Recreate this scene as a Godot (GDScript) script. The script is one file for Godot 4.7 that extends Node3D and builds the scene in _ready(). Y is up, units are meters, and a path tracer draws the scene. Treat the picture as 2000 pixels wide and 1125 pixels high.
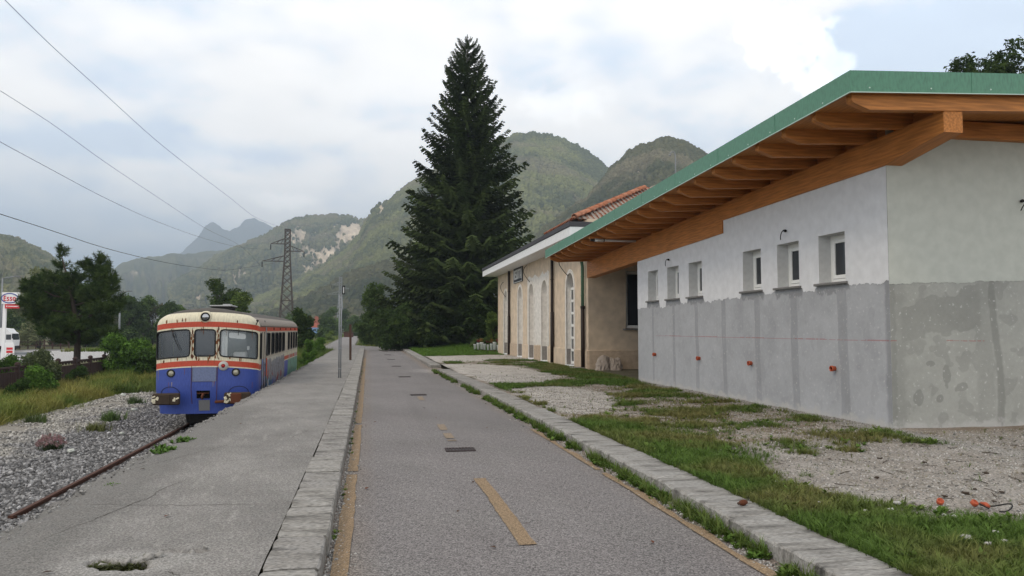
extends Node3D
# A disused railcar at a small alpine station, a cycle path between two platforms, an annex under construction.
# Metres, y up; the path runs along -z, its surface is y = 0.

var M := {}
var T := {}
var taken := {}
var rnd := RandomNumberGenerator.new()
var nz := FastNoiseLite.new()
const EYE := Vector3(0, 1.65, 0)


func _ready() -> void:
	rnd.seed = 7
	nz.seed = 11
	nz.noise_type = FastNoiseLite.TYPE_SIMPLEX_SMOOTH
	nz.frequency = 1.0
	nz.fractal_type = FastNoiseLite.FRACTAL_FBM
	nz.fractal_octaves = 3
	var cam := Camera3D.new()
	cam.name = "camera"
	cam.position = EYE
	cam.rotation_degrees = Vector3(3.07, -10.41, 0)
	cam.fov = 2.0 * rad_to_deg(atan(562.5 / 1500.0))
	cam.near = 0.05
	cam.far = 12000.0
	add_child(cam)
	cam.current = true
	var env := Environment.new()
	env.background_mode = Environment.BG_SKY
	env.tonemap_mode = Environment.TONE_MAPPER_LINEAR
	env.tonemap_exposure = 0.99
	env.background_energy_multiplier = 1.63
	var sky := Sky.new()
	sky.sky_material = make_sky()
	env.sky = sky
	env.sdfgi_enabled = true
	env.ssao_enabled = true
	env.ssil_enabled = true
	env.fog_enabled = true
	env.fog_density = 0.00038
	env.fog_light_color = Color(0.84, 0.92, 1.0)
	var we := WorldEnvironment.new()
	we.name = "environment"
	we.environment = env
	add_child(we)
	var sun := DirectionalLight3D.new()
	sun.name = "sun"
	sun.light_energy = 0.36
	sun.light_angular_distance = 14.0
	sun.light_color = Color(1.0, 0.92, 0.80)
	sun.shadow_enabled = true
	add_child(sun)
	sun.look_at_from_position(Vector3.ZERO, Vector3(0.75, -0.85, -0.35))
	materials()
	ground()
	yard_cover()
	platform_and_kerbs()
	track()
	mountains()
	annex()
	station()
	railcar()
	pylons()
	street_things()
	trees()
	plants()
	small_things()


# ---------------------------------------------------------------- sky
func pix(x: float, y: float) -> Vector3:
	# direction of a photo pixel (2000 x 1125)
	var b := Basis.from_euler(Vector3(deg_to_rad(3.07), deg_to_rad(-10.41), 0))
	return (b * Vector3((x - 1000.0) / 1500.0, (562.5 - y) / 1500.0, -1.0)).normalized()


func at_z(x: float, y: float, z: float) -> Vector3:
	var d := pix(x, y)
	return EYE + d * (z / d.z)


func at_y(x: float, y: float, h: float) -> Vector3:
	var d := pix(x, y)
	return EYE + d * ((h - EYE.y) / d.y)


func make_sky() -> Material:
	var n1 := FastNoiseLite.new()
	n1.seed = 3
	n1.noise_type = FastNoiseLite.TYPE_SIMPLEX_SMOOTH
	n1.frequency = 1.0
	n1.fractal_octaves = 4
	var n2 := FastNoiseLite.new()
	n2.seed = 21
	n2.noise_type = FastNoiseLite.TYPE_SIMPLEX_SMOOTH
	n2.frequency = 1.0
	n2.fractal_octaves = 5
	var w := 2304
	var h := 1152
	var im := Image.create(w, h, false, Image.FORMAT_RGBF)
	im.fill(Color(0.70, 0.72, 0.76))
	var blue := Vector3(0.60, 0.695, 0.83)
	var grey := Vector3(0.66, 0.70, 0.76)
	var white := Vector3(0.915, 0.89, 0.865)
	# clouds: centre, half width, half height (radians), strength, how sharp its edge is
	var cumuli := [
		[pix(1500, 72), 0.040, 0.036, 0.5, 9.0], [pix(1565, 95), 0.044, 0.034, 0.5, 9.0], [pix(1615, 140), 0.034, 0.026, 0.45, 9.0], [pix(1640, 160), 0.03, 0.02, 0.4, 9.0],
		[pix(1110, 205), 0.062, 0.026, 0.16, 4.0], [pix(548, 392), 0.05, 0.014, 0.2, 4.0], [pix(420, 350), 0.12, 0.05, 0.10, 2.0], [pix(820, 200), 0.13, 0.09, 0.06, 1.5],
	]
	var dims := [[pix(90, 262), 0.33, 0.028, 0.5], [pix(330, 292), 0.22, 0.024, 0.4], [pix(60, 420), 0.30, 0.10, 0.55], [pix(300, 150), 0.10, 0.06, 0.22], [pix(1900, 60), 0.16, 0.09, 0.95], [pix(1760, 100), 0.10, 0.06, 0.7], [pix(1390, 270), 0.10, 0.05, 0.35], [pix(700, 90), 0.12, 0.10, 0.15], [pix(1010, 130), 0.06, 0.06, 0.4], [pix(1120, 300), 0.2, 0.03, 0.2]]
	for j in h / 2:
		var el := PI * (0.5 - (j + 0.5) / h)
		var ce := cos(el)
		var se := sin(el)
		for i in w:
			var az := TAU * (i + 0.5) / w
			var d := Vector3(sin(az) * ce, se, -cos(az) * ce)
			var q := d * 3.2
			q.y *= 2.2
			var a := n1.get_noise_3dv(q)
			var b := n2.get_noise_3dv(q * 2.7)
			var f := clampf(0.84 + a * 0.8 + b * 0.35, 0.0, 1.0)
			var puff := 0.0
			if (i < w / 6 or i > w * 7 / 8) and el < 0.75:
				var fine := n2.get_noise_3dv(d * 34.0) + 0.5 * n2.get_noise_3dv(d * 110.0)
				for c in dims:
					var o: Vector3 = d - c[0]
					var ox: float = Vector2(o.x, o.z).length() / c[1]
					var r: float = sqrt(ox * ox + pow(o.y / c[2], 2)) + b * 0.45
					if r < 1.4:
						f -= 1.0 * c[3] * smoothstep(1.3, 0.1, r)
				for c in cumuli:
					var o: Vector3 = d - c[0]
					var ox: float = Vector2(o.x, o.z).length() / c[1]
					var r: float = sqrt(ox * ox + pow(o.y / c[2], 2)) + fine * 0.75
					if r < 1.4:
						puff = maxf(puff, c[3] * clampf((1.0 - r) * c[4] * 0.5, 0.0, 1.0) * (0.85 + 0.5 * fine))
			f = clampf(f, 0.0, 1.0)
			var base := blue.lerp(grey, clampf(0.55 - se * 1.2, 0.0, 1.0))
			var col := base.lerp(white, f * f * (3.0 - 2.0 * f))
			col *= (1.0 + 0.06 * b) * (1.2 - 0.38 * se)
			col += Vector3(1.0, 0.98, 0.93) * puff
			im.set_pixel(i, j, Color(col.x, col.y, col.z))
	var m := PanoramaSkyMaterial.new()
	m.panorama = ImageTexture.create_from_image(im)
	return m


# ---------------------------------------------------------------- naming
func numbered(called: String) -> String:
	if not taken.has(called):
		taken[called] = 0
		return called
	taken[called] += 1
	return "%s_%03d" % [called, taken[called]]


func tag(o: Node, label := "", category := "", group := "", kind := "") -> void:
	if label: o.set_meta("label", label)
	if category: o.set_meta("category", category)
	if group: o.set_meta("group", group)
	if kind: o.set_meta("kind", kind)


func thing(called: String, label: String, category: String, at := Vector3.ZERO, turn := 0.0, group := "") -> Node3D:
	var o := Node3D.new()
	o.name = numbered(called)
	add_child(o)
	o.position = at
	o.rotation.y = turn
	tag(o, label, category, group)
	return o


func place(called: String, mesh: Mesh, m: Material, parent: Node = null) -> MeshInstance3D:
	var o := MeshInstance3D.new()
	o.mesh = mesh
	o.material_override = m
	if parent == null:
		o.name = numbered(called)
		add_child(o)
	else:
		o.name = called
		parent.add_child(o, true)
	return o


func done(st: SurfaceTool, called: String, m: Material, parent: Node = null) -> MeshInstance3D:
	st.generate_normals()
	return place(called, st.commit(), m, parent)


func setting(st: SurfaceTool, called: String, m: Material) -> MeshInstance3D:
	var o := done(st, called, m)
	tag(o, "", "", "", "structure")
	return o


# ---------------------------------------------------------------- shapes
func flat() -> SurfaceTool:
	var st := SurfaceTool.new()
	st.begin(Mesh.PRIMITIVE_TRIANGLES)
	st.set_smooth_group(-1)
	return st


func smooth() -> SurfaceTool:
	var st := SurfaceTool.new()
	st.begin(Mesh.PRIMITIVE_TRIANGLES)
	st.set_smooth_group(0)
	return st


func tri(st: SurfaceTool, a: Vector3, b: Vector3, c: Vector3) -> void:  # counter-clockwise seen from outside
	st.add_vertex(a)
	st.add_vertex(c)
	st.add_vertex(b)


func quad(st: SurfaceTool, a: Vector3, b: Vector3, c: Vector3, d: Vector3) -> void:
	tri(st, a, b, c)
	tri(st, a, c, d)


func uvquad(st: SurfaceTool, p: Array, uv: Array) -> void:
	for k in [0, 2, 1, 0, 3, 2]:
		st.set_uv(uv[k])
		st.add_vertex(p[k])


func face_out(st: SurfaceTool, pts: Array, mid: Vector3) -> void:  # a convex face of a convex solid round mid
	var n: Vector3 = (pts[1] - pts[0]).cross(pts[2] - pts[0])
	var flip := n.dot(pts[0] - mid) < 0.0
	for k in range(1, pts.size() - 1):
		if flip: tri(st, pts[0], pts[k + 1], pts[k])
		else: tri(st, pts[0], pts[k], pts[k + 1])


func box(st: SurfaceTool, c: Vector3, size: Vector3, bevel := 0.0, b := Basis.IDENTITY) -> void:
	var h := size * 0.5
	if bevel <= 0.0:
		for a in 3:
			for s in [-1.0, 1.0]:
				var p := []
				for k in [[-1, -1], [1, -1], [1, 1], [-1, 1]]:
					var v := Vector3.ZERO
					v[a] = h[a] * s
					v[(a + 1) % 3] = h[(a + 1) % 3] * k[0]
					v[(a + 2) % 3] = h[(a + 2) % 3] * k[1]
					p.append(c + b * v)
				face_out(st, p, c)
		return
	var i := h - Vector3.ONE * bevel
	for a in 3:
		var a1 := (a + 1) % 3
		var a2 := (a + 2) % 3
		for s in [-1.0, 1.0]:
			var p := []
			for k in [[-1, -1], [1, -1], [1, 1], [-1, 1]]:
				var v := Vector3.ZERO
				v[a] = h[a] * s
				v[a1] = i[a1] * k[0]
				v[a2] = i[a2] * k[1]
				p.append(c + b * v)
			face_out(st, p, c)
			for s2 in [-1.0, 1.0]:  # edge between face a and face a1
				var e := []
				for k in [[0, -1], [0, 1], [1, 1], [1, -1]]:
					var v := Vector3.ZERO
					v[a] = (h[a] if k[0] == 0 else i[a]) * s
					v[a1] = (i[a1] if k[0] == 0 else h[a1]) * s2
					v[a2] = i[a2] * k[1]
					e.append(c + b * v)
				face_out(st, e, c)
	for x in [-1.0, 1.0]:
		for y in [-1.0, 1.0]:
			for z in [-1.0, 1.0]:
				var s := Vector3(x, y, z)
				face_out(st, [c + b * (Vector3(h.x, i.y, i.z) * s), c + b * (Vector3(i.x, h.y, i.z) * s), c + b * (Vector3(i.x, i.y, h.z) * s)], c)


func bar(st: SurfaceTool, a: Vector3, b: Vector3, w: float, t := -1.0, up := Vector3.UP) -> void:
	var d := b - a
	var l := d.length()
	if l < 1e-5: return
	d /= l
	var u := up if absf(d.dot(up)) < 0.97 else Vector3.RIGHT
	var x := u.cross(d).normalized()
	box(st, (a + b) * 0.5, Vector3(w, t if t > 0.0 else w, l), 0.0, Basis(x, d.cross(x).normalized(), d))


func prism(st: SurfaceTool, poly: PackedVector2Array, org: Vector3, u: Vector3, v: Vector3, w: Vector3) -> void:
	# polygon in (u, v), pushed along w
	var area := 0.0
	for k in poly.size():
		var p := poly[k]
		var q := poly[(k + 1) % poly.size()]
		area += p.x * q.y - q.x * p.y
	var hand := u.cross(v).dot(w) * area > 0.0
	var pts := []
	for p in poly: pts.append(org + u * p.x + v * p.y)
	for k in pts.size():
		var a: Vector3 = pts[k]
		var b: Vector3 = pts[(k + 1) % pts.size()]
		if hand: quad(st, a, b, b + w, a + w)
		else: quad(st, b, a, a + w, b + w)
	var t := Geometry2D.triangulate_polygon(poly)
	for k in range(0, t.size(), 3):
		var a: Vector3 = pts[t[k]]
		var b: Vector3 = pts[t[k + 1]]
		var c: Vector3 = pts[t[k + 2]]
		if (b - a).cross(c - a).dot(w) > 0.0:
			tri(st, a + w, b + w, c + w)
			tri(st, a, c, b)
		else:
			tri(st, a + w, c + w, b + w)
			tri(st, a, b, c)


func tube(st: SurfaceTool, path: Array, radius, sides := 8, caps := true) -> void:
	var rings := []
	var x := Vector3.ZERO
	for k in path.size():
		var d: Vector3 = (path[mini(k + 1, path.size() - 1)] - path[maxi(k - 1, 0)]).normalized()
		if x == Vector3.ZERO: x = d.cross(Vector3.UP if absf(d.y) < 0.9 else Vector3.RIGHT).normalized()
		x = (x - d * x.dot(d)).normalized()
		var y := d.cross(x)
		var r: float = radius[k] if radius is Array else radius
		var ring := []
		for s in sides:
			var a := TAU * s / sides
			ring.append(path[k] + (x * cos(a) + y * sin(a)) * r)
		rings.append(ring)
	for k in rings.size() - 1:
		for s in sides:
			var e := (s + 1) % sides
			quad(st, rings[k][s], rings[k][e], rings[k + 1][e], rings[k + 1][s])
	if caps:
		for k in [0, rings.size() - 1]:
			for s in range(1, sides - 1):
				if k == 0: tri(st, rings[0][0], rings[0][s + 1], rings[0][s])
				else: tri(st, rings[k][0], rings[k][s], rings[k][s + 1])


func lathe(st: SurfaceTool, prof: Array, segs: int, org: Vector3, b := Basis.IDENTITY) -> void:  # prof: Vector2(r, y) upwards
	for k in prof.size() - 1:
		for s in segs:
			var a0 := TAU * s / segs
			var a1 := TAU * (s + 1) / segs
			var p := func(q: Vector2, a: float): return org + b * Vector3(q.x * cos(a), q.y, -q.x * sin(a))
			var v0: Vector3 = p.call(prof[k], a0)
			var v1: Vector3 = p.call(prof[k], a1)
			var v2: Vector3 = p.call(prof[k + 1], a1)
			var v3: Vector3 = p.call(prof[k + 1], a0)
			if prof[k].x < 1e-5: tri(st, v0, v2, v3)
			elif prof[k + 1].x < 1e-5: tri(st, v0, v1, v2)
			else: quad(st, v0, v1, v2, v3)


# A sheet over (u, v) with openings. map: (u, v) -> Vector3, u to the right and v up seen from outside.
# openings: [u0, u1, lo(u), hi(u)], never two over one another.
func holed(st: SurfaceTool, us: Array, v0: Callable, v1: Callable, vn: int, openings: Array, map: Callable, uvs := Vector2.ZERO) -> void:
	var cuts := {}
	for u in us: cuts[snappedf(u, 0.0005)] = true
	for o in openings:
		for k in 13: cuts[snappedf(lerpf(o[0], o[1], 0.5 - 0.5 * cos(PI * k / 12.0)), 0.0005)] = true
	var keys := cuts.keys()
	keys.sort()
	for k in keys.size() - 1:
		var a: float = keys[k]
		var b: float = keys[k + 1]
		if b - a < 0.0008 or a < us[0] - 0.001 or b > us[-1] + 0.001: continue
		var spans := []
		var mid := (a + b) * 0.5
		var hit = null
		for o in openings:
			if mid > o[0] and mid < o[1]: hit = o
		if hit == null: spans = [[v0.call(a), v0.call(b), v1.call(a), v1.call(b)]]
		else: spans = [[v0.call(a), v0.call(b), hit[2].call(a), hit[2].call(b)], [hit[3].call(a), hit[3].call(b), v1.call(a), v1.call(b)]]
		for s in spans:
			var n := vn if hit == null else maxi(1, vn / 2)
			for j in n:
				var t0 := float(j) / n
				var t1 := float(j + 1) / n
				var q := [Vector2(a, lerpf(s[0], s[2], t0)), Vector2(b, lerpf(s[1], s[3], t0)), Vector2(b, lerpf(s[1], s[3], t1)), Vector2(a, lerpf(s[0], s[2], t1))]
				if q[2].y - q[1].y < 0.0005 and q[3].y - q[0].y < 0.0005: continue
				for e in [0, 2, 1, 0, 3, 2]:
					if uvs != Vector2.ZERO: st.set_uv(Vector2(q[e].x * uvs.x, 1.0 - q[e].y * uvs.y))
					st.add_vertex(map.call(q[e].x, q[e].y))


func rim_of(o: Array, n := 12) -> Array:  # the outline of an opening, anticlockwise from outside
	var r := []
	for k in n + 1:
		var u: float = lerpf(o[0], o[1], 0.5 - 0.5 * cos(PI * k / n))
		r.append(Vector2(u, o[2].call(u)))
	for k in n + 1:
		var u: float = lerpf(o[1], o[0], 0.5 - 0.5 * cos(PI * k / n))
		r.append(Vector2(u, o[3].call(u)))
	return r


func rect_hole(u0: float, u1: float, a: float, b: float) -> Array:
	return [u0, u1, func(_u): return a, func(_u): return b]


func round_hole(u0: float, u1: float, a: float, b: float, r: float) -> Array:
	var off := func(u: float) -> float:
		var e := minf(u - u0, u1 - u)
		return 0.0 if e >= r else r - sqrt(maxf(0.0, r * r - (r - e) * (r - e)))
	return [u0, u1, func(u): return a + off.call(u), func(u): return b - off.call(u)]


func arch_hole(u0: float, u1: float, a: float, spring: float) -> Array:
	var r := (u1 - u0) * 0.5
	return [u0, u1, func(_u): return a, func(u): return spring + sqrt(maxf(0.0, r * r - pow(u - u0 - r, 2)))]


# the pane that fills an opening
func fill(st: SurfaceTool, o: Array, map: Callable, n := 12) -> void:
	for k in n:
		var a: float = lerpf(o[0], o[1], 0.5 - 0.5 * cos(PI * k / n))
		var b: float = lerpf(o[0], o[1], 0.5 - 0.5 * cos(PI * (k + 1) / n))
		quad(st, map.call(a, o[2].call(a)), map.call(b, o[2].call(b)), map.call(b, o[3].call(b)), map.call(a, o[3].call(a)))


# a band along an outline, from map_a to map_b (a reveal or a frame)
func band(st: SurfaceTool, outline: Array, map_a: Callable, map_b: Callable) -> void:
	for k in outline.size():
		var p: Vector2 = outline[k]
		var q: Vector2 = outline[(k + 1) % outline.size()]
		if p.distance_to(q) < 0.0005: continue
		quad(st, map_a.call(p.x, p.y), map_b.call(p.x, p.y), map_b.call(q.x, q.y), map_a.call(q.x, q.y))


func sheet(xs: Array, zs: Array, hf: Callable, cf = null) -> SurfaceTool:
	var st := SurfaceTool.new()
	st.begin(Mesh.PRIMITIVE_TRIANGLES)
	st.set_smooth_group(0)
	for z in zs:
		for x in xs:
			var h: float = hf.call(x, z)
			if cf != null: st.set_color(cf.call(x, z))
			st.add_vertex(Vector3(x, h, z))
	var n := xs.size()
	for j in zs.size() - 1:
		for i in n - 1:
			var a := j * n + i
			for k in [a, a + n, a + 1, a + 1, a + n, a + n + 1]: st.add_index(k)
	return st


func steps(a: float, b: float, d: float) -> Array:
	var n := maxi(1, int(ceil(absf(b - a) / d)))
	var r := []
	for k in n + 1: r.append(lerpf(a, b, float(k) / n))
	return r


func near_to_far(a: float, b: float, first: float, grow := 1.06, cap := 1e9) -> Array:  # ever longer steps from a to b
	var r := [a]
	var s := first
	var x := a
	while absf(b - x) > s * 1.5:
		x += signf(b - a) * s
		r.append(x)
		s = minf(s * grow, cap)
	r.append(b)
	return r


func many(called: String, mesh: Mesh, m: Material, where: Array, tints: Array, parent: Node = null) -> MultiMeshInstance3D:
	var mm := MultiMesh.new()
	mm.transform_format = MultiMesh.TRANSFORM_3D
	mm.use_colors = tints.size() > 0
	mm.mesh = mesh
	mm.instance_count = where.size()
	for k in where.size():
		mm.set_instance_transform(k, where[k])
		if tints: mm.set_instance_color(k, tints[k])
	var o := MultiMeshInstance3D.new()
	o.multimesh = mm
	o.material_override = m
	if parent:
		o.name = called
		parent.add_child(o, true)
	else:
		o.name = numbered(called)
		add_child(o)
	return o


func tinted(mesh: Mesh, c: Color) -> ArrayMesh:
	var a := mesh.surface_get_arrays(0)
	var cs := PackedColorArray()
	cs.resize(a[Mesh.ARRAY_VERTEX].size())
	cs.fill(c)
	a[Mesh.ARRAY_COLOR] = cs
	var am := ArrayMesh.new()
	am.add_surface_from_arrays(Mesh.PRIMITIVE_TRIANGLES, a)
	return am


func grown(called: String, parts: Array, m: Material, parent: Node) -> MeshInstance3D:
	# one real mesh out of [mesh, transform] pairs
	var st := SurfaceTool.new()
	st.begin(Mesh.PRIMITIVE_TRIANGLES)
	for q in parts: st.append_from(q[0], 0, q[1])
	return place(called, st.commit(), m, parent)


func joined(called: String, mesh: Mesh, m: Material, where: Array, tints: Array, parent: Node) -> MeshInstance3D:
	# one real mesh of many small copies of a mesh, each with its own tint
	var src := mesh.surface_get_arrays(0)
	var v: PackedVector3Array = src[Mesh.ARRAY_VERTEX]
	var nn: PackedVector3Array = src[Mesh.ARRAY_NORMAL]
	var ix = src[Mesh.ARRAY_INDEX]
	var ov := PackedVector3Array()
	var on := PackedVector3Array()
	var oc := PackedColorArray()
	for k in where.size():
		var t: Transform3D = where[k]
		var bn := t.basis.inverse().transposed()
		var c: Color = tints[k]
		if ix != null:
			for i in ix:
				ov.append(t * v[i])
				on.append((bn * nn[i]).normalized())
				oc.append(c)
		else:
			for i in v.size():
				ov.append(t * v[i])
				on.append((bn * nn[i]).normalized())
				oc.append(c)
	var arr := []
	arr.resize(Mesh.ARRAY_MAX)
	arr[Mesh.ARRAY_VERTEX] = ov
	arr[Mesh.ARRAY_NORMAL] = on
	arr[Mesh.ARRAY_COLOR] = oc
	var am := ArrayMesh.new()
	am.add_surface_from_arrays(Mesh.PRIMITIVE_TRIANGLES, arr)
	return place(called, am, m, parent)


func n2(x: float, y: float, f := 1.0) -> float:
	return nz.get_noise_2d(x * f, y * f)


# ---------------------------------------------------------------- materials
func lin(r: float, g: float, b: float) -> Color:
	return Color(r, g, b).linear_to_srgb()


func grey_tex(key: String, freq: float, octaves: int, lo: float, hi: float, size := 512, kind := FastNoiseLite.TYPE_SIMPLEX_SMOOTH, power := 1.0) -> ImageTexture:
	if T.has(key): return T[key]
	var n := FastNoiseLite.new()
	n.seed = key.hash() % 1000
	n.noise_type = kind
	n.frequency = freq
	n.fractal_octaves = octaves
	if kind == FastNoiseLite.TYPE_CELLULAR: n.cellular_return_type = FastNoiseLite.RETURN_CELL_VALUE
	var im := n.get_seamless_image(size, size)
	im.convert(Image.FORMAT_L8)
	var d := im.get_data()
	var lut := PackedByteArray()
	for k in 256:
		var v := lerpf(lo, hi, pow(k / 255.0, power))
		lut.append(int(clampf(Color(v, v, v).linear_to_srgb().r, 0, 1) * 255.0))
	for k in d.size(): d[k] = lut[d[k]]
	T[key] = ImageTexture.create_from_image(Image.create_from_data(size, size, false, Image.FORMAT_L8, d))
	return T[key]


func mat(key: String, c: Color, rough := 0.85, tex: Texture2D = null, metres = 1.0, bump := 0.0, opt := {}) -> StandardMaterial3D:
	var m := StandardMaterial3D.new()
	m.resource_name = key
	m.albedo_color = c
	m.roughness = rough
	m.metallic_specular = opt.get("spec", 0.35)
	m.metallic = opt.get("metal", 0.0)
	if tex:
		m.albedo_texture = tex
		if not opt.get("uv", false):
			m.uv1_triplanar = true
			m.uv1_world_triplanar = opt.get("world", true)
			m.uv1_scale = metres if metres is Vector3 else Vector3.ONE / metres
	if bump > 0.0:
		m.heightmap_enabled = true
		m.heightmap_texture = opt.get("bump_tex", tex)
		m.heightmap_scale = bump
	if opt.get("vc", false): m.vertex_color_use_as_albedo = true
	if opt.has("back"):
		m.backlight_enabled = true
		m.backlight = opt.back
	m.cull_mode = BaseMaterial3D.CULL_DISABLED
	M[key] = m
	return m


func materials() -> void:
	var speck := grey_tex("speck", 0.19, 2, 0.17, 1.0, 512, FastNoiseLite.TYPE_CELLULAR, 1.4)
	var grain := grey_tex("grain", 0.05, 5, 0.62, 1.0, 512)
	var soft := grey_tex("soft", 0.012, 5, 0.70, 1.0, 512)
	var plaster := grey_tex("plaster", 0.02, 5, 0.86, 1.0, 512)
	var wood := grey_tex("wood", 0.012, 5, 0.46, 1.0, 512)
	var rusty := grey_tex("rusty", 0.03, 5, 0.35, 1.0, 512)
	var pit := grey_tex("pit", 0.09, 4, 0.45, 1.0, 512, FastNoiseLite.TYPE_SIMPLEX_SMOOTH, 0.6)
	var streak := grey_tex("streak", 0.03, 6, 0.55, 1.0, 512, FastNoiseLite.TYPE_SIMPLEX_SMOOTH, 0.7)
	mat("asphalt", Color.WHITE, 0.9, speck, 0.95, 0.35, {"vc": true})
	mat("ground", Color.WHITE, 0.95, grain, 1.3, 0.8, {"vc": true})
	mat("gravel", Color.WHITE, 0.95, grey_tex("grit", 0.14, 4, 0.22, 1.0, 512, FastNoiseLite.TYPE_CELLULAR), 1.3, 1.6, {"vc": true})
	mat("slab", Color.WHITE, 0.92, grey_tex("fine", 0.2, 2, 0.30, 1.0, 512, FastNoiseLite.TYPE_CELLULAR, 1.2), 1.0, 0.3, {"vc": true})
	var hewn := grey_tex("hewn", 0.035, 6, 0.08, 1.0, 512, FastNoiseLite.TYPE_SIMPLEX_SMOOTH, 0.55)
	mat("kerbstone", lin(0.39, 0.375, 0.35), 0.92, hewn, Vector3(0.8, 1.3, 1.3), 2.6, {"vc": true})
	mat("kerbstone_b", lin(0.36, 0.345, 0.325), 0.92, hewn, Vector3(1.1, 1.5, 1.7), 2.6, {"vc": true})
	mat("kerbstone_tooled", lin(0.50, 0.485, 0.46), 0.92, hewn, Vector3(0.7, 1.2, 5.5), 3.5, {"vc": true})
	mat("yellow", lin(0.385, 0.275, 0.17), 0.88, grey_tex("fine", 0.2, 2, 0.30, 1.0), 0.9, 0.25)
	mat("yellow_worn", lin(0.38, 0.30, 0.22), 0.9, grey_tex("fine", 0.2, 2, 0.30, 1.0), 0.7, 0.25)
	mat("iron", lin(0.06, 0.045, 0.045), 0.8, grain, 0.3, 0.1)
	mat("rail_rust", lin(0.115, 0.05, 0.033), 0.75, rusty, 0.35, 0.15)
	mat("stone", Color.WHITE, 0.9, grain, 0.2, 0.3, {"vc": true})
	mat("plaster_white", lin(0.72, 0.73, 0.755), 0.9, plaster, 2.6, 0.12)
	mat("dirt", lin(0.07, 0.06, 0.05), 0.98, grain, 0.3)
	mat("plaster_green_shaded", lin(0.50, 0.52, 0.475), 0.9, plaster, 2.6, 0.12)  # greenish coat, with the end wall's weaker light darkened into its colour
	mat("reveal", lin(0.60, 0.61, 0.61), 0.9, plaster, 1.2, 0.1)
	mat("window_white", lin(0.80, 0.80, 0.78), 0.35, null, 1.0, 0.0, {"spec": 0.5})
	mat("sill_stone", lin(0.22, 0.215, 0.21), 0.6, grain, 0.5)
	mat("wood_x", lin(0.60, 0.235, 0.06), 0.55, wood, Vector3(0.25, 3.5, 3.5), 0.05)
	mat("wood_z", lin(0.62, 0.24, 0.06), 0.55, wood, Vector3(3.5, 3.5, 0.22), 0.05)
	mat("wood_board", lin(0.58, 0.245, 0.07), 0.6, wood, Vector3(5.0, 3.5, 0.3), 0.05)
	mat("green_metal", lin(0.075, 0.24, 0.15), 0.42, streak, Vector3(1.5, 0.5, 1.5), 0.0, {"spec": 0.5})
	mat("green_edge", lin(0.45, 0.58, 0.52), 0.4)
	mat("roof_sheet", lin(0.10, 0.16, 0.13), 0.6)
	mat("pipe_orange", lin(0.42, 0.09, 0.04), 0.45)
	mat("black", lin(0.012, 0.012, 0.012), 0.5)
	mat("pvc", lin(0.62, 0.62, 0.60), 0.4)
	mat("beige", lin(0.70, 0.57, 0.43), 0.92, soft, 3.2, 0.15)
	mat("beige_pale", lin(0.80, 0.765, 0.71), 0.92, soft, 1.7, 0.15)
	mat("beige_dark", lin(0.56, 0.44, 0.325), 0.92, soft, 1.5, 0.15)
	mat("cement", lin(0.27, 0.25, 0.23), 0.93, soft, 0.8, 0.2)
	mat("fascia_white", lin(0.78, 0.79, 0.80), 0.6, plaster, 2.0)
	mat("membrane", lin(0.07, 0.07, 0.08), 0.7, grain, 1.0)
	mat("brown_pipe", lin(0.022, 0.014, 0.011), 0.45)
	mat("green_pipe", lin(0.075, 0.15, 0.10), 0.45)
	for k in 4:
		mat("tile%d" % k, [lin(0.46, 0.185, 0.105), lin(0.50, 0.23, 0.145), lin(0.38, 0.125, 0.07), lin(0.43, 0.21, 0.14)][k], 0.85, soft, 0.3, 0.15)
	mat("mortar", lin(0.36, 0.31, 0.27), 0.95, grain, 0.4, 0.3)
	mat("sign_board", lin(0.012, 0.014, 0.02), 0.5)
	mat("sign_white", lin(0.7, 0.7, 0.68), 0.6)
	mat("sack", lin(0.40, 0.345, 0.30), 0.8, grain, 0.3, 0.3)
	# railcar
	mat("car_blue", lin(0.042, 0.082, 0.37), 0.45, streak, Vector3(2.2, 0.35, 2.2), 0.0, {"spec": 0.5})
	mat("car_blue_grey", lin(0.15, 0.19, 0.33), 0.5, soft, 0.4, 0.0, {"spec": 0.5})
	mat("car_red", lin(0.55, 0.065, 0.025), 0.5, streak, Vector3(2.0, 0.6, 2.0), 0.0, {"spec": 0.5})
	mat("car_cream", lin(0.76, 0.70, 0.52), 0.5, streak, Vector3(1.4, 0.3, 1.4), 0.0, {"spec": 0.5})
	mat("car_cream_dirty", lin(0.50, 0.45, 0.37), 0.6, soft, 0.5)
	mat("car_roof", lin(0.105, 0.095, 0.085), 0.8, soft, 0.8)
	mat("car_roof_side", lin(0.36, 0.315, 0.275), 0.75, wood, Vector3(2.5, 0.6, 2.5))
	mat("car_inner_dim", lin(0.10, 0.11, 0.12), 0.8)
	mat("car_inner_pale", lin(0.62, 0.63, 0.62), 0.7)
	mat("car_dark", lin(0.02, 0.018, 0.017), 0.8)
	mat("gasket", lin(0.015, 0.015, 0.016), 0.6)
	mat("rust_streak", lin(0.30, 0.11, 0.035), 0.9, rusty, 0.12, 0.2)
	mat("rust", lin(0.16, 0.055, 0.028), 0.9, rusty, 0.2, 0.3)
	mat("rubber", lin(0.06, 0.042, 0.03), 0.9, grain, 0.2, 0.4)
	mat("chrome", lin(0.45, 0.45, 0.45), 0.25, null, 1.0, 0.0, {"metal": 0.9})
	mat("lens", lin(0.34, 0.32, 0.24), 0.1, null, 1.0, 0.0, {"spec": 0.9})
	mat("mirror_lens", lin(0.35, 0.36, 0.38), 0.12, null, 1.0, 0.0, {"metal": 0.95})
	mat("dull_disc", lin(0.42, 0.42, 0.40), 0.5)
	mat("limestone", lin(0.50, 0.49, 0.46), 0.9, grain, 0.2, 0.3)
	mat("red_lens", lin(0.32, 0.02, 0.02), 0.2)
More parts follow.
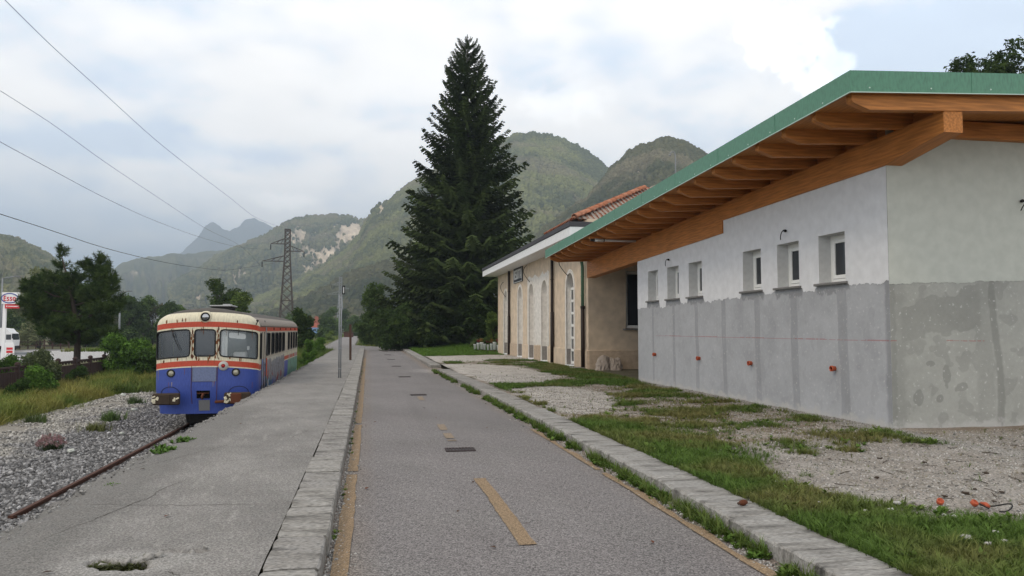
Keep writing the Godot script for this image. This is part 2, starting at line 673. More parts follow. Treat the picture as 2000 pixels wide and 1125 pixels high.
	mat("steel", lin(0.26, 0.265, 0.275), 0.5, grain, 0.5, 0.0, {"metal": 0.4})
	mat("vent_metal", lin(0.42, 0.42, 0.42), 0.35, grain, 0.4, 0.0, {"metal": 0.6})
	mat("pylon_steel", lin(0.085, 0.062, 0.05), 0.8, grain, 1.0)
	mat("galvanised", lin(0.30, 0.32, 0.34), 0.5, grain, 0.3, 0.0, {"metal": 0.3})
	mat("post_wood", lin(0.10, 0.058, 0.042), 0.9, wood, Vector3(6, 0.5, 6), 0.2)
	mat("concrete_brown", lin(0.055, 0.034, 0.03), 0.95, soft, 0.9, 0.3)
	mat("bark", lin(0.07, 0.052, 0.042), 0.95, rusty, Vector3(3, 0.7, 3), 0.8)
	mat("sign_red", lin(0.55, 0.02, 0.03), 0.4)
	mat("sign_blue", lin(0.03, 0.05, 0.28), 0.4)
	mat("white_paint", lin(0.78, 0.78, 0.78), 0.4)
	mat("tyre", lin(0.02, 0.02, 0.02), 0.9)
	mat("house_red", lin(0.50, 0.13, 0.07), 0.9)
	mat("house_blue", lin(0.16, 0.30, 0.52), 0.9)
	# plants
	mat("leaf", Color.WHITE, 0.65, null, 1.0, 0.0, {"vc": true, "back": Color(0.45, 0.5, 0.25), "spec": 0.12})
	mat("needle", Color.WHITE, 0.8, null, 1.0, 0.0, {"vc": true, "spec": 0.05})
	mat("grass", Color.WHITE, 0.7, null, 1.0, 0.0, {"vc": true, "back": Color(0.45, 0.5, 0.25), "spec": 0.25})
	mat("forest", Color.WHITE, 0.95, null, 1.0, 0.0, {"vc": true, "spec": 0.1})
	mat("slope", Color.WHITE, 0.95, grey_tex("slope", 0.03, 5, 0.55, 1.0, 512), 60.0, 0.0, {"vc": true, "spec": 0.1})
	var g := StandardMaterial3D.new()
	g.resource_name = "glass"
	g.albedo_color = Color(0.75, 0.8, 0.82, 0.25)
	g.roughness = 0.06
	g.metallic_specular = 0.6
	g.transparency = BaseMaterial3D.TRANSPARENCY_ALPHA
	g.cull_mode = BaseMaterial3D.CULL_DISABLED
	M.glass = g
	mat("dark_pane", lin(0.03, 0.034, 0.04), 0.12, null, 1.0, 0.0, {"spec": 0.5})


# ---------------------------------------------------------------- ground, path, platforms
func left_ground(z: float) -> float:
	return lerpf(-1.08, -0.1, smoothstep(-38.0, -62.0, z))


func ballast_h(x: float, z: float) -> float:
	var h := -1.085 + 0.07 * smoothstep(-6.0, -9.5, x) + 0.03 * n2(x, z, 0.9)
	return lerpf(h, left_ground(z) + 0.03, smoothstep(-34.0, -44.0, z))


func terrain_h(x: float, z: float) -> float:
	var l := left_ground(z) - 0.04 * smoothstep(-14.0, -30.0, x)
	l = lerpf(l, -1.12, smoothstep(-13.0, -17.0, x))
	if x < -9.0 and z > -60.0: l += 0.06 * n2(x, z, 0.25) + 0.05 * smoothstep(-9.0, -11.0, x)
	if z > -46.0: l -= 0.3 * smoothstep(-10.6, -9.8, x) * smoothstep(-45.5, -43.0, z)
	return lerpf(l, -0.1, smoothstep(-2.55, -2.2, x))


func kerb_x(z: float) -> float:
	var t := [[4.0, 2.84], [-7.0, 2.86], [-13.0, 2.84], [-20.0, 2.74], [-29.0, 2.53], [-66.0, 2.42]]
	for k in t.size() - 1:
		if z >= t[k + 1][0]: return lerpf(t[k][1], t[k + 1][1], clampf((z - t[k][0]) / (t[k + 1][0] - t[k][0]), 0, 1))
	return 2.42


func yard_h(x: float, z: float) -> float:
	return 0.115 + 0.05 * smoothstep(3.6, 7.4, x) + 0.018 * n2(x, z, 0.8) * smoothstep(3.2, 3.8, x)


func lawn_h(x: float, z: float) -> float:
	return 0.115 + 0.75 * smoothstep(-48.0, -66.0, z) * smoothstep(3.5, 9.0, x) + 0.02 * n2(x, z, 0.5)


func in_poly(x: float, z: float, p: PackedVector2Array) -> bool:
	return Geometry2D.is_point_in_polygon(Vector2(x, z), p)


var pads := [PackedVector2Array([Vector2(3.35, -13.6), Vector2(3.5, -19.7), Vector2(5.0, -20.1), Vector2(5.6, -17.5), Vector2(4.9, -14.8), Vector2(3.9, -13.4)]), PackedVector2Array([Vector2(3.3, -21.8), Vector2(4.8, -21.2), Vector2(6.1, -23.8), Vector2(5.8, -30.5), Vector2(4.4, -34.0), Vector2(2.9, -34.0)]), PackedVector2Array([Vector2(2.9, -36.0), Vector2(7.9, -37.5), Vector2(7.9, -44.2), Vector2(3.2, -44.2)])]


func grassiness(x: float, z: float) -> float:
	var w := n2(x, z, 0.55) * 0.9 + n2(x + 40.0, z, 1.7) * 0.5
	var px := x + 0.4 * n2(z, x, 0.6)
	var pz := z + 0.4 * n2(x + 9.0, z, 0.6)
	for p in pads:
		if in_poly(px, pz, p): return clampf(w * 1.2 - 0.75, 0.0, 0.4)
	var g := 0.54 + w * 1.15
	if z > -12.5: g = maxf(g - 0.22, 1.2 * smoothstep(2.1, 0.5, x - kerb_x(z) - 0.35 + w * 1.1))
	if z > -5.6: g = maxf(g, 1.1 * smoothstep(-6.0, -5.0, z - 0.45 * (x - 4.6) * 0.3 + w * 0.4))
	# bare gravel in front of the end wall
	var bare := smoothstep(1.25, 0.7, Vector2((x - 6.3) / 2.0, (z + 7.2) / 1.6).length() + w * 0.25)
	g -= bare * 1.3
	g = maxf(g, 0.75 * smoothstep(0.75, 0.2, absf(z + 9.7) + w * 0.5) * smoothstep(5.6, 6.4, x))
	var row := smoothstep(0.9, 0.25, absf(z + 20.7 + 0.12 * (x - 5.0)) + w * 0.2) * smoothstep(3.4, 3.9, x)
	g = maxf(g, row * 1.1)
	if z < -22.0: g = maxf(g - 0.1, 0.9 * smoothstep(5.6, 6.6, x + w * 0.6) * smoothstep(-36.0, -30.0, z))
	g -= 1.2 * smoothstep(7.35, 7.6, x) * smoothstep(-21.6, -21.0, z)
	return clampf(g, 0.0, 1.0)


func yard_color(x: float, z: float) -> Color:
	var g := grassiness(x, z)
	var c := Vector3(0.37, 0.33, 0.285)
	var dirt := Vector3(0.225, 0.175, 0.125)
	var soil := Vector3(0.085, 0.08, 0.045)
	var w := n2(x, z, 1.3)
	c = c.lerp(dirt, clampf(0.5 + w * 1.6, 0.0, 0.95))
	if z > -9.6 and z < -5.2: c = c.lerp(Vector3(0.40, 0.38, 0.355), 0.6)
	for p in pads:
		if in_poly(x + 0.25 * n2(z, x, 0.9), z + 0.25 * n2(x + 9.0, z, 0.9), p): c = Vector3(0.50, 0.465, 0.425) * (1.0 + 0.25 * w)
	c = c.lerp(soil, smoothstep(0.3, 0.9, g) * 0.85)
	c *= 1.25
	if x > 7.0 and x < 7.75 and z > -21.6: c = c.lerp(Vector3(0.45, 0.43, 0.40), smoothstep(7.1, 7.5, x + w * 0.2))
	c *= 1.0 + 0.22 * n2(x, z, 4.0)
	return Color(c.x, c.y, c.z)


func ground() -> void:
	var xs := []
	xs.append_array([-2600.0, -1500.0, -800.0, -400.0, -200.0, -120.0, -80.0, -60.0, -45.0, -35.0, -28.0])
	xs.append_array(steps(-24.0, -3.0, 0.75))
	xs.append_array([-2.55, -2.35, -2.2, 0.0, 2.5, 6.0, 12.0, 20.0, 35.0, 60.0, 120.0, 300.0, 800.0, 2000.0])
	var zs := near_to_far(40.0, -5200.0, 2.0, 1.07)
	var st := sheet(xs, zs, terrain_h, func(x, z):
		var w := n2(x, z, 0.08) + 0.6 * n2(x, z, 0.6)
		var c := Vector3(0.105, 0.115, 0.045).lerp(Vector3(0.16, 0.14, 0.08), clampf(0.4 + w, 0, 1))
		return Color(c.x, c.y, c.z))
	setting(st, "ground", M.ground)
	# ballast bed
	st = sheet(steps(-10.2, -2.7, 0.3), steps(3.0, -44.0, 0.35), ballast_h, func(x, z):
		var w := n2(x, z, 0.7)
		var c := Vector3(0.16, 0.15, 0.145).lerp(Vector3(0.40, 0.37, 0.32), smoothstep(-7.2, -8.8, x + w * 1.2))
		return Color(c.x, c.y, c.z))
	setting(st, "ballast_bed", M.gravel)
	# cycle path
	var zz := near_to_far(4.0, -62.4, 0.35, 1.025)
	st = sheet([-0.5, -0.32, -0.2, 0.1, 0.5, 0.9, 1.3, 1.7, 2.1, 2.4, 2.6, 2.75, 2.95], zz, func(x, z): return 0.004 * n2(x, z, 0.5), func(x, z):
		var w := n2(x, z, 0.35) * 0.14 + n2(x, z, 2.2) * 0.08 + n2(x * 3.0, z * 0.12, 1.0) * 0.10
		var c := Vector3(0.35, 0.327, 0.322) * (1.0 + w)
		var edge := smoothstep(-0.12, -0.3, x + 0.1 * n2(x, z, 3.0)) + smoothstep(2.55, 2.8, x - (kerb_x(z) - 2.86) + 0.1 * n2(x, z, 3.0))
		c = c.lerp(Vector3(0.40, 0.33, 0.275), clampf(edge, 0, 1))
		c = c.lerp(Vector3(0.68, 0.64, 0.61), smoothstep(1.6, 0.3, absf(z + 30.6)) * smoothstep(1.3, 2.5, x) * 0.6)
		return Color(c.x, c.y, c.z))
	setting(st, "cycle_path", M.asphalt)
	st = flat()
	st.set_color(Color(0.41, 0.385, 0.38))
	var y := 0.0
	var lf := [[-4.5, -62.0], [-4.6, -66.0], [-4.35, -78.0], [-5.6, -149.0], [-6.3, -280.0], [-6.6, -430.0]]
	var rt := [[9.0, -62.0], [3.0, -66.0], [-1.6, -82.0], [-2.27, -149.0], [-4.1, -280.0], [-5.0, -430.0]]
	for k in lf.size() - 1:
		quad(st, Vector3(lf[k][0], y, lf[k][1]), Vector3(minf(rt[k][0], 2.9), y, rt[k][1]), Vector3(rt[k + 1][0], y, rt[k + 1][1]), Vector3(lf[k + 1][0], y, lf[k + 1][1]))
	setting(st, "distant_path", M.asphalt)
	# yard and lawn
	st = sheet(near_to_far(3.05, 17.0, 0.13, 1.02), near_to_far(4.0, -44.4, 0.16, 1.008), yard_h, yard_color)
	setting(st, "yard", M.gravel)
	st = sheet(steps(2.6, 30.0, 0.8), steps(-44.0, -84.0, 0.8), lawn_h, func(x, z):
		var c := Vector3(0.075, 0.115, 0.03) * (1.0 + 0.4 * n2(x, z, 0.6))
		return Color(c.x, c.y, c.z))
	setting(st, "lawn", M.ground)
	# main road beyond the fence
	st = flat()
	st.set_color(Color(0.62, 0.61, 0.60))
	var h := -0.95
	var ra := [Vector3(-130, h, -62), Vector3(-24.0, h, -56.0), Vector3(-24.5, h, -78.0), Vector3(-34.0, h, -112.0), Vector3(-40, h, -96.0), Vector3(-130, h, -86.0)]
	for k in range(1, ra.size() - 1): tri(st, ra[0], ra[k], ra[k + 1])
	setting(st, "main_road", M.slab)
	# painted lines
	line_strip("edge_line", -0.19, 0.062, 3.0, -45.0, M.yellow)
	line_strip("edge_line", 2.665, 0.055, 3.0, -12.5, M.yellow)
	line_strip("centre_dash", 1.20, 0.068, -5.84, -8.5, M.yellow)
	line_strip("centre_dash", 1.20, 0.066, -11.4, -13.4, M.yellow_worn)
	line_strip("centre_dash", 1.19, 0.066, -17.0, -19.0, M.yellow_worn)


func line_strip(called: String, x: float, half: float, z0: float, z1: float, m: Material) -> void:
	var st := flat()
	var zs := near_to_far(z0, z1, 0.09, 1.01)
	for k in zs.size() - 1:
		var a: float = zs[k]
		var b: float = zs[k + 1]
		var e := func(z: float, s: float) -> Vector3:
			var w := half + 0.012 * n2(z * 3.0, s * 9.0, 2.3) + 0.02 * minf(0.0, n2(z, s * 5.0, 0.8) - 0.05)
			if x > 2.0 and s > 0.0: w -= 0.05 * clampf(0.5 + n2(z, 3.0, 1.5) * 2.0, 0, 1)
			return Vector3(x + (kerb_x(z) - 2.86 if x > 2.0 else 0.0) - 0.0035 * maxf(0.0, -z - 12.0) * (1.0 if x < 0.0 else 0.0) + s * w, 0.009, z)
		if n2(a, x * 7.0, 0.7) > (0.6 if m == M.yellow else 0.2): continue
		quad(st, e.call(a, -1.0), e.call(a, 1.0), e.call(b, 1.0), e.call(b, -1.0))
	setting(st, called, m)


func hole_depth(x: float, z: float) -> float:
	var r := Vector2((x + 1.58) / 0.24, (z + 5.38 - 0.28 * (x + 1.58)) / 0.125).length() + 0.35 * n2(x, z, 7.0)
	var tail := Vector2((x + 1.22) / 0.20, (z + 5.62 - 0.15 * (x + 1.2)) / 0.05).length() + 0.5 * n2(x, z, 8.0)
	return 0.10 * smoothstep(1.0, 0.62, r) + 0.03 * smoothstep(1.0, 0.5, tail)


func platform_edge(z: float) -> float:
	return -2.74 + 0.05 * n2(z, 3.0, 0.5) + 0.045 * n2(z, 8.0, 3.0) - 0.05 * smoothstep(-6.0, -10.0, z) * maxf(0.0, n2(z, 1.0, 1.1))


func platform_and_kerbs() -> void:
	# island platform: a concrete slab with a worn edge
	var zs := steps(4.0, -4.9, 0.2)
	zs.append_array(steps(-4.93, -5.95, 0.03))
	zs.append_array(near_to_far(-6.0, -62.0, 0.14, 1.012))
	var st := SurfaceTool.new()
	st.begin(Mesh.PRIMITIVE_TRIANGLES)
	st.set_smooth_group(0)
	var us := [-1.0]
	us.append_array(steps(0.0, 0.12, 0.03))
	us.append_array(steps(0.15, 0.36, 0.05))
	us.append_array(steps(0.40, 0.82, 0.018))
	us.append_array(steps(0.86, 1.0, 0.05))
	for z in zs:
		for uu in us:
			var u := maxf(uu, 0.0)
			var x := lerpf(platform_edge(z), -0.664 + 0.004 * n2(z, 30.0, 0.9) - 0.0035 * maxf(0.0, -z - 12.0), u)
			var w := n2(x, z, 0.6)
			var edge := smoothstep(0.12, 0.0, u)
			var crumble := smoothstep(0.16, 0.02, u + 0.06 * n2(x, z, 2.0))
			var y := 0.147 + 0.003 * w - 0.06 * edge * clampf(0.5 + n2(x, z, 2.6), 0, 1) - crumble * 0.025 * clampf(0.5 + n2(x, z, 5.0), 0, 1) - hole_depth(x, z)
			var c := Vector3(0.335, 0.32, 0.302) * (1.0 + 0.25 * w + 0.12 * n2(x, z, 3.0))
			c = c.lerp(Vector3(0.19, 0.18, 0.17), crumble * clampf(0.5 + 0.8 * n2(x, z, 1.7), 0, 1))
			# pale scratches and worn streaks along the platform
			var sc := n2(x * 24.0, z * 1.0, 1.0)
			if sc > 0.52 and z < -4.0 and z > -16.0 and x < -1.0 and x > -2.3: c = c.lerp(Vector3(0.50, 0.48, 0.45), 0.45)
			var old := smoothstep(0.42, 0.30, u + 0.10 * n2(x, z, 0.9) + 0.05 * n2(x, z, 3.5)) * smoothstep(-17.0, -14.0, z)
			c = c.lerp(Vector3(0.245, 0.235, 0.22), old * 0.75)
			if absf(z + 11.7 + 0.12 * n2(x, 2.0, 0.7)) < 0.07 and u < 0.97 and u > 0.1: c = c.lerp(Vector3(0.55, 0.53, 0.49), 0.45)
			var hd := hole_depth(x, z)
			c = c.lerp(Vector3(0.46, 0.445, 0.42), smoothstep(1.9, 1.1, Vector2((x + 1.5) / 0.3, (z + 5.4) / 0.17).length() + 0.4 * w) * 0.7)
			c = c.lerp(Vector3(0.13, 0.085, 0.055), smoothstep(0.02, 0.07, hd))
			st.set_color(Color(c.x, c.y, c.z))
			st.add_vertex(Vector3(x, y, z) if uu >= 0.0 else Vector3(x + 0.03, -1.3, z))
	var n := us.size()
	for j in zs.size() - 1:
		for i in n - 1:
			var a := j * n + i
			for k in [a, a + n, a + 1, a + 1, a + n, a + n + 1]: st.add_index(k)
	var plat := setting(st, "platform", M.slab)
	# dirt-filled cracks in the slab
	for q in [[-0.75, -6.9, -2.5, -7.25], [-0.72, -9.6, -1.9, -9.2], [-2.55, -8.8, -1.7, -10.8], [-0.8, -14.4, -2.6, -14.9], [-2.3, -6.0, -1.75, -8.4], [-0.72, -4.6, -1.3, -5.2], [-0.7, -19.5, -2.6, -19.1], [-1.1, -11.0, -0.72, -12.6]]:
		var ck := flat()
		var a := Vector2(q[0], q[1])
		var b := Vector2(q[2], q[3])
		var m := 40
		var side_dir := (b - a).orthogonal().normalized()
		var prev := []
		for k in m + 1:
			var t := float(k) / m
			var c := a.lerp(b, t) + side_dir * (0.07 * n2(t * 3.0, q[1], 1.0) + 0.03 * n2(t * 14.0, q[1], 1.0))
			var hw := 0.0045 * (0.4 + absf(n2(t * 6.0, q[0], 1.0))) * minf(1.0, 8.0 * minf(t, 1.0 - t))
			var y := 0.1495 + 0.003 * n2(c.x, c.y, 0.6)
			var now := [Vector3(c.x - side_dir.x * hw, y, c.y - side_dir.y * hw), Vector3(c.x + side_dir.x * hw, y, c.y + side_dir.y * hw)]
			if prev: quad(ck, prev[0], prev[1], now[1], now[0])
			prev = now
		done(ck, "crack", M.dirt, plat)
	# coping stones along the cycle path
	var cop := Node3D.new()
	cop.name = "platform_coping"
	add_child(cop)
	tag(cop, "", "", "", "structure")
	rnd.seed = 40
	var z := 3.0
	while z > -61.5:
		var l := rnd.randf_range(0.75, 1.35) * (1.0 if z > -30.0 else 1.6)
		var c := z - l * 0.5
		var dx := -0.0035 * maxf(0.0, -c - 12.0)
		var w := 0.365 + rnd.randf_range(-0.012, 0.012)
		var s := flat()
		worn_stone(s, Vector3(w, 0.22, l - rnd.randf_range(0.008, 0.02)), 0.016, c, 0.0)
		var o := done(s, "coping_stone", M.kerbstone if rnd.randf() < 0.6 else M.kerbstone_b, cop)
		o.position = Vector3(-0.482 + dx + rnd.randf_range(-0.006, 0.006), 0.042 + rnd.randf_range(-0.006, 0.004), c)
		o.rotation = Vector3(rnd.randf_range(-0.004, 0.004), 0.004 + rnd.randf_range(-0.006, 0.006), rnd.randf_range(-0.008, 0.008))
		z -= l
	# kerb along the yard
	var kb := Node3D.new()
	kb.name = "kerb"
	add_child(kb)
	tag(kb, "", "", "", "structure")
	z = 3.0
	while z > -64.0:
		var l := rnd.randf_range(1.1, 2.1)
		if z < -29.0 and z > -33.0:
			z = -33.0
			continue
		if z > -29.5 and z - l < -29.5: l = z + 29.5
		if l < 0.25:
			z = -33.0
			continue
		var c := z - l * 0.5
		var s := flat()
		worn_stone(s, Vector3(0.47, 0.30, l - rnd.randf_range(0.01, 0.025)), 0.024, c + 50.0, 0.012, z > -13.0)
		var o := done(s, "kerb_stone", M.kerbstone_tooled if z > -13.0 else (M.kerbstone if rnd.randf() < 0.5 else M.kerbstone_b), kb)
		o.position = Vector3(kerb_x(c) + 0.235 + rnd.randf_range(-0.008, 0.008), -0.02 + rnd.randf_range(-0.006, 0.006), c)
		o.rotation = Vector3(rnd.randf_range(-0.004, 0.004), atan2(kerb_x(c - l * 0.5) - kerb_x(c + l * 0.5), -l) * -1.0 + PI if false else -(kerb_x(c - l * 0.5) - kerb_x(c + l * 0.5)) / l, rnd.randf_range(-0.01, 0.01))
		z -= l
	# drain grates let into the path
	var grates := [-10.56, -19.5, -26.9, -34.7, -42.5, -50.3, -57.8]
	for k in grates.size():
		var s := flat()
		var g := thing("drain_grate", "rusty slotted drain grate let into the middle of the asphalt path", "drain grate", Vector3(1.22 - 0.0035 * maxf(0.0, -grates[k] - 12.0), 0.004, grates[k]), rnd.randf_range(-0.03, 0.03), "drain grates along the asphalt path")
		for sx in [-1.0, 1.0]:
			box(s, Vector3(sx * 0.19, 0.004, 0), Vector3(0.025, 0.014, 0.28), 0.003)
			box(s, Vector3(0, 0.004, sx * 0.128), Vector3(0.355, 0.014, 0.025), 0.003)
		done(s, "frame", M.iron, g)
		s = flat()
		box(s, Vector3(0, -0.001, 0), Vector3(0.36, 0.004, 0.24))
		done(s, "sump", M.black, g)
		for i in 8:
			s = flat()
			box(s, Vector3(-0.155 + i * 0.0443, 0.004, 0), Vector3(0.022, 0.01, 0.23), 0.002)
			done(s, "slat", M.iron, g)


# a stone block with nibbled top edges, its middle at the origin
func worn_stone(st: SurfaceTool, size: Vector3, bevel: float, seed_at: float, wave: float, tooled := false) -> void:
	var h := size * 0.5
	var n := maxi(3, int(size.z / (0.02 if tooled else 0.06)))
	var rings := []
	for k in n + 1:
		var z := lerpf(h.z, -h.z, float(k) / n)
		var e := 0.0 if (k > 0 and k < n) else bevel * 0.6
		var r := func(i: int) -> float: return bevel * (0.5 + 1.2 * absf(n2(z + seed_at, i * 7.0, 3.3)))
		var t := h.y - e + wave * n2(z + seed_at, 5.0, 1.5)
		var b0: float = r.call(0)
		var b1: float = r.call(1)
		var cut := 0.009 * smoothstep(0.05, 0.35, n2(z + seed_at, 3.0, 14.0)) if tooled else 0.0
		rings.append([Vector3(h.x - e, -h.y, z), Vector3(h.x - e, t - b0, z), Vector3(h.x - b0 - e, t, z), Vector3(h.x * n2(z + seed_at, 6.0, 9.0) * 0.8, t + 0.006 * n2(z + seed_at, 9.0, 4.0) - cut * 0.35, z), Vector3(-h.x + b1 + e, t + 0.005 * n2(z + seed_at, 19.0, 4.0) - cut, z), Vector3(-h.x + e + 0.3 * b1, t - b1, z), Vector3(-h.x + e, -h.y, z)])
	var put := func(v: Vector3) -> void:
		var w := 1.0 + 0.8 * n2(v.z + seed_at, v.y * 2.0 + v.x, 2.6) + 0.7 * n2(v.z + seed_at, v.x * 2.0 + v.y, 9.0)
		st.set_color(Color(w, w * 0.99, w * 0.97))
		st.add_vertex(v)
	for k in n:
		for i in 6:
			var q := [rings[k][i], rings[k + 1][i], rings[k + 1][i + 1], rings[k][i + 1]]
			for e in [0, 2, 1, 0, 3, 2]: put.call(q[e])
	st.set_color(Color(0.8, 0.8, 0.78))
	for i in range(1, 6):
		tri(st, rings[0][0], rings[0][i], rings[0][i + 1])
		tri(st, rings[n][0], rings[n][i + 1], rings[n][i])


func rough_stone(seed_no: int, squash := 0.75) -> Mesh:
	# an angular stone of about unit size: an icosahedron with moved corners
	var r := RandomNumberGenerator.new()
	r.seed = seed_no
	var f := (1.0 + sqrt(5.0)) / 2.0
	var p := []
	for s in [[-1, f, 0], [1, f, 0], [-1, -f, 0], [1, -f, 0], [0, -1, f], [0, 1, f], [0, -1, -f], [0, 1, -f], [f, 0, -1], [f, 0, 1], [-f, 0, -1], [-f, 0, 1]]:
		p.append(Vector3(s[0], s[1] * squash, s[2] * 0.85).normalized() * r.randf_range(0.34, 0.56) * Vector3(1, squash, 0.85))
	var st := flat()
	for t in [[0, 11, 5], [0, 5, 1], [0, 1, 7], [0, 7, 10], [0, 10, 11], [1, 5, 9], [5, 11, 4], [11, 10, 2], [10, 7, 6], [7, 1, 8], [3, 9, 4], [3, 4, 2], [3, 2, 6], [3, 6, 8], [3, 8, 9], [4, 9, 5], [2, 4, 11], [6, 2, 10], [8, 6, 7], [9, 8, 1]]:
		tri(st, p[t[0]], p[t[1]], p[t[2]])
	st.generate_normals()
	return st.commit()


func track() -> void:
	# rails, sleepers, ballast stones
	for s in [[-5.02, "rusty rail running through the grey ballast to the railcar wheels"], [-3.585, "rusty rail lying in the gap beside the platform wall"]]:
		var rail := flat()
		var prof := PackedVector2Array([Vector2(-0.068, 0), Vector2(0.068, 0), Vector2(0.066, 0.012), Vector2(0.012, 0.03), Vector2(0.009, 0.10), Vector2(0.034, 0.112), Vector2(0.035, 0.14), Vector2(0.028, 0.146), Vector2(-0.028, 0.146), Vector2(-0.035, 0.14), Vector2(-0.034, 0.112), Vector2(-0.009, 0.10), Vector2(-0.012, 0.03), Vector2(-0.066, 0.012)])
		prism(rail, prof, Vector3(0, 0, 0), Vector3.RIGHT, Vector3.UP, Vector3(0, 0, -29.0))
		var o := done(rail, "rail", M.rail_rust)
		o.position = Vector3(s[0], -1.146, -12.2)
		tag(o, s[1], "rail")
	rnd.seed = 5
	var where := [[], [], []]
	var tint := [[], [], []]
	var z := -7.5
	while z > -38.0:
		var lx := maxf(-10.0, z * 0.445 - 1.0)
		var dens := 420.0 if z > -22.0 else 260.0
		var step := 0.25
		for k in int(dens * (-3.0 - lx) * step):
			var x := rnd.randf_range(lx, -3.0)
			var zz := z - rnd.randf() * step
			var pale := smoothstep(-7.0, -8.6, x + n2(x, zz, 0.7) * 1.4)
			var s := rnd.randf_range(0.045, 0.088) * (1.35 if rnd.randf() < 0.06 else 1.0)
			if x < -8.4 and n2(x, zz, 0.5) + 0.4 * (x + 9.2) < -0.25: continue
			if absf(x + 5.02) < 0.09 and zz < -12.6: continue
			var b := Basis.from_euler(Vector3(rnd.randf() * TAU, rnd.randf() * TAU, rnd.randf() * TAU)).scaled(Vector3.ONE * s)
			var i := rnd.randi() % 3
			where[i].append(Transform3D(b, Vector3(x, ballast_h(x, zz) + s * rnd.randf_range(-0.05, 0.4), zz)))
			var v := rnd.randf()
			var g := lerpf(0.12, 0.46, v * v) + 0.30 * pale * rnd.randf() + (0.25 if rnd.randf() < 0.05 else 0.0)
			tint[i].append(Color(g * 1.02, g * (1.0 - 0.03 * pale), g * (1.0 - 0.12 * pale)))
		z -= step
	for i in 3:
		var o := many("ballast_stones", rough_stone(100 + i), M.stone, where[i], tint[i])
		tag(o, "loose grey and whitish ballast stones beside the rusty rail", "ballast", "ballast stones of the track", "stuff")


# ---------------------------------------------------------------- mountains
func crown_blob(seed_no: int) -> Mesh:
	# a far tree: a lumpy round crown
	var r := RandomNumberGenerator.new()
	r.seed = seed_no
	var n := FastNoiseLite.new()
	n.seed = seed_no
	n.frequency = 1.6
	var st := flat()
	var rows := 5
	var cols := 8
	var p := func(i: int, j: int) -> Vector3:
		var th := PI * i / rows
		var ph := TAU * (j % cols) / cols + 0.4 * i
		var d := Vector3(sin(th) * cos(ph), cos(th), sin(th) * sin(ph))
		return d * (0.5 + 0.24 * n.get_noise_3dv(d * 1.5)) * Vector3(1, 1.15, 1)
	for i in rows:
		for j in cols:
			quad(st, p.call(i, j), p.call(i, j + 1), p.call(i + 1, j + 1), p.call(i + 1, j))
	st.generate_normals()
	return st.commit()


func sky_y(line: Array, x: float) -> float:
	for k in line.size() - 1:
		if x <= line[k + 1][0]: return lerpf(line[k][1], line[k + 1][1], clampf((x - line[k][0]) / (line[k + 1][0] - line[k][0]), 0, 1))
	return line[-1][1]


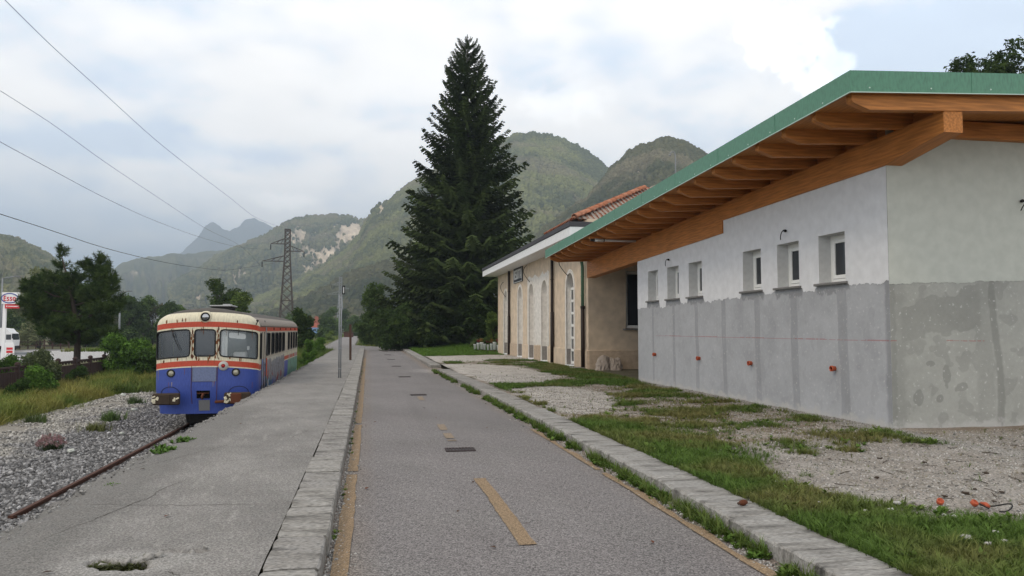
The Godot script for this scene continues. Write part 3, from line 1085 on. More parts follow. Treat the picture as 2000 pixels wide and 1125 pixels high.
# one hillside: its crest follows the skyline at distance far, its foot lies at distance near
func hillside(called: String, line: Array, near: float, far: float, rough: float, tones: Array, trees: int, tree_size: float, rock: Callable, seed_no: int) -> void:
	var x0: float = line[0][0]
	var x1: float = line[-1][0]
	var n := int(clampf((x1 - x0) / 3.5, 30, 280))
	var rows := 66
	var pt := func(x: float, t: float) -> Vector3:
		var d := pix(x, sky_y(line, x) + 5.0 * n2(x, seed_no * 10.0, 0.03))
		var hl := Vector2(d.x, d.z).length()
		var top := EYE.y + d.y / hl * far
		var flatd := Vector3(d.x / hl, 0, d.z / hl)
		if t > 1.0:
			return flatd * far * (1.0 + (t - 1.0) * 0.5) + Vector3(0, lerpf(top, -20.0, t - 1.0), 0)
		var dist := lerpf(near, far, t)
		var gully := n2(x * 0.012 * far / 800.0 + seed_no, t * 1.3, 1.0) + 0.5 * n2(x * 0.05 * far / 800.0, t * 3.0 + seed_no, 1.0)
		var y := lerpf(-3.0, top, pow(t, 1.12)) + gully * rough * sin(PI * minf(1.0, t)) * (1.0 if t < 0.97 else 0.4)
		return flatd * (dist + gully * rough * 0.8 * sin(PI * t)) + Vector3(0, maxf(y, -4.0), 0)
	var st := SurfaceTool.new()
	st.begin(Mesh.PRIMITIVE_TRIANGLES)
	st.set_smooth_group(0)
	var tone := func(x: float, t: float, p: Vector3) -> Color:
		var w := n2(p.x, p.z, 0.012) + 0.5 * n2(p.x, p.y, 0.05)
		var c: Vector3 = tones[0].lerp(tones[1], clampf(0.5 + w * 0.9, 0, 1)).lerp(Vector3(0.21, 0.18, 0.115), 0.7 * smoothstep(0.15, 0.5, n2(p.x - p.z, p.y * 1.5, 0.009)))
		var v := p - EYE
		var rk: float = rock.call(v, x, t)
		if rk > 0.0: c = c.lerp(Vector3(0.74, 0.62, 0.48) * (1.0 + 0.35 * n2(p.x + p.y, p.y, 0.05) + 0.45 * n2(p.x + 2.0 * p.y, p.y * 0.5, 0.2)), rk)
		return Color(c.x, c.y, c.z)
	for j in rows + 4:
		var t := float(j) / rows if j <= rows else 1.0 + (j - rows) * 0.4
		for i in n + 1:
			var x := lerpf(x0, x1, float(i) / n)
			var p: Vector3 = pt.call(x, t)
			st.set_color(tone.call(x, t, p))
			st.add_vertex(p)
	for j in rows + 3:
		for i in n:
			var a := j * (n + 1) + i
			for k in [a, a + n + 1, a + 1, a + 1, a + n + 1, a + n + 2]: st.add_index(k)
	setting(st, called, M.slope)
	if trees == 0: return
	rnd.seed = seed_no
	var where := []
	var tint := []
	for k in trees:
		var x := rnd.randf_range(x0, x1)
		var t := sqrt(rnd.randf()) if rnd.randf() < 0.8 else rnd.randf_range(0.9, 1.0)
		var p: Vector3 = pt.call(x, t)
		if rock.call(p - EYE, x, t) > 0.25 + 0.5 * rnd.randf(): continue
		var s := tree_size * rnd.randf_range(0.6, 1.35)
		where.append(Transform3D(Basis.from_euler(Vector3(0, rnd.randf() * TAU, 0)).scaled(Vector3(s, s * rnd.randf_range(0.8, 1.4), s)), p + Vector3(0, s * 0.25, 0)))
		var w := n2(p.x, p.z, 0.01)
		var c: Vector3 = tones[0].lerp(tones[1], clampf(0.5 + w * 1.6 + rnd.randf_range(-0.5, 0.5), 0, 1)).lerp(Vector3(0.21, 0.18, 0.115), 0.6 * smoothstep(0.15, 0.5, n2(p.x - p.z, p.y * 1.5, 0.009))) * rnd.randf_range(0.85, 1.2)
		tint.append(Color(c.x, c.y, c.z))
	var o := many(called.replace("hill", "woods").replace("mountain", "woods"), crown_blob(seed_no), M.forest, where, tint)
	tag(o, "", "", "", "stuff")


func mountains() -> void:
	var none := func(_v, _x, _t): return 0.0
	# which photo pixel a point falls on, to copy where bare rock lies on the slopes
	var inv := Basis.from_euler(Vector3(deg_to_rad(3.07), deg_to_rad(-10.41), 0)).inverse()
	var px := func(v: Vector3) -> Vector2:
		var q := inv * v
		return Vector2(1000.0 + 1500.0 * q.x / -q.z, 562.5 - 1500.0 * q.y / -q.z)
	var green_a := Vector3(0.085, 0.098, 0.042)
	var green_b := Vector3(0.17, 0.165, 0.075)
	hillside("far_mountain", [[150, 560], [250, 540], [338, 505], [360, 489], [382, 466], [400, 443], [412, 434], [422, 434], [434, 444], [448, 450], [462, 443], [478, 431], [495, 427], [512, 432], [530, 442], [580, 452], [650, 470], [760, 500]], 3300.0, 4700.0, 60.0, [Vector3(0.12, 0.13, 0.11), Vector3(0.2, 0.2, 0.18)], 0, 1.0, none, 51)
	hillside("blue_hill", [[60, 600], [150, 570], [215, 530], [240, 515], [270, 503], [330, 497], [400, 491], [450, 487], [520, 490], [640, 520]], 1300.0, 2300.0, 40.0, [green_a, green_b], 0, 1.0, func(v, _x, _t):
		var q: Vector2 = px.call(v)
		return 0.6 * smoothstep(1.0, 0.6, Vector2((q.x - 262) / 9.0, (q.y - 533) / 4.0).length()), 52)
	hillside("left_hill", [[-260, 430], [-120, 448], [-40, 460], [0, 467], [35, 472], [60, 483], [85, 497], [105, 512], [140, 548], [185, 590], [230, 640]], 400.0, 1000.0, 14.0, [green_a * 1.1, green_b * 1.1], 9000, 5.0, none, 53)
	var scar := func(v, _x, _t):
		var q: Vector2 = px.call(v)
		var w := n2(q.x, q.y, 0.06) + 0.8 * n2(q.x + q.y, q.y * 0.6, 0.2)
		var m := 0.0
		m = maxf(m, smoothstep(1.1, 0.5, Vector2((q.x - 684 + (q.y - 452) * 0.7) / 42.0, (q.y - 454) / 32.0).length() + w * 0.65))
		m = maxf(m, smoothstep(1.1, 0.5, Vector2((q.x - 634 + (q.y - 500) * 1.2) / 30.0, (q.y - 500) / 32.0).length() + w * 1.0))
		m = maxf(m, 0.8 * smoothstep(1.2, 0.5, Vector2((q.x - 578) / 30.0, (q.y - 457) / 20.0).length() + w * 1.2))
		m = maxf(m, 0.8 * smoothstep(1.1, 0.5, Vector2((q.x - 600) / 28.0, (q.y - 492) / 14.0).length() + w * 1.0))
		m = maxf(m, 0.7 * smoothstep(1.2, 0.4, Vector2((q.x - 468) / 18.0, (q.y - 532) / 22.0).length() + w * 1.2))
		m = maxf(m, 0.8 * smoothstep(1.1, 0.4, Vector2((q.x - 385) / 14.0, (q.y - 583) / 10.0).length() + w * 1.2))
		return m
	hillside("scarred_mountain", [[330, 560], [380, 530], [420, 503], [455, 488], [490, 474], [520, 459], [550, 441], [575, 431], [605, 424], [640, 421], [680, 424], [710, 430], [740, 445], [800, 470], [900, 500]], 900.0, 1600.0, 26.0, [green_a, green_b], 22000, 5.2, scar, 54)
	hillside("steep_mountain", [[360, 640], [430, 612], [500, 585], [560, 562], [614, 534], [650, 510], [679, 488], [705, 455], [716, 431], [735, 408], [760, 392], [790, 368], [815, 352], [850, 333], [900, 308], [950, 288], [1000, 268], [1040, 262], [1075, 267], [1110, 279], [1150, 300], [1180, 326], [1200, 345], [1240, 385], [1300, 420], [1400, 450]], 560.0, 1100.0, 15.0, [green_a, green_b * Vector3(1.1, 1.18, 0.95)], 46000, 4.4, func(v, _x, _t):
		var q: Vector2 = px.call(v)
		var w := n2(q.x, q.y, 0.06) + 0.7 * n2(q.x, q.y, 0.17)
		return 0.75 * smoothstep(1.1, 0.5, Vector2((q.x - 742 + (q.y - 412) * 0.8) / 14.0, (q.y - 412) / 22.0).length() + w * 0.9), 55)
	hillside("rocky_hill", [[1040, 470], [1080, 440], [1120, 412], [1150, 388], [1175, 358], [1200, 327], [1225, 305], [1250, 291], [1280, 281], [1310, 275], [1340, 282], [1365, 298], [1390, 318], [1430, 350], [1500, 400], [1600, 450]], 330.0, 680.0, 20.0, [green_a * 0.62, green_b * 0.58], 18000, 4.0, func(v, _x, _t):
		var q: Vector2 = px.call(v)
		var w := n2(q.x, q.y, 0.05) + 0.7 * n2(q.x * 2.0, q.y, 0.12)
		return 0.42 * smoothstep(1.2, 0.5, Vector2((q.x - 1262) / 50.0, (q.y - 335) / 40.0).length() + 0.9 * n2(q.x * 2.2, q.y * 0.8, 0.12) + 0.7 * n2(q.x * 2.0, q.y, 0.33)), 56)
	hillside("wooded_hill", [[380, 650], [450, 640], [520, 628], [575, 603], [620, 580], [660, 556], [700, 538], [760, 522], [830, 508], [900, 500], [1000, 495], [1100, 500]], 450.0, 640.0, 10.0, [green_a * 0.55, green_b * 0.5], 9000, 5.5, none, 57)


# ---------------------------------------------------------------- the annex under construction
const WX := 7.69
const FAR_Z := -21.45
const NEAR_Z := -10.35


func soffit(x: float, z: float) -> float:
	return 4.785 + 0.043 * (x - 6.2) - 0.031 * (-z - 9.0)


func cement_picture(w: int, h: int, wide: float, high: float, side: bool) -> ImageTexture:
	var im := Image.create(w, h, false, Image.FORMAT_RGB8)
	var strips := [-20.26, -18.79, -17.36, -15.92, -14.42, -13.04, -11.55]
	var sills := [-20.2, -18.77, -17.38, -14.58, -13.19, -11.80]
	for j in h:
		var y := high * (1.0 - (j + 0.5) / h)
		for i in w:
			var u := wide * (i + 0.5) / w
			var a := n2(u, y, 0.7)
			var b := n2(u + 30.0, y, 3.0)
			var f := n2(u, y + 50.0, 12.0)
			var c := Vector3(0.375, 0.385, 0.405) if side else Vector3(0.345, 0.35, 0.325)
			c *= 1.0 + 0.10 * a + 0.07 * b + 0.05 * f
			var damp := 0.0
			if side:
				var z := FAR_Z + u
				var k := 0
				for s in strips:
					var ds: float = absf(z - s - 0.04 * n2(y, s, 0.9) - 0.03 * (2.3 - y))
					var ww := 0.055 + 0.02 * k * 0.5 + 0.02 * b
					damp = maxf(damp, 0.55 * smoothstep(ww + 0.03, ww - 0.02, ds))
					damp = maxf(damp, 0.85 * smoothstep(0.022, 0.006, absf(ds - ww)) * (0.5 + 0.8 * a))
					k += 1
				for s in sills:
					if absf(z - s) < 0.52 and y > 2.0: damp = maxf(damp, 0.95 * smoothstep(2.22, 2.27, y + 0.09 * b + 0.05 * f - 0.02) * smoothstep(0.50, 0.44, absf(z - s) + 0.04 * b))
				damp = maxf(damp, 0.24 * smoothstep(0.10, 0.22, n2(u * 1.3, y, 0.9) + 0.3 * b - 0.25 * absf(z + 14.2) * 0.4))
				damp = maxf(damp, 0.8 * smoothstep(0.13, 0.05, absf(z + 10.37) + 0.03 * b))
				damp = maxf(damp, 0.18 * smoothstep(0.34, 0.42, n2(u * 2.0, y * 2.0, 1.0) + 0.2 * f))
			else:
				var x := WX + u
				damp = maxf(damp, 0.75 * smoothstep(0.11, 0.05, x - 7.71 + 0.03 * b))
				damp = maxf(damp, 0.45 * smoothstep(0.26, 0.14, x - 7.74 + 0.04 * b))
				var q := n2(x * 0.8, y * 0.8, 1.0) * 0.3 + b * 0.13
				damp = maxf(damp, 0.62 * smoothstep(0.02, 0.06, 0.30 - absf(y - 1.88 - 0.16 * (x - 8.5) - 0.1 * sin(x * 4.0)) + q * 0.9) * smoothstep(9.35, 9.2, x) * smoothstep(7.8, 7.9, x))
				damp = maxf(damp, 0.33 * smoothstep(9.12, 9.2, x + 0.05 * b) * smoothstep(9.50, 9.42, x + 0.05 * b))
				damp = maxf(damp, 0.8 * smoothstep(0.085, 0.04, absf(x - 9.515 - 0.06 * sin(y * 2.2)) + 0.02 * b))
				damp = maxf(damp, 0.4 * smoothstep(0.16, 0.26, n2(x * 1.6 + 7.0, y * 1.6, 1.0) + 0.25 * b))
				for s in [[8.35, 1.12, 0.08, 0.045], [8.62, 0.95, 0.07, 0.16], [8.86, 0.76, 0.12, 0.08], [8.5, 0.60, 0.05, 0.05], [8.14, 0.62, 0.09, 0.10]]:
					damp = maxf(damp, 0.7 * smoothstep(1.05, 0.9, Vector2((x - s[0]) / s[2], (y - s[1]) / s[3]).length() + b * 0.6))
			c = c.lerp(c * (0.64 if side else 0.66), clampf(damp, 0, 1))
			# splashed lime along the foot
			c = c.lerp(Vector3(0.46, 0.455, 0.44), 0.8 * smoothstep(0.30, 0.16, y + 0.12 * b + 0.06 * f))
			if f > 0.56: c = c.lerp(Vector3(0.55, 0.55, 0.54), 0.6)
			# red chalk line
			var line := absf(y - 1.475 - 0.003 * sin(u * 3.0))
			if side and u > 1.4 or not side and (u < 0.10 or (u > 0.95 and u < 1.62)):
				if line < 0.007 and f > -0.35: c = c.lerp(Vector3(0.33, 0.09, 0.09), 0.55)
			im.set_pixel(i, j, lin(c.x, c.y, c.z))
	return ImageTexture.create_from_image(im)


func annex() -> void:
	var a := thing("annex_building", "unfinished flat-roofed annex with white over grey cement walls and green roof edge", "building", Vector3.ZERO)
	var side := mat("cement_side", Color.WHITE, 0.93, cement_picture(1152, 264, 11.1, 2.6, true), 1.0, 0.0, {"uv": true})
	var front := mat("cement_front", Color.WHITE, 0.93, cement_picture(384, 336, 3.0, 2.6, false), 1.0, 0.0, {"uv": true})
	var smap := func(d: float) -> Callable: return func(u, v): return Vector3(WX + d, v, FAR_Z + u)
	var wins := []
	for c in [-20.2, -18.77, -17.38, -14.58, -13.19, -11.80]: wins.append(rect_hole(c - FAR_Z - 0.38, c - FAR_Z + 0.38, 2.445, 3.27))
	var us := steps(0.0, 11.1, 0.6)
	var st := flat()
	holed(st, us, func(_u): return 0.05, func(_u): return 4.15, 4, wins, smap.call(0.0), Vector2(1.0 / 11.1, 1.0 / 2.6))
	done(st, "side_wall", side, a)
	# the white coat of plaster ends in a torn edge over the cement
	var ragged := func(u: float) -> float:
		var b := 2.22 + 0.014 * u + 0.07 * n2(u, 1.0, 1.1) + 0.045 * n2(u, 4.0, 5.0) + 0.02 * n2(u, 9.0, 16.0)
		for o in wins:
			var e := maxf(o[0] - u, u - o[1])
			b = maxf(b, lerpf(2.398, b, smoothstep(0.06, 0.15, e + 0.03 * n2(u, 3.0, 9.0))))
		return minf(b, 2.43)
	st = flat()
	holed(st, steps(0.0, 11.1, 0.02), ragged, func(_u): return 4.15, 1, wins, smap.call(-0.006))
	done(st, "side_plaster", M.plaster_white, a)
	# end wall
	var emap := func(u, v): return Vector3(WX + u, v, NEAR_Z)
	st = flat()
	holed(st, steps(0.0, 8.3, 0.5), func(_u): return 0.05, func(_u): return 4.75, 4, [], emap, Vector2(1.0 / 3.0, 1.0 / 2.6))
	done(st, "end_wall", front, a)
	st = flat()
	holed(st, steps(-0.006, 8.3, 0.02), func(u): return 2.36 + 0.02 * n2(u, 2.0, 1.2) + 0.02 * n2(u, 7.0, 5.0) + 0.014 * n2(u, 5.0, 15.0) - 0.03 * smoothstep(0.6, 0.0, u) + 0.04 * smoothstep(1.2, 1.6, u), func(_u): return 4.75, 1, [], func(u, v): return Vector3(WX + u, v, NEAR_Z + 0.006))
	done(st, "end_plaster", M.plaster_green_shaded, a)
	st = flat()
	box(st, Vector3(16.1, 2.4, -18.6), Vector3(0.2, 4.9, 17.4))
	box(st, Vector3(11.95, 2.3, FAR_Z + 0.11), Vector3(8.1, 4.4, 0.2))
	done(st, "rear_wall", M.cement, a)  # unseen walls, added to close the building off from light
	# windows
	for o in wins:
		var w := Node3D.new()
		w.name = "window"
		a.add_child(w, true)
		st = flat()
		band(st, rim_of(o, 1), smap.call(-0.006), smap.call(0.30))
		done(st, "reveal", M.reveal, w)
		var zc: float = FAR_Z + (o[0] + o[1]) * 0.5
		st = flat()
		for s in [-1.0, 1.0]:
			box(st, Vector3(WX + 0.26, 2.857, zc + s * 0.345), Vector3(0.07, 0.825, 0.07), 0.006)
			box(st, Vector3(WX + 0.26, 2.857 + s * 0.377, zc), Vector3(0.07, 0.07, 0.62), 0.006)
		done(st, "frame", M.window_white, w)
		st = flat()
		for s in [-1.0, 1.0]:
			box(st, Vector3(WX + 0.235, 2.857, zc + s * 0.276), Vector3(0.05, 0.68, 0.065), 0.006)
			box(st, Vector3(WX + 0.235, 2.857 + s * 0.308, zc), Vector3(0.05, 0.065, 0.487), 0.006)
		done(st, "sash", M.window_white, w)
		st = flat()
		box(st, Vector3(WX + 0.24, 2.857, zc), Vector3(0.012, 0.56, 0.49))
		done(st, "pane", M.dark_pane, w)
		st = flat()
		box(st, Vector3(WX + 0.075, 2.42, zc - 0.02), Vector3(0.27, 0.04, 0.92), 0.006)
		done(st, "sill", M.sill_stone, w)
	# main beam on the wall
	st = flat()
	var top := func(z: float) -> float: return soffit(7.8, z) - 0.222
	var poly := PackedVector2Array([Vector2(-26.7, top.call(-26.7)), Vector2(-26.7, 3.49), Vector2(-15.84, 3.78), Vector2(-15.84, 4.065), Vector2(-10.36, 4.135), Vector2(-9.10, 4.335), Vector2(-9.10, top.call(-9.1))])
	prism(st, poly, Vector3(7.655, 0, 0), Vector3(0, 0, 1), Vector3.UP, Vector3(0.295, 0, 0))
	done(st, "main_beam", M.wood_z, a)
	st = flat()
	quad(st, Vector3(7.83, top.call(-26.9) - 0.05, -26.9), Vector3(7.83, top.call(-9.5) - 0.05, -9.5), Vector3(7.83, soffit(7.83, -9.5), -9.5), Vector3(7.83, soffit(7.83, -26.9), -26.9))
	done(st, "infill_board", M.wood_z, a)
	st = flat()
	box(st, Vector3(12.1, 4.72, NEAR_Z + 0.05), Vector3(8.25, 0.26, 0.16), 0.01)
	done(st, "wall_plate", M.wood_x, a)
	# roof
	var roof := Node3D.new()
	roof.name = "roof"
	a.add_child(roof, true)
	var x0 := 6.2
	var x1 := 17.0
	var z0 := -9.0
	var z1 := -26.95
	st = flat()
	var cs := []
	for up in [0.0, 0.255]:
		for q in [[x0, z0], [x1, z0], [x1, z1], [x0, z1]]: cs.append(Vector3(q[0], soffit(q[0], q[1]) + up, q[1]))
	var mid := (cs[0] + cs[6]) * 0.5 as Vector3
	for f in [[4, 5, 6, 7], [0, 1, 5, 4], [1, 2, 6, 5], [2, 3, 7, 6], [3, 0, 4, 7]]: face_out(st, [cs[f[0]], cs[f[1]], cs[f[2]], cs[f[3]]], mid)
	done(st, "deck", M.roof_sheet, roof)
	# soffit boards run along the eaves
	var n := 13
	for k in n:
		st = flat()
		var xa := lerpf(x0, 8.6, float(k) / n) + 0.003
		var xb := lerpf(x0, 8.6, float(k + 1) / n) - 0.003
		quad(st, Vector3(xa, soffit(xa, z0) - 0.003, z0), Vector3(xa, soffit(xa, z1) - 0.003, z1), Vector3(xb, soffit(xb, z1) - 0.003, z1), Vector3(xb, soffit(xb, z0) - 0.003, z0))
		done(st, "soffit_board", M.wood_board, roof)
	st = flat()
	quad(st, cs[0], cs[3], cs[2], cs[1])
	done(st, "soffit", M.wood_board, roof)
	# rafters: sawn with a slanted nose
	var rz := -9.08
	var idx := 0
	while rz > -26.8:
		st = flat()
		var xe := 8.1 if idx > 0 else 16.5
		var s0 := soffit(6.26, rz)
		var s1 := soffit(xe, rz)
		prism(st, PackedVector2Array([Vector2(6.26, s0 - 0.004), Vector2(6.26, s0 - 0.10), Vector2(6.29, s0 - 0.125), Vector2(6.53, soffit(6.53, rz) - 0.222), Vector2(xe, s1 - 0.222), Vector2(xe, s1 - 0.004)]), Vector3(0, 0, rz), Vector3.RIGHT, Vector3.UP, Vector3(0, 0, -0.12))
		done(st, "rafter", M.wood_x, roof)
		rz -= 0.829
		idx += 1
	# green sheet-metal edge
	st = flat()
	prism(st, PackedVector2Array([Vector2(z0 + 0.03, soffit(x0, z0) - 0.02), Vector2(z1, soffit(x0, z1) - 0.02), Vector2(z1, soffit(x0, z1) + 0.27), Vector2(z0 + 0.03, soffit(x0, z0) + 0.27)]), Vector3(x0 - 0.03, 0, 0), Vector3(0, 0, 1), Vector3.UP, Vector3(0.027, 0, 0))
	done(st, "edge_trim", M.green_metal, roof)
	st = flat()
	prism(st, PackedVector2Array([Vector2(x0 - 0.002, soffit(x0, z0) - 0.02), Vector2(x1, soffit(x1, z0) - 0.02), Vector2(x1, soffit(x1, z0) + 0.27), Vector2(x0 - 0.002, soffit(x0, z0) + 0.27)]), Vector3(0, 0, z0 + 0.003), Vector3.RIGHT, Vector3.UP, Vector3(0, 0, 0.027))
	done(st, "edge_trim", M.green_metal, roof)
	for k in 8:
		st = flat()
		var z := -10.9 - k * 2.0
		box(st, Vector3(x0 - 0.031, soffit(x0, z) + 0.125, z), Vector3(0.006, 0.288, 0.012))
		done(st, "seam", M.green_metal, roof)
	for k in 5:
		st = flat()
		var x := 8.0 + k * 2.0
		box(st, Vector3(x, soffit(x, z0) + 0.125, z0 + 0.031), Vector3(0.012, 0.288, 0.006))
		done(st, "seam", M.green_metal, roof)
	st = flat()
	bar(st, Vector3(x0 - 0.035, soffit(x0, z0) - 0.024, z0 + 0.03), Vector3(x0 - 0.035, soffit(x0, z1) - 0.024, z1), 0.014, 0.012)
	bar(st, Vector3(x0 - 0.03, soffit(x0, z0) - 0.024, z0 + 0.036), Vector3(x1, soffit(x1, z0) - 0.024, z0 + 0.036), 0.014, 0.012)
	done(st, "drip_edge", M.green_edge, roof)
	for k in 24:
		st = flat()
		var z := -9.6 - k * 0.72
		lathe(st, [Vector2(0.012, 0), Vector2(0.010, 0.006), Vector2(0, 0.008)], 8, Vector3(x0 - 0.03, soffit(x0, z) + 0.03, z), Basis(Vector3(0, 1, 0), Vector3(-1, 0, 0), Vector3(0, 0, 1)))
		done(st, "rivet", M.green_edge, roof)
	for k in 8:
		st = flat()
		var x := 6.45 + k * 0.92
		lathe(st, [Vector2(0.012, 0), Vector2(0.010, 0.006), Vector2(0, 0.008)], 8, Vector3(x, soffit(x, z0) + 0.04, z0 + 0.03), Basis(Vector3(1, 0, 0), Vector3(0, 0, 1), Vector3(0, -1, 0)))
		done(st, "rivet", M.green_edge, roof)
	# pipe ends and cable ends in the wall
	for p in [[-11.78, 0.99], [-14.66, 0.955], [-17.18, 0.96], [-20.05, 0.96]]:
		st = smooth()
		var b := Basis(Vector3(0, 1, 0), Vector3(-1, 0.0, 0.25).normalized(), Vector3(0, 0, 1))
		lathe(st, [Vector2(0.0312, 0.0850), Vector2(0.0312, 0.0000), Vector2(0.0406, 0.0000), Vector2(0.0406, 0.0255), Vector2(0.0406, 0.0467), Vector2(0.0484, 0.0510), Vector2(0.0484, 0.0978), Vector2(0.0390, 0.0978), Vector2(0.0390, 0.0255), Vector2(0.0, 0.03)], 16, Vector3(WX, p[1], p[0]), b)
		var o := done(st, "drain_stub", M.pipe_orange, a)
		tag(o, "orange plastic drain stub in the grey cement wall")
	for p in [Vector3(WX - 0.01, 3.50, -13.21), Vector3(WX - 0.01, 3.47, -18.98)]:
		cable_end(a, p, Vector3(-1, 0, 0), Vector3(0, 0, 1))
	cable_end(a, Vector3(10.03, 3.66, NEAR_Z + 0.01), Vector3(0, 0, 1), Vector3(1, 0, 0))
	# white waste pipe under the eaves
	st = smooth()
	tube(st, [Vector3(6.42, 4.245, -21.5), Vector3(7.66, 4.235, -21.5)], 0.032, 12)
	tube(st, [Vector3(6.40, 4.245, -21.5), Vector3(6.66, 4.244, -21.5)], 0.045, 12)
	done(st, "waste_pipe", M.pvc, a)
	st = smooth()
	tube(st, [Vector3(6.28, 4.245, -21.5), Vector3(6.40, 4.245, -21.5)], 0.040, 12)
	done(st, "pipe_cap", M.black, a)
	st = smooth()
	tube(st, [Vector3(6.67, 4.244, -21.5), Vector3(6.69, 4.244, -21.5)], 0.048, 12)
	done(st, "pipe_collar", M.black, a)


func cable_end(parent: Node, p: Vector3, out: Vector3, along: Vector3) -> void:
	var st := smooth()
	var path := []
	for k in 9:
		var t := k / 8.0
		path.append(p + out * (0.03 + 0.07 * sin(t * 2.4)) + along * (0.05 * sin(t * 4.5) - 0.03 * t) - Vector3(0, 0.17 * t * t - 0.03 * sin(t * 3.0), 0))
	tube(st, path, 0.009, 6)
	lathe(st, [Vector2(0, -0.03), Vector2(0.028, -0.02), Vector2(0.03, 0.01), Vector2(0, 0.03)], 8, p + out * 0.03)
	done(st, "cable_end", M.black, parent)


# ---------------------------------------------------------------- the old station
func arch_ring(st: SurfaceTool, uc: float, r: float, v0: float, spring: float, wide: float, map_out: Callable) -> void:
	var inner := []
	var outer := []
	inner.append(Vector2(uc + r, v0))
	outer.append(Vector2(uc + r + wide, v0))
	for k in 17:
		var t := PI * k / 16.0
		inner.append(Vector2(uc + r * cos(t), spring + r * sin(t)))
		outer.append(Vector2(uc + (r + wide) * cos(t), spring + (r + wide) * sin(t)))
	inner.append(Vector2(uc - r, v0))
	outer.append(Vector2(uc - r - wide, v0))
	for k in inner.size() - 1:
		var f := func(p: Vector2, d: float) -> Vector3: return map_out.call(p.x, p.y, d)
		quad(st, f.call(inner[k], -0.03), f.call(outer[k], -0.03), f.call(outer[k + 1], -0.03), f.call(inner[k + 1], -0.03))
		quad(st, f.call(outer[k], 0.01), f.call(outer[k + 1], 0.01), f.call(outer[k + 1], -0.03), f.call(outer[k], -0.03))
		quad(st, f.call(inner[k], 0.02), f.call(inner[k], -0.03), f.call(inner[k + 1], -0.03), f.call(inner[k + 1], 0.02))


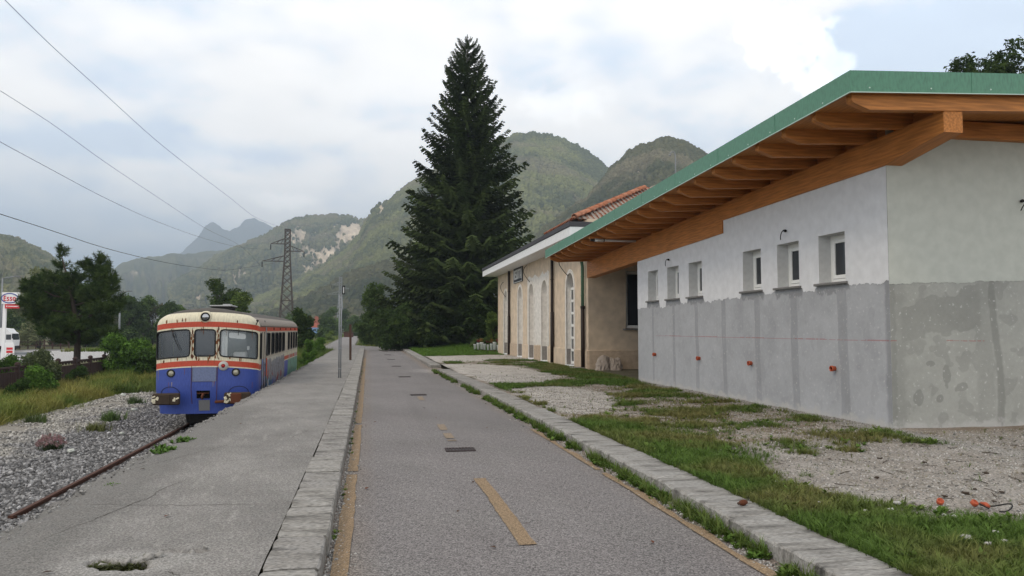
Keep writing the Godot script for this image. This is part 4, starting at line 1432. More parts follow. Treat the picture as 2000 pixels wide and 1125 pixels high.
func station() -> void:
	var s := thing("station_building", "old beige station building with blind arched doorways and orange tiled hip roof", "building", Vector3.ZERO)
	var sx := 7.9
	var fz := -47.6
	var map := func(d: float) -> Callable: return func(u, v): return Vector3(sx + d, v, fz + u)
	var mapd := func(u, v, d): return Vector3(sx + d, v, fz + u)
	var cs := [-45.0, -40.55, -37.6, -34.65, -30.0]
	var arches := []
	for c in cs: arches.append(arch_hole(c - fz - 0.60, c - fz + 0.60, 0.2, 3.32))
	var st := flat()
	holed(st, steps(0.0, 20.2, 0.8), func(_u): return 0.0, func(_u): return 5.75, 3, arches, map.call(0.0))
	done(st, "front_wall", M.beige, s)
	# pale repair plaster round the two middle arches
	st = flat()
	var patch := []
	for c in [-37.6, -34.65]: patch.append(arch_hole(c - fz - 0.76, c - fz + 0.76, 0.86, 3.32))
	holed(st, steps(-38.6 - fz, -33.75 - fz, 0.06), func(u): return 0.9 + 0.05 * n2(u, 2.0, 3.0), func(u): return 4.25 + 0.2 * n2(u, 6.0, 0.8) + 0.08 * n2(u, 1.0, 4.0), 1, patch, map.call(-0.006))
	done(st, "repair_plaster", M.beige_pale, s)
	# plinth between the doorways
	var cuts := [0.0]
	for c in cs:
		cuts.append(c - fz - 0.76)
		cuts.append(c - fz + 0.76)
	cuts.append(20.2)
	for k in range(0, cuts.size(), 2):
		st = flat()
		box(st, Vector3(sx - 0.018, 0.44, fz + (cuts[k] + cuts[k + 1]) * 0.5), Vector3(0.07, 0.84, cuts[k + 1] - cuts[k]), 0.012)
		done(st, "plinth", M.beige_dark if k % 4 else M.beige, s)
	for i in 5:
		var uc: float = cs[i] - fz
		var d := Node3D.new()
		d.name = "doorway"
		s.add_child(d, true)
		st = flat()
		arch_ring(st, uc, 0.60, 0.2, 3.32, 0.15, mapd)
		done(st, "arch_trim", M.beige_pale, d)
		st = flat()
		band(st, rim_of(arches[i], 14), map.call(0.0), map.call(0.30))
		done(st, "reveal", M.beige_pale, d)
		st = flat()
		fill(st, arches[i], map.call(0.27), 14)
		done(st, "infill", M.beige_pale if i < 4 else M.black, d)
		st = flat()
		box(st, Vector3(sx + 0.135, 0.52, cs[i] - 0.585), Vector3(0.26, 0.66, 0.036), 0.004)
		done(st, "cement_patch", M.cement, d)
		st = flat()
		box(st, Vector3(sx + 0.18, 0.17, cs[i]), Vector3(0.5, 0.08, 1.3), 0.01)
		done(st, "threshold", M.fascia_white, d)
		if i == 4:
			st = flat()
			for q in [-0.55, -0.02, 0.02, 0.55]: box(st, Vector3(sx + 0.19, 1.75, cs[i] + q), Vector3(0.06, 3.05, 0.075), 0.006)
			for k in 7: box(st, Vector3(sx + 0.185, 0.30 + k * 0.5, cs[i]), Vector3(0.05, 0.10, 1.1), 0.006)
			done(st, "door_frame", M.window_white, d)
			for k in 6:
				for q in [-0.285, 0.285]:
					st = flat()
					box(st, Vector3(sx + 0.195, 0.55 + k * 0.5, cs[i] + q), Vector3(0.01, 0.38, 0.44))
					done(st, "pane", M.dark_pane, d)
		else:
			st = flat()
			box(st, Vector3(sx + 0.235, 1.75, cs[i] + 0.52), Vector3(0.05, 3.0, 0.10), 0.006)
			box(st, Vector3(sx + 0.24, 3.30, cs[i]), Vector3(0.04, 0.06, 1.16), 0.006)
			done(st, "door_frame", M.fascia_white, d)
	# end wall in the porch
	st = flat()
	var ez := -27.4
	var emap := func(d: float) -> Callable: return func(u, v): return Vector3(sx + u, v, ez + d)
	var win := rect_hole(1.45, 2.75, 1.68, 3.82)
	holed(st, steps(0.0, 8.1, 0.6), func(_u): return 0.0, func(_u): return 5.75, 2, [win], emap.call(0.0))
	done(st, "porch_wall", M.beige, s)
	st = flat()
	box(st, Vector3(sx + 4.05, 0.44, ez + 0.012), Vector3(8.1, 0.86, 0.07), 0.012)
	done(st, "porch_plinth", M.beige_dark, s)
	var w := Node3D.new()
	w.name = "porch_window"
	s.add_child(w)
	st = flat()
	band(st, rim_of(win, 1), emap.call(0.0), emap.call(-0.3))
	done(st, "reveal", M.beige_pale, w)
	st = flat()
	for q in [1.50, 2.08, 2.16, 2.70]: box(st, Vector3(sx + q, 2.75, ez - 0.12), Vector3(0.09, 2.12, 0.06), 0.006)
	for q in [1.74, 3.76]: box(st, Vector3(sx + 2.1, q, ez - 0.12), Vector3(1.2, 0.10, 0.055), 0.006)
	done(st, "frame", M.window_white, w)
	st = flat()
	box(st, Vector3(sx + 2.1, 2.75, ez - 0.13), Vector3(1.2, 2.0, 0.01))
	done(st, "pane", M.dark_pane, w)
	st = flat()
	box(st, Vector3(sx + 2.1, 1.645, ez + 0.05), Vector3(1.55, 0.06, 0.22), 0.01)
	done(st, "sill", M.sill_stone, w)
	st = flat()
	box(st, Vector3(sx + 4.0, 2.9, fz + 0.1), Vector3(8.1, 5.7, 0.2))
	box(st, Vector3(sx + 8.2, 2.9, (ez + fz) * 0.5), Vector3(0.2, 5.7, 20.2))
	done(st, "rear_wall", M.beige, s)
	# eaves: white boxed edge with a dark upstand
	st = flat()
	box(st, Vector3(11.5, 5.165, -37.55), Vector3(9.0, 0.34, 21.9), 0.008)
	done(st, "eaves", M.fascia_white, s)
	st = flat()
	box(st, Vector3(11.49, 5.43, -37.55), Vector3(9.06, 0.17, 21.96), 0.008)
	done(st, "gutter", M.membrane, s)
	# hipped tile roof
	var roof := Node3D.new()
	roof.name = "roof"
	s.add_child(roof)
	var ea := 7.55
	var eb := -27.75
	var y0 := 5.80
	var k := 0.47
	var run := 5.2
	st = flat()
	var p0 := Vector3(ea, y0, eb)
	var p1 := Vector3(ea, y0, -48.2)
	var r0 := Vector3(ea + run, y0 + k * run, eb - run)
	var r1 := Vector3(ea + run, y0 + k * run, -48.2 + run)
	var q0 := Vector3(ea + 2 * run, y0, eb)
	var q1 := Vector3(ea + 2 * run, y0, -48.2)
	quad(st, p0, r0, r1, p1)
	tri(st, p0, q0, r0)
	quad(st, q0, q1, r1, r0)
	tri(st, p1, r1, q1)
	done(st, "roof_slope", M.mortar, roof)
	var tile := roof_tile(0.095, 0.075, 0.46)
	var hip_tile := roof_tile(0.125, 0.10, 0.48)
	rnd.seed = 77
	var up_end := Vector3(0, k, -1).normalized()
	for c in 25:
		var x := ea + 0.15 + c * 0.215
		for r in 14:
			var d := 0.05 + r * 0.36
			if d * up_end.z < -(x - ea) - 0.1 or d > 5.0: break
			var o := place("tile", tile, M["tile%d" % (rnd.randi() % 4)], roof)
			var b := Basis(Vector3.RIGHT, up_end.cross(Vector3.RIGHT), up_end)
			o.transform = Transform3D(b * Basis(Vector3(0, 1, 0), rnd.randf_range(-0.04, 0.04)), Vector3(x, y0 + 0.03, eb) + up_end * (d - 0.1) + Vector3(rnd.randf_range(-0.01, 0.01), 0.012 * (r % 2), 0))
	var up_front := Vector3(1, k, 0).normalized()
	for c in 24:
		var z := eb - 0.2 - c * 0.215
		for r in 3:
			var d := 0.05 + r * 0.36
			if d > (eb - z) + 0.1: break
			var o := place("tile", tile, M["tile%d" % (rnd.randi() % 4)], roof)
			var b := Basis(up_front.cross(Vector3(0, 1, 0)).normalized(), up_front.cross(up_front.cross(Vector3(0, 1, 0)).normalized()) * -1.0, up_front)
			o.transform = Transform3D(b.orthonormalized(), Vector3(ea, y0 + 0.03, z) + up_front * (d - 0.1))
	var up_hip := (r0 - p0).normalized()
	var hx := up_hip.cross(Vector3.UP).normalized()
	for c in 17:
		var o := place("hip_tile", hip_tile, M["tile%d" % (rnd.randi() % 2)], roof)
		o.transform = Transform3D(Basis(hx * -1.0, up_hip.cross(hx) * -1.0, up_hip).orthonormalized(), p0 + up_hip * (c * 0.38 - 0.15) + Vector3(0, 0.09 + 0.01 * (c % 2), 0))
	# rainwater pipes
	for q in [[-43.45, 5.0], [-32.75, 4.75]]:
		st = smooth()
		tube(st, [Vector3(7.80, q[1], q[0]), Vector3(7.80, 0.2, q[0])], 0.068, 12)
		for yy in [0.75, 2.25, 3.8]: tube(st, [Vector3(7.80, yy, q[0]), Vector3(7.80, yy + 0.05, q[0])], 0.080, 12)
		tube(st, [Vector3(7.80, 2.4, q[0]), Vector3(7.80, 0.2, q[0])], 0.082, 12)
		done(st, "rain_pipe", M.brown_pipe, s)
	st = smooth()
	tube(st, [Vector3(7.3, 4.36, -27.3), Vector3(7.45, 4.33, -27.55), Vector3(7.66, 4.28, -27.74), Vector3(7.76, 4.18, -27.78), Vector3(7.79, 4.0, -27.78), Vector3(7.79, 2.4, -27.78)], 0.062, 12)
	for yy in [3.6, 2.9]: tube(st, [Vector3(7.79, yy, -27.78), Vector3(7.79, yy + 0.04, -27.78)], 0.07, 12)
	done(st, "rain_pipe", M.green_pipe, s)
	st = smooth()
	tube(st, [Vector3(7.79, 2.5, -27.78), Vector3(7.79, 0.2, -27.76)], 0.078, 12)
	tube(st, [Vector3(7.79, 2.52, -27.78), Vector3(7.79, 2.42, -27.78)], 0.09, 12)
	done(st, "rain_pipe", M.brown_pipe, s)
	st = flat()
	box(st, Vector3(7.6, 0.19, -27.9), Vector3(0.5, 0.09, 0.5), 0.015)
	done(st, "gully_cover", M.cement, s)
	# name board
	var board := flat()
	box(board, Vector3(7.865, 4.62, -41.0), Vector3(0.05, 0.86, 2.5), 0.01)
	var bo := done(board, "name_board", M.sign_board, s)
	tag(bo, "dark name board reading RESIUTTA in white capitals")
	var fr := flat()
	for e in [-1.0, 1.0]:
		box(fr, Vector3(7.835, 4.62 + e * 0.40, -41.0), Vector3(0.012, 0.03, 2.42))
		box(fr, Vector3(7.835, 4.62, -41.0 + e * 1.2), Vector3(0.012, 0.77, 0.03))
	done(fr, "board_border", M.sign_white, bo)
	letters("RESIUTTA", 0.52, Vector3(7.838, 4.62, -41.0), -PI / 2, M.sign_white, bo, 2.15)
	# loose lamp cables over the arches
	for q in [[-45.7, 4.5], [-38.6, 4.95], [-31.0, 4.75]]:
		st = smooth()
		var path := []
		for i in 10:
			var t := i / 9.0
			path.append(Vector3(sx - 0.03 - 0.16 * sin(t * PI), q[1] - 0.95 * t + 0.12 * sin(t * 3.0), q[0] - 0.28 * sin(t * PI) + 0.75 * t * t))
		tube(st, path, 0.016, 6)
		done(st, "lamp_cable", M.black, s)


func roof_tile(r0: float, r1: float, l: float) -> Mesh:
	var st := smooth()
	for k in 8:
		var a := PI * k / 8.0
		var b := PI * (k + 1) / 8.0
		quad(st, Vector3(r0 * cos(a), r0 * sin(a), 0), Vector3(r0 * cos(b), r0 * sin(b), 0), Vector3(r1 * cos(b), r1 * sin(b), l), Vector3(r1 * cos(a), r1 * sin(a), l))
		quad(st, Vector3(r0 * cos(b), r0 * sin(b), 0), Vector3(r0 * cos(a), r0 * sin(a), 0), Vector3((r0 - 0.016) * cos(a), (r0 - 0.016) * sin(a), 0), Vector3((r0 - 0.016) * cos(b), (r0 - 0.016) * sin(b), 0))
	st.generate_normals()
	return st.commit()


func letters(text: String, size: float, at: Vector3, turn: float, m: Material, parent: Node, fit := 0.0) -> MeshInstance3D:
	var f := SystemFont.new()
	f.font_names = PackedStringArray(["Droid Sans"])
	f.font_weight = 700
	var t := TextMesh.new()
	t.text = text
	t.font = f
	t.font_size = 64
	t.depth = 0.012
	t.pixel_size = size / 46.0
	var o := MeshInstance3D.new()
	o.mesh = t
	o.material_override = m
	o.name = "lettering"
	parent.add_child(o, true)
	o.position = at
	o.rotation.y = turn
	var wide := t.get_aabb().size.x
	if fit > 0.0 and wide > 0.01: o.scale = Vector3(fit / wide, 1, 1)
	return o


# ---------------------------------------------------------------- the railcar
const CW := 1.30
const BOW := 0.62
const CAR_L := 12.9
var car_line := []   # Vector3(x, z, length so far) of the right half of the plan
var car_corner := 0.0


func car_point(u: float, v: float, d := 0.0) -> Vector3:
	var a := absf(u)
	var x := 0.0
	var z := 0.0
	for k in car_line.size() - 1:
		if a <= car_line[k + 1].z or k == car_line.size() - 2:
			var t: float = clampf((a - car_line[k].z) / (car_line[k + 1].z - car_line[k].z), 0, 1)
			x = lerpf(car_line[k].x, car_line[k + 1].x, t)
			z = lerpf(car_line[k].y, car_line[k + 1].y, t)
			break
	var front := clampf(1.0 + z / BOW, 0.0, 1.0)
	var inset := d + 0.11 * smoothstep(0.15, -0.56, v)
	var droop := 0.14 * pow(minf(1.0, a / car_corner), 2.0) * smoothstep(-0.3, 0.6, v)
	x *= (1.0 - inset / CW)
	z -= inset * front
	return Vector3(x * signf(u) if u != 0.0 else 0.0, v - droop, z)


func car_roof(u: float, p: float) -> Vector3:
	var a := car_point(u, 1.85)
	var k := pow(maxf(0.0, cos(p)), 0.66)
	var front := clampf(1.0 + a.z / BOW, 0.0, 1.0)
	return Vector3(a.x * k, lerpf(1.85, a.y, k) + 0.375 * pow(sin(p), 0.92), a.z - (1.0 - k) * 0.75 * front)


func graffiti_picture(w: int, h: int, wide: float, lo: float, hi: float) -> ImageTexture:
	var im := Image.create(w, h, false, Image.FORMAT_RGB8)
	for j in h:
		var v := lerpf(hi, lo, (j + 0.5) / h)
		for i in w:
			var z := wide * (i + 0.5) / w + 0.6  # metres behind the nose
			var a := n2(z, v, 1.2)
			var b := n2(z * 4.0, v * 0.7, 1.6)
			var c := Vector3(0.075, 0.10, 0.33)
			var zz := z + 0.12 * a
			if v > 0.82: c = Vector3(0.50, 0.47, 0.36)
			elif v > 0.69: c = Vector3(0.40, 0.065, 0.03)
			elif v > 0.66: c = Vector3(0.6, 0.56, 0.42)
			if zz > 1.0 and zz < 7.4:
				c = Vector3(0.27, 0.275, 0.28).lerp(Vector3(0.15, 0.16, 0.20), clampf(0.5 + b * 1.5, 0, 1))
				if v > 0.85 + 0.15 * a: c = Vector3(0.46, 0.44, 0.38)
				if zz < 2.2: c = c.lerp(Vector3(0.10, 0.16, 0.42), clampf(0.3 + 2.0 * b, 0, 1))
				if zz > 2.1 and zz < 3.6 and v < 0.25 + 0.4 * a: c = Vector3(0.06, 0.22, 0.12).lerp(Vector3(0.06, 0.12, 0.34), clampf(0.5 + b * 3.0, 0, 1))
				if zz > 3.6 and zz < 5.0 and v < 0.1 + 0.5 * b: c = Vector3(0.08, 0.12, 0.36)
				if absf(n2(z, v, 1.1) + 0.3 * n2(z, v, 3.0)) < 0.03 and v < 0.8: c = Vector3(0.05, 0.04, 0.06)
				if a > 0.38 and v < 0.6: c = Vector3(0.26, 0.05, 0.06)
			elif zz > 8.7:
				if v < 0.66: c = Vector3(0.12, 0.24, 0.185) * (1.0 + 0.3 * a)
				elif v < 0.84: c = c.lerp(Vector3(0.3, 0.3, 0.3), clampf(0.4 + a, 0, 0.8))
			var rust := n2(z * 2.0, v * 0.6, 2.2)
			if rust > 0.42: c = c.lerp(Vector3(0.14, 0.055, 0.03), 0.6)
			c *= 1.0 + 0.12 * n2(z, v, 6.0)
			im.set_pixel(i, j, lin(c.x, c.y, c.z))
	return ImageTexture.create_from_image(im)


func car_panel(parent: Node, called: String, us: Array, a: float, b: float, n: int, holes: Array, m: Material) -> MeshInstance3D:
	var st := smooth()
	holed(st, us, func(_u): return a, func(_u): return b, n, holes, func(u, v): return car_point(u, v))
	return done(st, called, m, parent)


func car_window(parent: Node, o: Array, glass: Material) -> void:
	var w := Node3D.new()
	w.name = "window"
	parent.add_child(w, true)
	var ring := []
	for p in rim_of(o, 10):
		var q := car_point(p.x, p.y, -0.004)
		if ring.is_empty() or ring[-1].distance_to(q) > 0.008: ring.append(q)
	ring.append(ring[0])
	ring.append(ring[1])
	var st := smooth()
	tube(st, ring, 0.019, 6, false)
	done(st, "gasket", M.gasket, w)
	st = flat()
	fill(st, o, func(u, v): return car_point(u, v, 0.02), 10)
	done(st, "pane", glass, w)
	st = flat()
	band(st, rim_of(o, 10), func(u, v): return car_point(u, v, 0.0), func(u, v): return car_point(u, v, 0.05))
	done(st, "reveal", M.gasket, w)


func railcar() -> void:
	var c := thing("railcar", "weathered blue, red and cream railcar with graffiti standing on the rails beside the platform", "railcar", Vector3(-4.27, 0, -21.3), 0.010)
	var len := 0.0
	var n := 2.7
	var last := Vector2(0, 0)
	for k in 25:
		var t := PI / 2 * k / 24.0
		var p := Vector2(CW * pow(sin(t), 2.0 / n), -BOW + BOW * pow(maxf(0.0, cos(t)), 2.0 / n))
		len += p.distance_to(last)
		car_line.append(Vector3(p.x, p.y, len))
		last = p
	car_corner = len
	car_line.append(Vector3(CW, -CAR_L, len + CAR_L - BOW))
	var end := len + CAR_L - BOW
	var fr := []
	for p in car_line.slice(0, 25): fr.append(p.z)
	var fu := []
	for k in range(fr.size() - 1, 0, -1): fu.append(-fr[k])
	fu.append_array(fr)
	var su := steps(car_corner, end, 1.0)
	var lu := []
	for k in range(su.size() - 1, -1, -1): lu.append(-su[k])
	# nose
	var wc := round_hole(-0.255, 0.255, 0.95, 1.64, 0.07)
	var wr := round_hole(0.375, 1.40, 0.945, 1.65, 0.08)
	var wl := round_hole(-1.40, -0.375, 0.945, 1.65, 0.08)
	var hatch := rect_hole(-0.19, 0.15, -0.16, 0.05)
	car_panel(c, "skirt", fu, -0.56, 0.66, 8, [hatch], M.car_blue)
	car_panel(c, "white_line", fu, 0.66, 0.69, 1, [], M.car_cream)
	car_panel(c, "lower_stripe", fu, 0.69, 0.835, 1, [], M.car_red)
	car_panel(c, "front", fu, 0.835, 1.71, 4, [wc, wr, wl], M.car_cream)
	car_panel(c, "upper_stripe", fu, 1.71, 1.85, 1, [], M.car_red)
	var sky_tint_glass := StandardMaterial3D.new()
	sky_tint_glass.albedo_color = Color(lin(0.085, 0.105, 0.13), 0.5)  # blue-grey tint painted in for the sky reflected in these panes
	sky_tint_glass.roughness = 0.12
	sky_tint_glass.metallic_specular = 0.7
	sky_tint_glass.transparency = BaseMaterial3D.TRANSPARENCY_ALPHA
	sky_tint_glass.cull_mode = BaseMaterial3D.CULL_DISABLED
	car_window(c, wc, sky_tint_glass)
	car_window(c, wl, sky_tint_glass)
	car_window(c, wr, M.glass)
	# sides
	var gm := mat("graffiti", Color.WHITE, 0.55, graffiti_picture(1024, 128, CAR_L - BOW, -0.56, 0.95), 1.0, 0.0, {"uv": true})
	var wins := [round_hole(car_corner + 0.02, car_corner + 0.27, 0.98, 1.67, 0.05)]
	for z in [[23.42, 24.23], [24.6, 25.36], [25.63, 26.47], [26.71, 27.52], [27.83, 28.65], [29.89, 30.55], [31.0, 31.66], [32.1, 32.76], [33.17, 33.83]]:
		wins.append(round_hole(car_corner + z[0] - 21.3 - BOW, car_corner + z[1] - 21.3 - BOW, 1.03, 1.67, 0.08))
	var sm := flat()
	holed(sm, su, func(_u): return -0.56, func(_u): return 0.95, 6, [], func(u, v): return car_point(u, v))
	# lay the side picture by hand: metres along the side and up
	var sp := SurfaceTool.new()
	sp.begin(Mesh.PRIMITIVE_TRIANGLES)
	sp.set_smooth_group(0)
	for j in 7:
		for u in su:
			var v := lerpf(-0.56, 0.95, j / 6.0)
			sp.set_uv(Vector2((u - car_corner) / (CAR_L - BOW), 1.0 - j / 6.0))
			sp.add_vertex(car_point(u, v))
	for j in 6:
		for i in su.size() - 1:
			var a: int = j * su.size() + i
			for k in [a, a + su.size(), a + 1, a + 1, a + su.size(), a + su.size() + 1]: sp.add_index(k)
	done(sp, "side_panel", gm, c)
	car_panel(c, "side_panel", lu, -0.56, 0.95, 4, [], M.car_blue)
	car_panel(c, "window_side", su, 0.95, 1.73, 2, wins, M.car_cream_dirty)
	var lw := []
	for w in wins: lw.append(round_hole(-w[1], -w[0], 1.03, 1.67, 0.08))
	car_panel(c, "window_side", lu, 0.95, 1.73, 2, lw, M.car_cream_dirty)
	car_panel(c, "upper_stripe", su, 1.73, 1.85, 1, [], M.car_red)
	car_panel(c, "upper_stripe", lu, 1.73, 1.85, 1, [], M.car_red)
	for w in wins: car_window(c, w, M.dark_pane)
	for w in lw: car_window(c, w, M.glass)
	# roof: cream edge in front, weathered sides, dark top
	for q in [["roof_edge", fu, 0.0, 0.70, M.car_cream], ["roof_side", su, 0.0, 0.70, M.car_roof_side], ["roof_side", lu, 0.0, 0.70, M.car_roof_side]]:
		var st := smooth()
		holed(st, q[1], func(_u): return q[2], func(_u): return q[3], 6, [], func(u, p): return car_roof(u, p))
		done(st, q[0], q[4], c)
	var all := []
	all.append_array(lu)
	all.append_array(fu.slice(1))
	all.append_array(su.slice(1))
	var st := smooth()
	holed(st, all, func(_u): return 0.70, func(_u): return PI / 2, 7, [], func(u, p): return car_roof(u, p))
	done(st, "roof", M.car_roof, c)
	st = flat()
	for s in [-1.0, 1.0]: bar(st, Vector3(s * (CW + 0.012), 1.745, -BOW - 0.1), Vector3(s * (CW + 0.012), 1.745, -CAR_L), 0.03, 0.025)
	done(st, "rain_gutter", M.car_roof_side, c)
	st = flat()
	for k in 6: box(st, Vector3(CW + 0.01, 1.66, -2.0 - k * 1.9), Vector3(0.03, 0.08, 0.10), 0.005)
	done(st, "gutter_bracket", M.rust, c)
	# rear wall, floor, cab partition
	st = flat()
	box(st, Vector3(0, 0.62, -CAR_L + 0.02), Vector3(CW * 2 - 0.02, 2.3, 0.04))
	done(st, "rear_wall", M.car_cream_dirty, c)
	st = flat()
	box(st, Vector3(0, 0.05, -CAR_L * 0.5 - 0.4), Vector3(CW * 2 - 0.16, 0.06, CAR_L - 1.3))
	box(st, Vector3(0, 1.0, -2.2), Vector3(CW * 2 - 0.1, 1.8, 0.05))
	done(st, "cab_partition", M.car_inner_dim, c)  # dark colour stands for the dim interior behind the windscreens
	# things seen through the right windscreen
	st = smooth()
	for k in 10:
		var a := 0.40 + k * 0.019
		var f := func(x: float, v: float) -> Vector3: return car_point(x, v, 0.10 + 0.018 * sin(x * 80.0))
		quad(st, f.call(a, 0.95), f.call(a + 0.019, 0.95), f.call(a + 0.019, 1.64), f.call(a, 1.64))
	done(st, "curtain", M.car_inner_pale, c)
	st = flat()
	fill(st, round_hole(0.62, 1.08, 1.44, 1.585, 0.04), func(u, v): return car_point(u, v, 0.09), 8)
	done(st, "sun_visor", M.car_inner_pale, c)
	st = flat()
	box(st, Vector3(0.78, 0.86, -0.75), Vector3(0.34, 0.34, 0.30), 0.03)
	box(st, Vector3(1.02, 1.14, -0.50), Vector3(0.06, 0.10, 0.06), 0.01)
	done(st, "control_desk", M.car_inner_pale, c)
	# gangway door between the windows
	for s in [-1.0, 1.0]:
		st = flat()
		for k in 40:
			var v := lerpf(-0.3, 1.68, k / 40.0)
			if v > 0.66 and v < 0.84: continue
			var p := car_point(s * 0.318, v, -0.004)
			var q := car_point(s * 0.318, v + 0.049, -0.004)
			bar(st, p, q, 0.016 + 0.016 * maxf(0.0, n2(v, s, 4.0)), 0.01)
		done(st, "door_seam", M.rust, c)
	st = flat()
	fill(st, rect_hole(-0.285, 0.285, 0.30, 0.655), func(u, v): return car_point(u, v, -0.008), 8)
	done(st, "door_panel", M.car_blue_grey, c)
	st = flat()
	for q in [[-0.29, 0.295, 0.29, 0.295], [-0.29, 0.30, -0.29, 0.655], [0.29, 0.30, 0.29, 0.655]]: bar(st, car_point(q[0], q[1], -0.012), car_point(q[2], q[3], -0.012), 0.012, 0.008)
	done(st, "panel_edge", M.steel, c)
	rnd.seed = 12
	for k in 48:
		var u := rnd.randf_range(0.265, 0.36) * (1.0 if rnd.randf() < 0.5 else -1.0)
		var v := rnd.randf_range(0.9, 1.7)
		if k > 29:
			u = rnd.randf_range(-1.2, 1.25)
			v = rnd.randf_range(1.86, 1.9) if k % 2 else rnd.randf_range(0.84, 0.93)
		if k > 41:
			u = rnd.randf_range(-0.26, 0.2)
			v = rnd.randf_range(0.84, 0.94)
		var m := flat()
		var p := []
		for i in 7:
			var t := TAU * i / 7.0
			p.append(Vector2(u + cos(t) * rnd.randf_range(0.008, 0.026), v + sin(t) * rnd.randf_range(0.02, 0.075)))
		for i in range(1, 6): tri(m, car_point(p[0].x, p[0].y, -0.004), car_point(p[i].x, p[i].y, -0.004), car_point(p[i + 1].x, p[i + 1].y, -0.004))
		done(m, "rust_spot", M.rust_streak if k % 3 else M.rust, c)
	for k in 22:
		var u := rnd.randf_range(-1.3, 1.35)
		var v: float = [0.94, 1.71, 0.66, 0.30][k % 4] + rnd.randf_range(-0.02, 0.01)
		var l := rnd.randf_range(0.06, 0.26)
		var wd := rnd.randf_range(0.005, 0.013)
		var m := flat()
		quad(m, car_point(u - wd * 0.4, v - l, -0.004), car_point(u + wd * 0.3, v - l, -0.004), car_point(u + wd, v, -0.004), car_point(u - wd, v, -0.004))
		done(m, "rust_streak", M.rust_streak if k % 3 else M.car_roof_side, c)
	# coupling recess
	st = flat()
	band(st, rim_of(hatch, 1), func(u, v): return car_point(u, v, 0.0), func(u, v): return car_point(u, v, 0.3))
	fill(st, hatch, func(u, v): return car_point(u, v, 0.3), 2)
	done(st, "coupling_recess", M.car_dark, c)
	st = smooth()
	tube(st, [Vector3(-0.02, -0.06, -0.25), Vector3(-0.02, -0.05, 0.05), Vector3(-0.02, -0.10, 0.12), Vector3(-0.02, -0.16, 0.08)], 0.03, 8)
	tube(st, [Vector3(-0.17, -0.02, 0.0), Vector3(0.13, -0.02, 0.0)], 0.012, 6)
	done(st, "hook", M.rust, c)
	st = flat()
	fill(st, rect_hole(-0.14, 0.15, -0.48, -0.20), func(u, v): return car_point(u, v, -0.012), 4)
	done(st, "step_plate", M.steel, c)
	# buffers
	for s in [-1.0, 1.0]:
		var b := Node3D.new()
		b.name = "buffer"
		c.add_child(b, true)
		var at := Vector3(s * 0.87, -0.14, 0.0)
		st = smooth()
		tube(st, [at + Vector3(0, 0, -0.3), at + Vector3(0, 0, 0.16)], 0.10, 12)
		done(st, "stem", M.car_blue, b)
		st = flat()
		box(st, at + Vector3(0, 0, 0.20), Vector3(0.66, 0.30, 0.12), 0.03)
		done(st, "plate", M.rubber, b)
		st = flat()
		box(st, at + Vector3(-0.03, -0.005, 0.255), Vector3(0.27, 0.262, 0.05), 0.02)
		done(st, "pad", M.rust if s > 0 else M.rubber, b)
		for k in 9:
			st = flat()
			var cx := rnd.randf_range(-0.31, 0.31)
			var cy := rnd.randf_range(-0.12, 0.12)
			if absf(cx + 0.03) < 0.16: cx = signf(cx) * rnd.randf_range(0.17, 0.30)
			box(st, at + Vector3(cx, cy, 0.259), Vector3(rnd.randf_range(0.03, 0.10), rnd.randf_range(0.02, 0.09), 0.012), 0.004, Basis(Vector3(0, 0, 1), rnd.randf_range(-0.6, 0.6)))
			done(st, "paint_chip", M.car_cream, b)
		st = smooth()
		for k in 10:
			var t0 := PI * k / 10.0
			var t1 := PI * (k + 1) / 10.0
			tube(st, [car_point(s * 0.87 + 0.26 * cos(t0), -0.03 + 0.20 * sin(t0), -0.004), car_point(s * 0.87 + 0.26 * cos(t1), -0.03 + 0.20 * sin(t1), -0.004)], 0.007, 5, false)
		done(st, "seal", M.gasket, b)
	st = flat()
	box(st, Vector3(0.42, -0.24, 0.04), Vector3(0.28, 0.07, 0.10), 0.02, Basis(Vector3(0, 0, 1), 0.06))
	done(st, "brake_hose", M.rust, c)
	# lamps
	var fwd := Basis(Vector3(1, 0, 0), Vector3(0, 0, 1), Vector3(0, -1, 0))
	for q in [[-0.86, 0.49, 0.085], [0.80, 0.50, 0.085]]:
		var l := Node3D.new()
		l.name = "headlight"
		c.add_child(l, true)
		var p := car_point(q[0], q[1] + 0.05, 0.03)
		st = smooth()
		lathe(st, [Vector2(q[2] + 0.02, 0.0), Vector2(q[2] + 0.02, 0.06), Vector2(q[2] + 0.005, 0.07), Vector2(q[2] - 0.012, 0.06)], 20, p, fwd)
		done(st, "rim", M.gasket, l)
		st = smooth()
		lathe(st, [Vector2(q[2] - 0.01, 0.04), Vector2(q[2] * 0.7, 0.058), Vector2(0.0, 0.068)], 20, p, fwd)
		done(st, "lens", M.lens, l)
	var tl := Node3D.new()
	tl.name = "tail_lamp"
	c.add_child(tl)
	var tp := car_point(0.47, 0.70, 0.0)
	st = smooth()
	lathe(st, [Vector2(0.125, -0.02), Vector2(0.125, 0.015), Vector2(0.10, 0.04), Vector2(0.055, 0.05)], 20, tp, fwd)
	done(st, "disc", M.dull_disc, tl)
	st = smooth()
	lathe(st, [Vector2(0.045, 0.045), Vector2(0.03, 0.06), Vector2(0.0, 0.064)], 14, tp, fwd)
	done(st, "lens", M.red_lens, tl)
	var top := Node3D.new()
	top.name = "roof_lamp"
	c.add_child(top)
	var rp := car_roof(0.0, 0.30) + Vector3(0, 0, -0.04)
	st = smooth()
	lathe(st, [Vector2(0.16, -0.12), Vector2(0.155, 0.05), Vector2(0.13, 0.085), Vector2(0.10, 0.085)], 22, rp, fwd)
	done(st, "housing", M.car_cream, top)
	st = smooth()
	lathe(st, [Vector2(0.122, 0.08), Vector2(0.115, 0.105), Vector2(0.092, 0.098)], 22, rp, fwd)
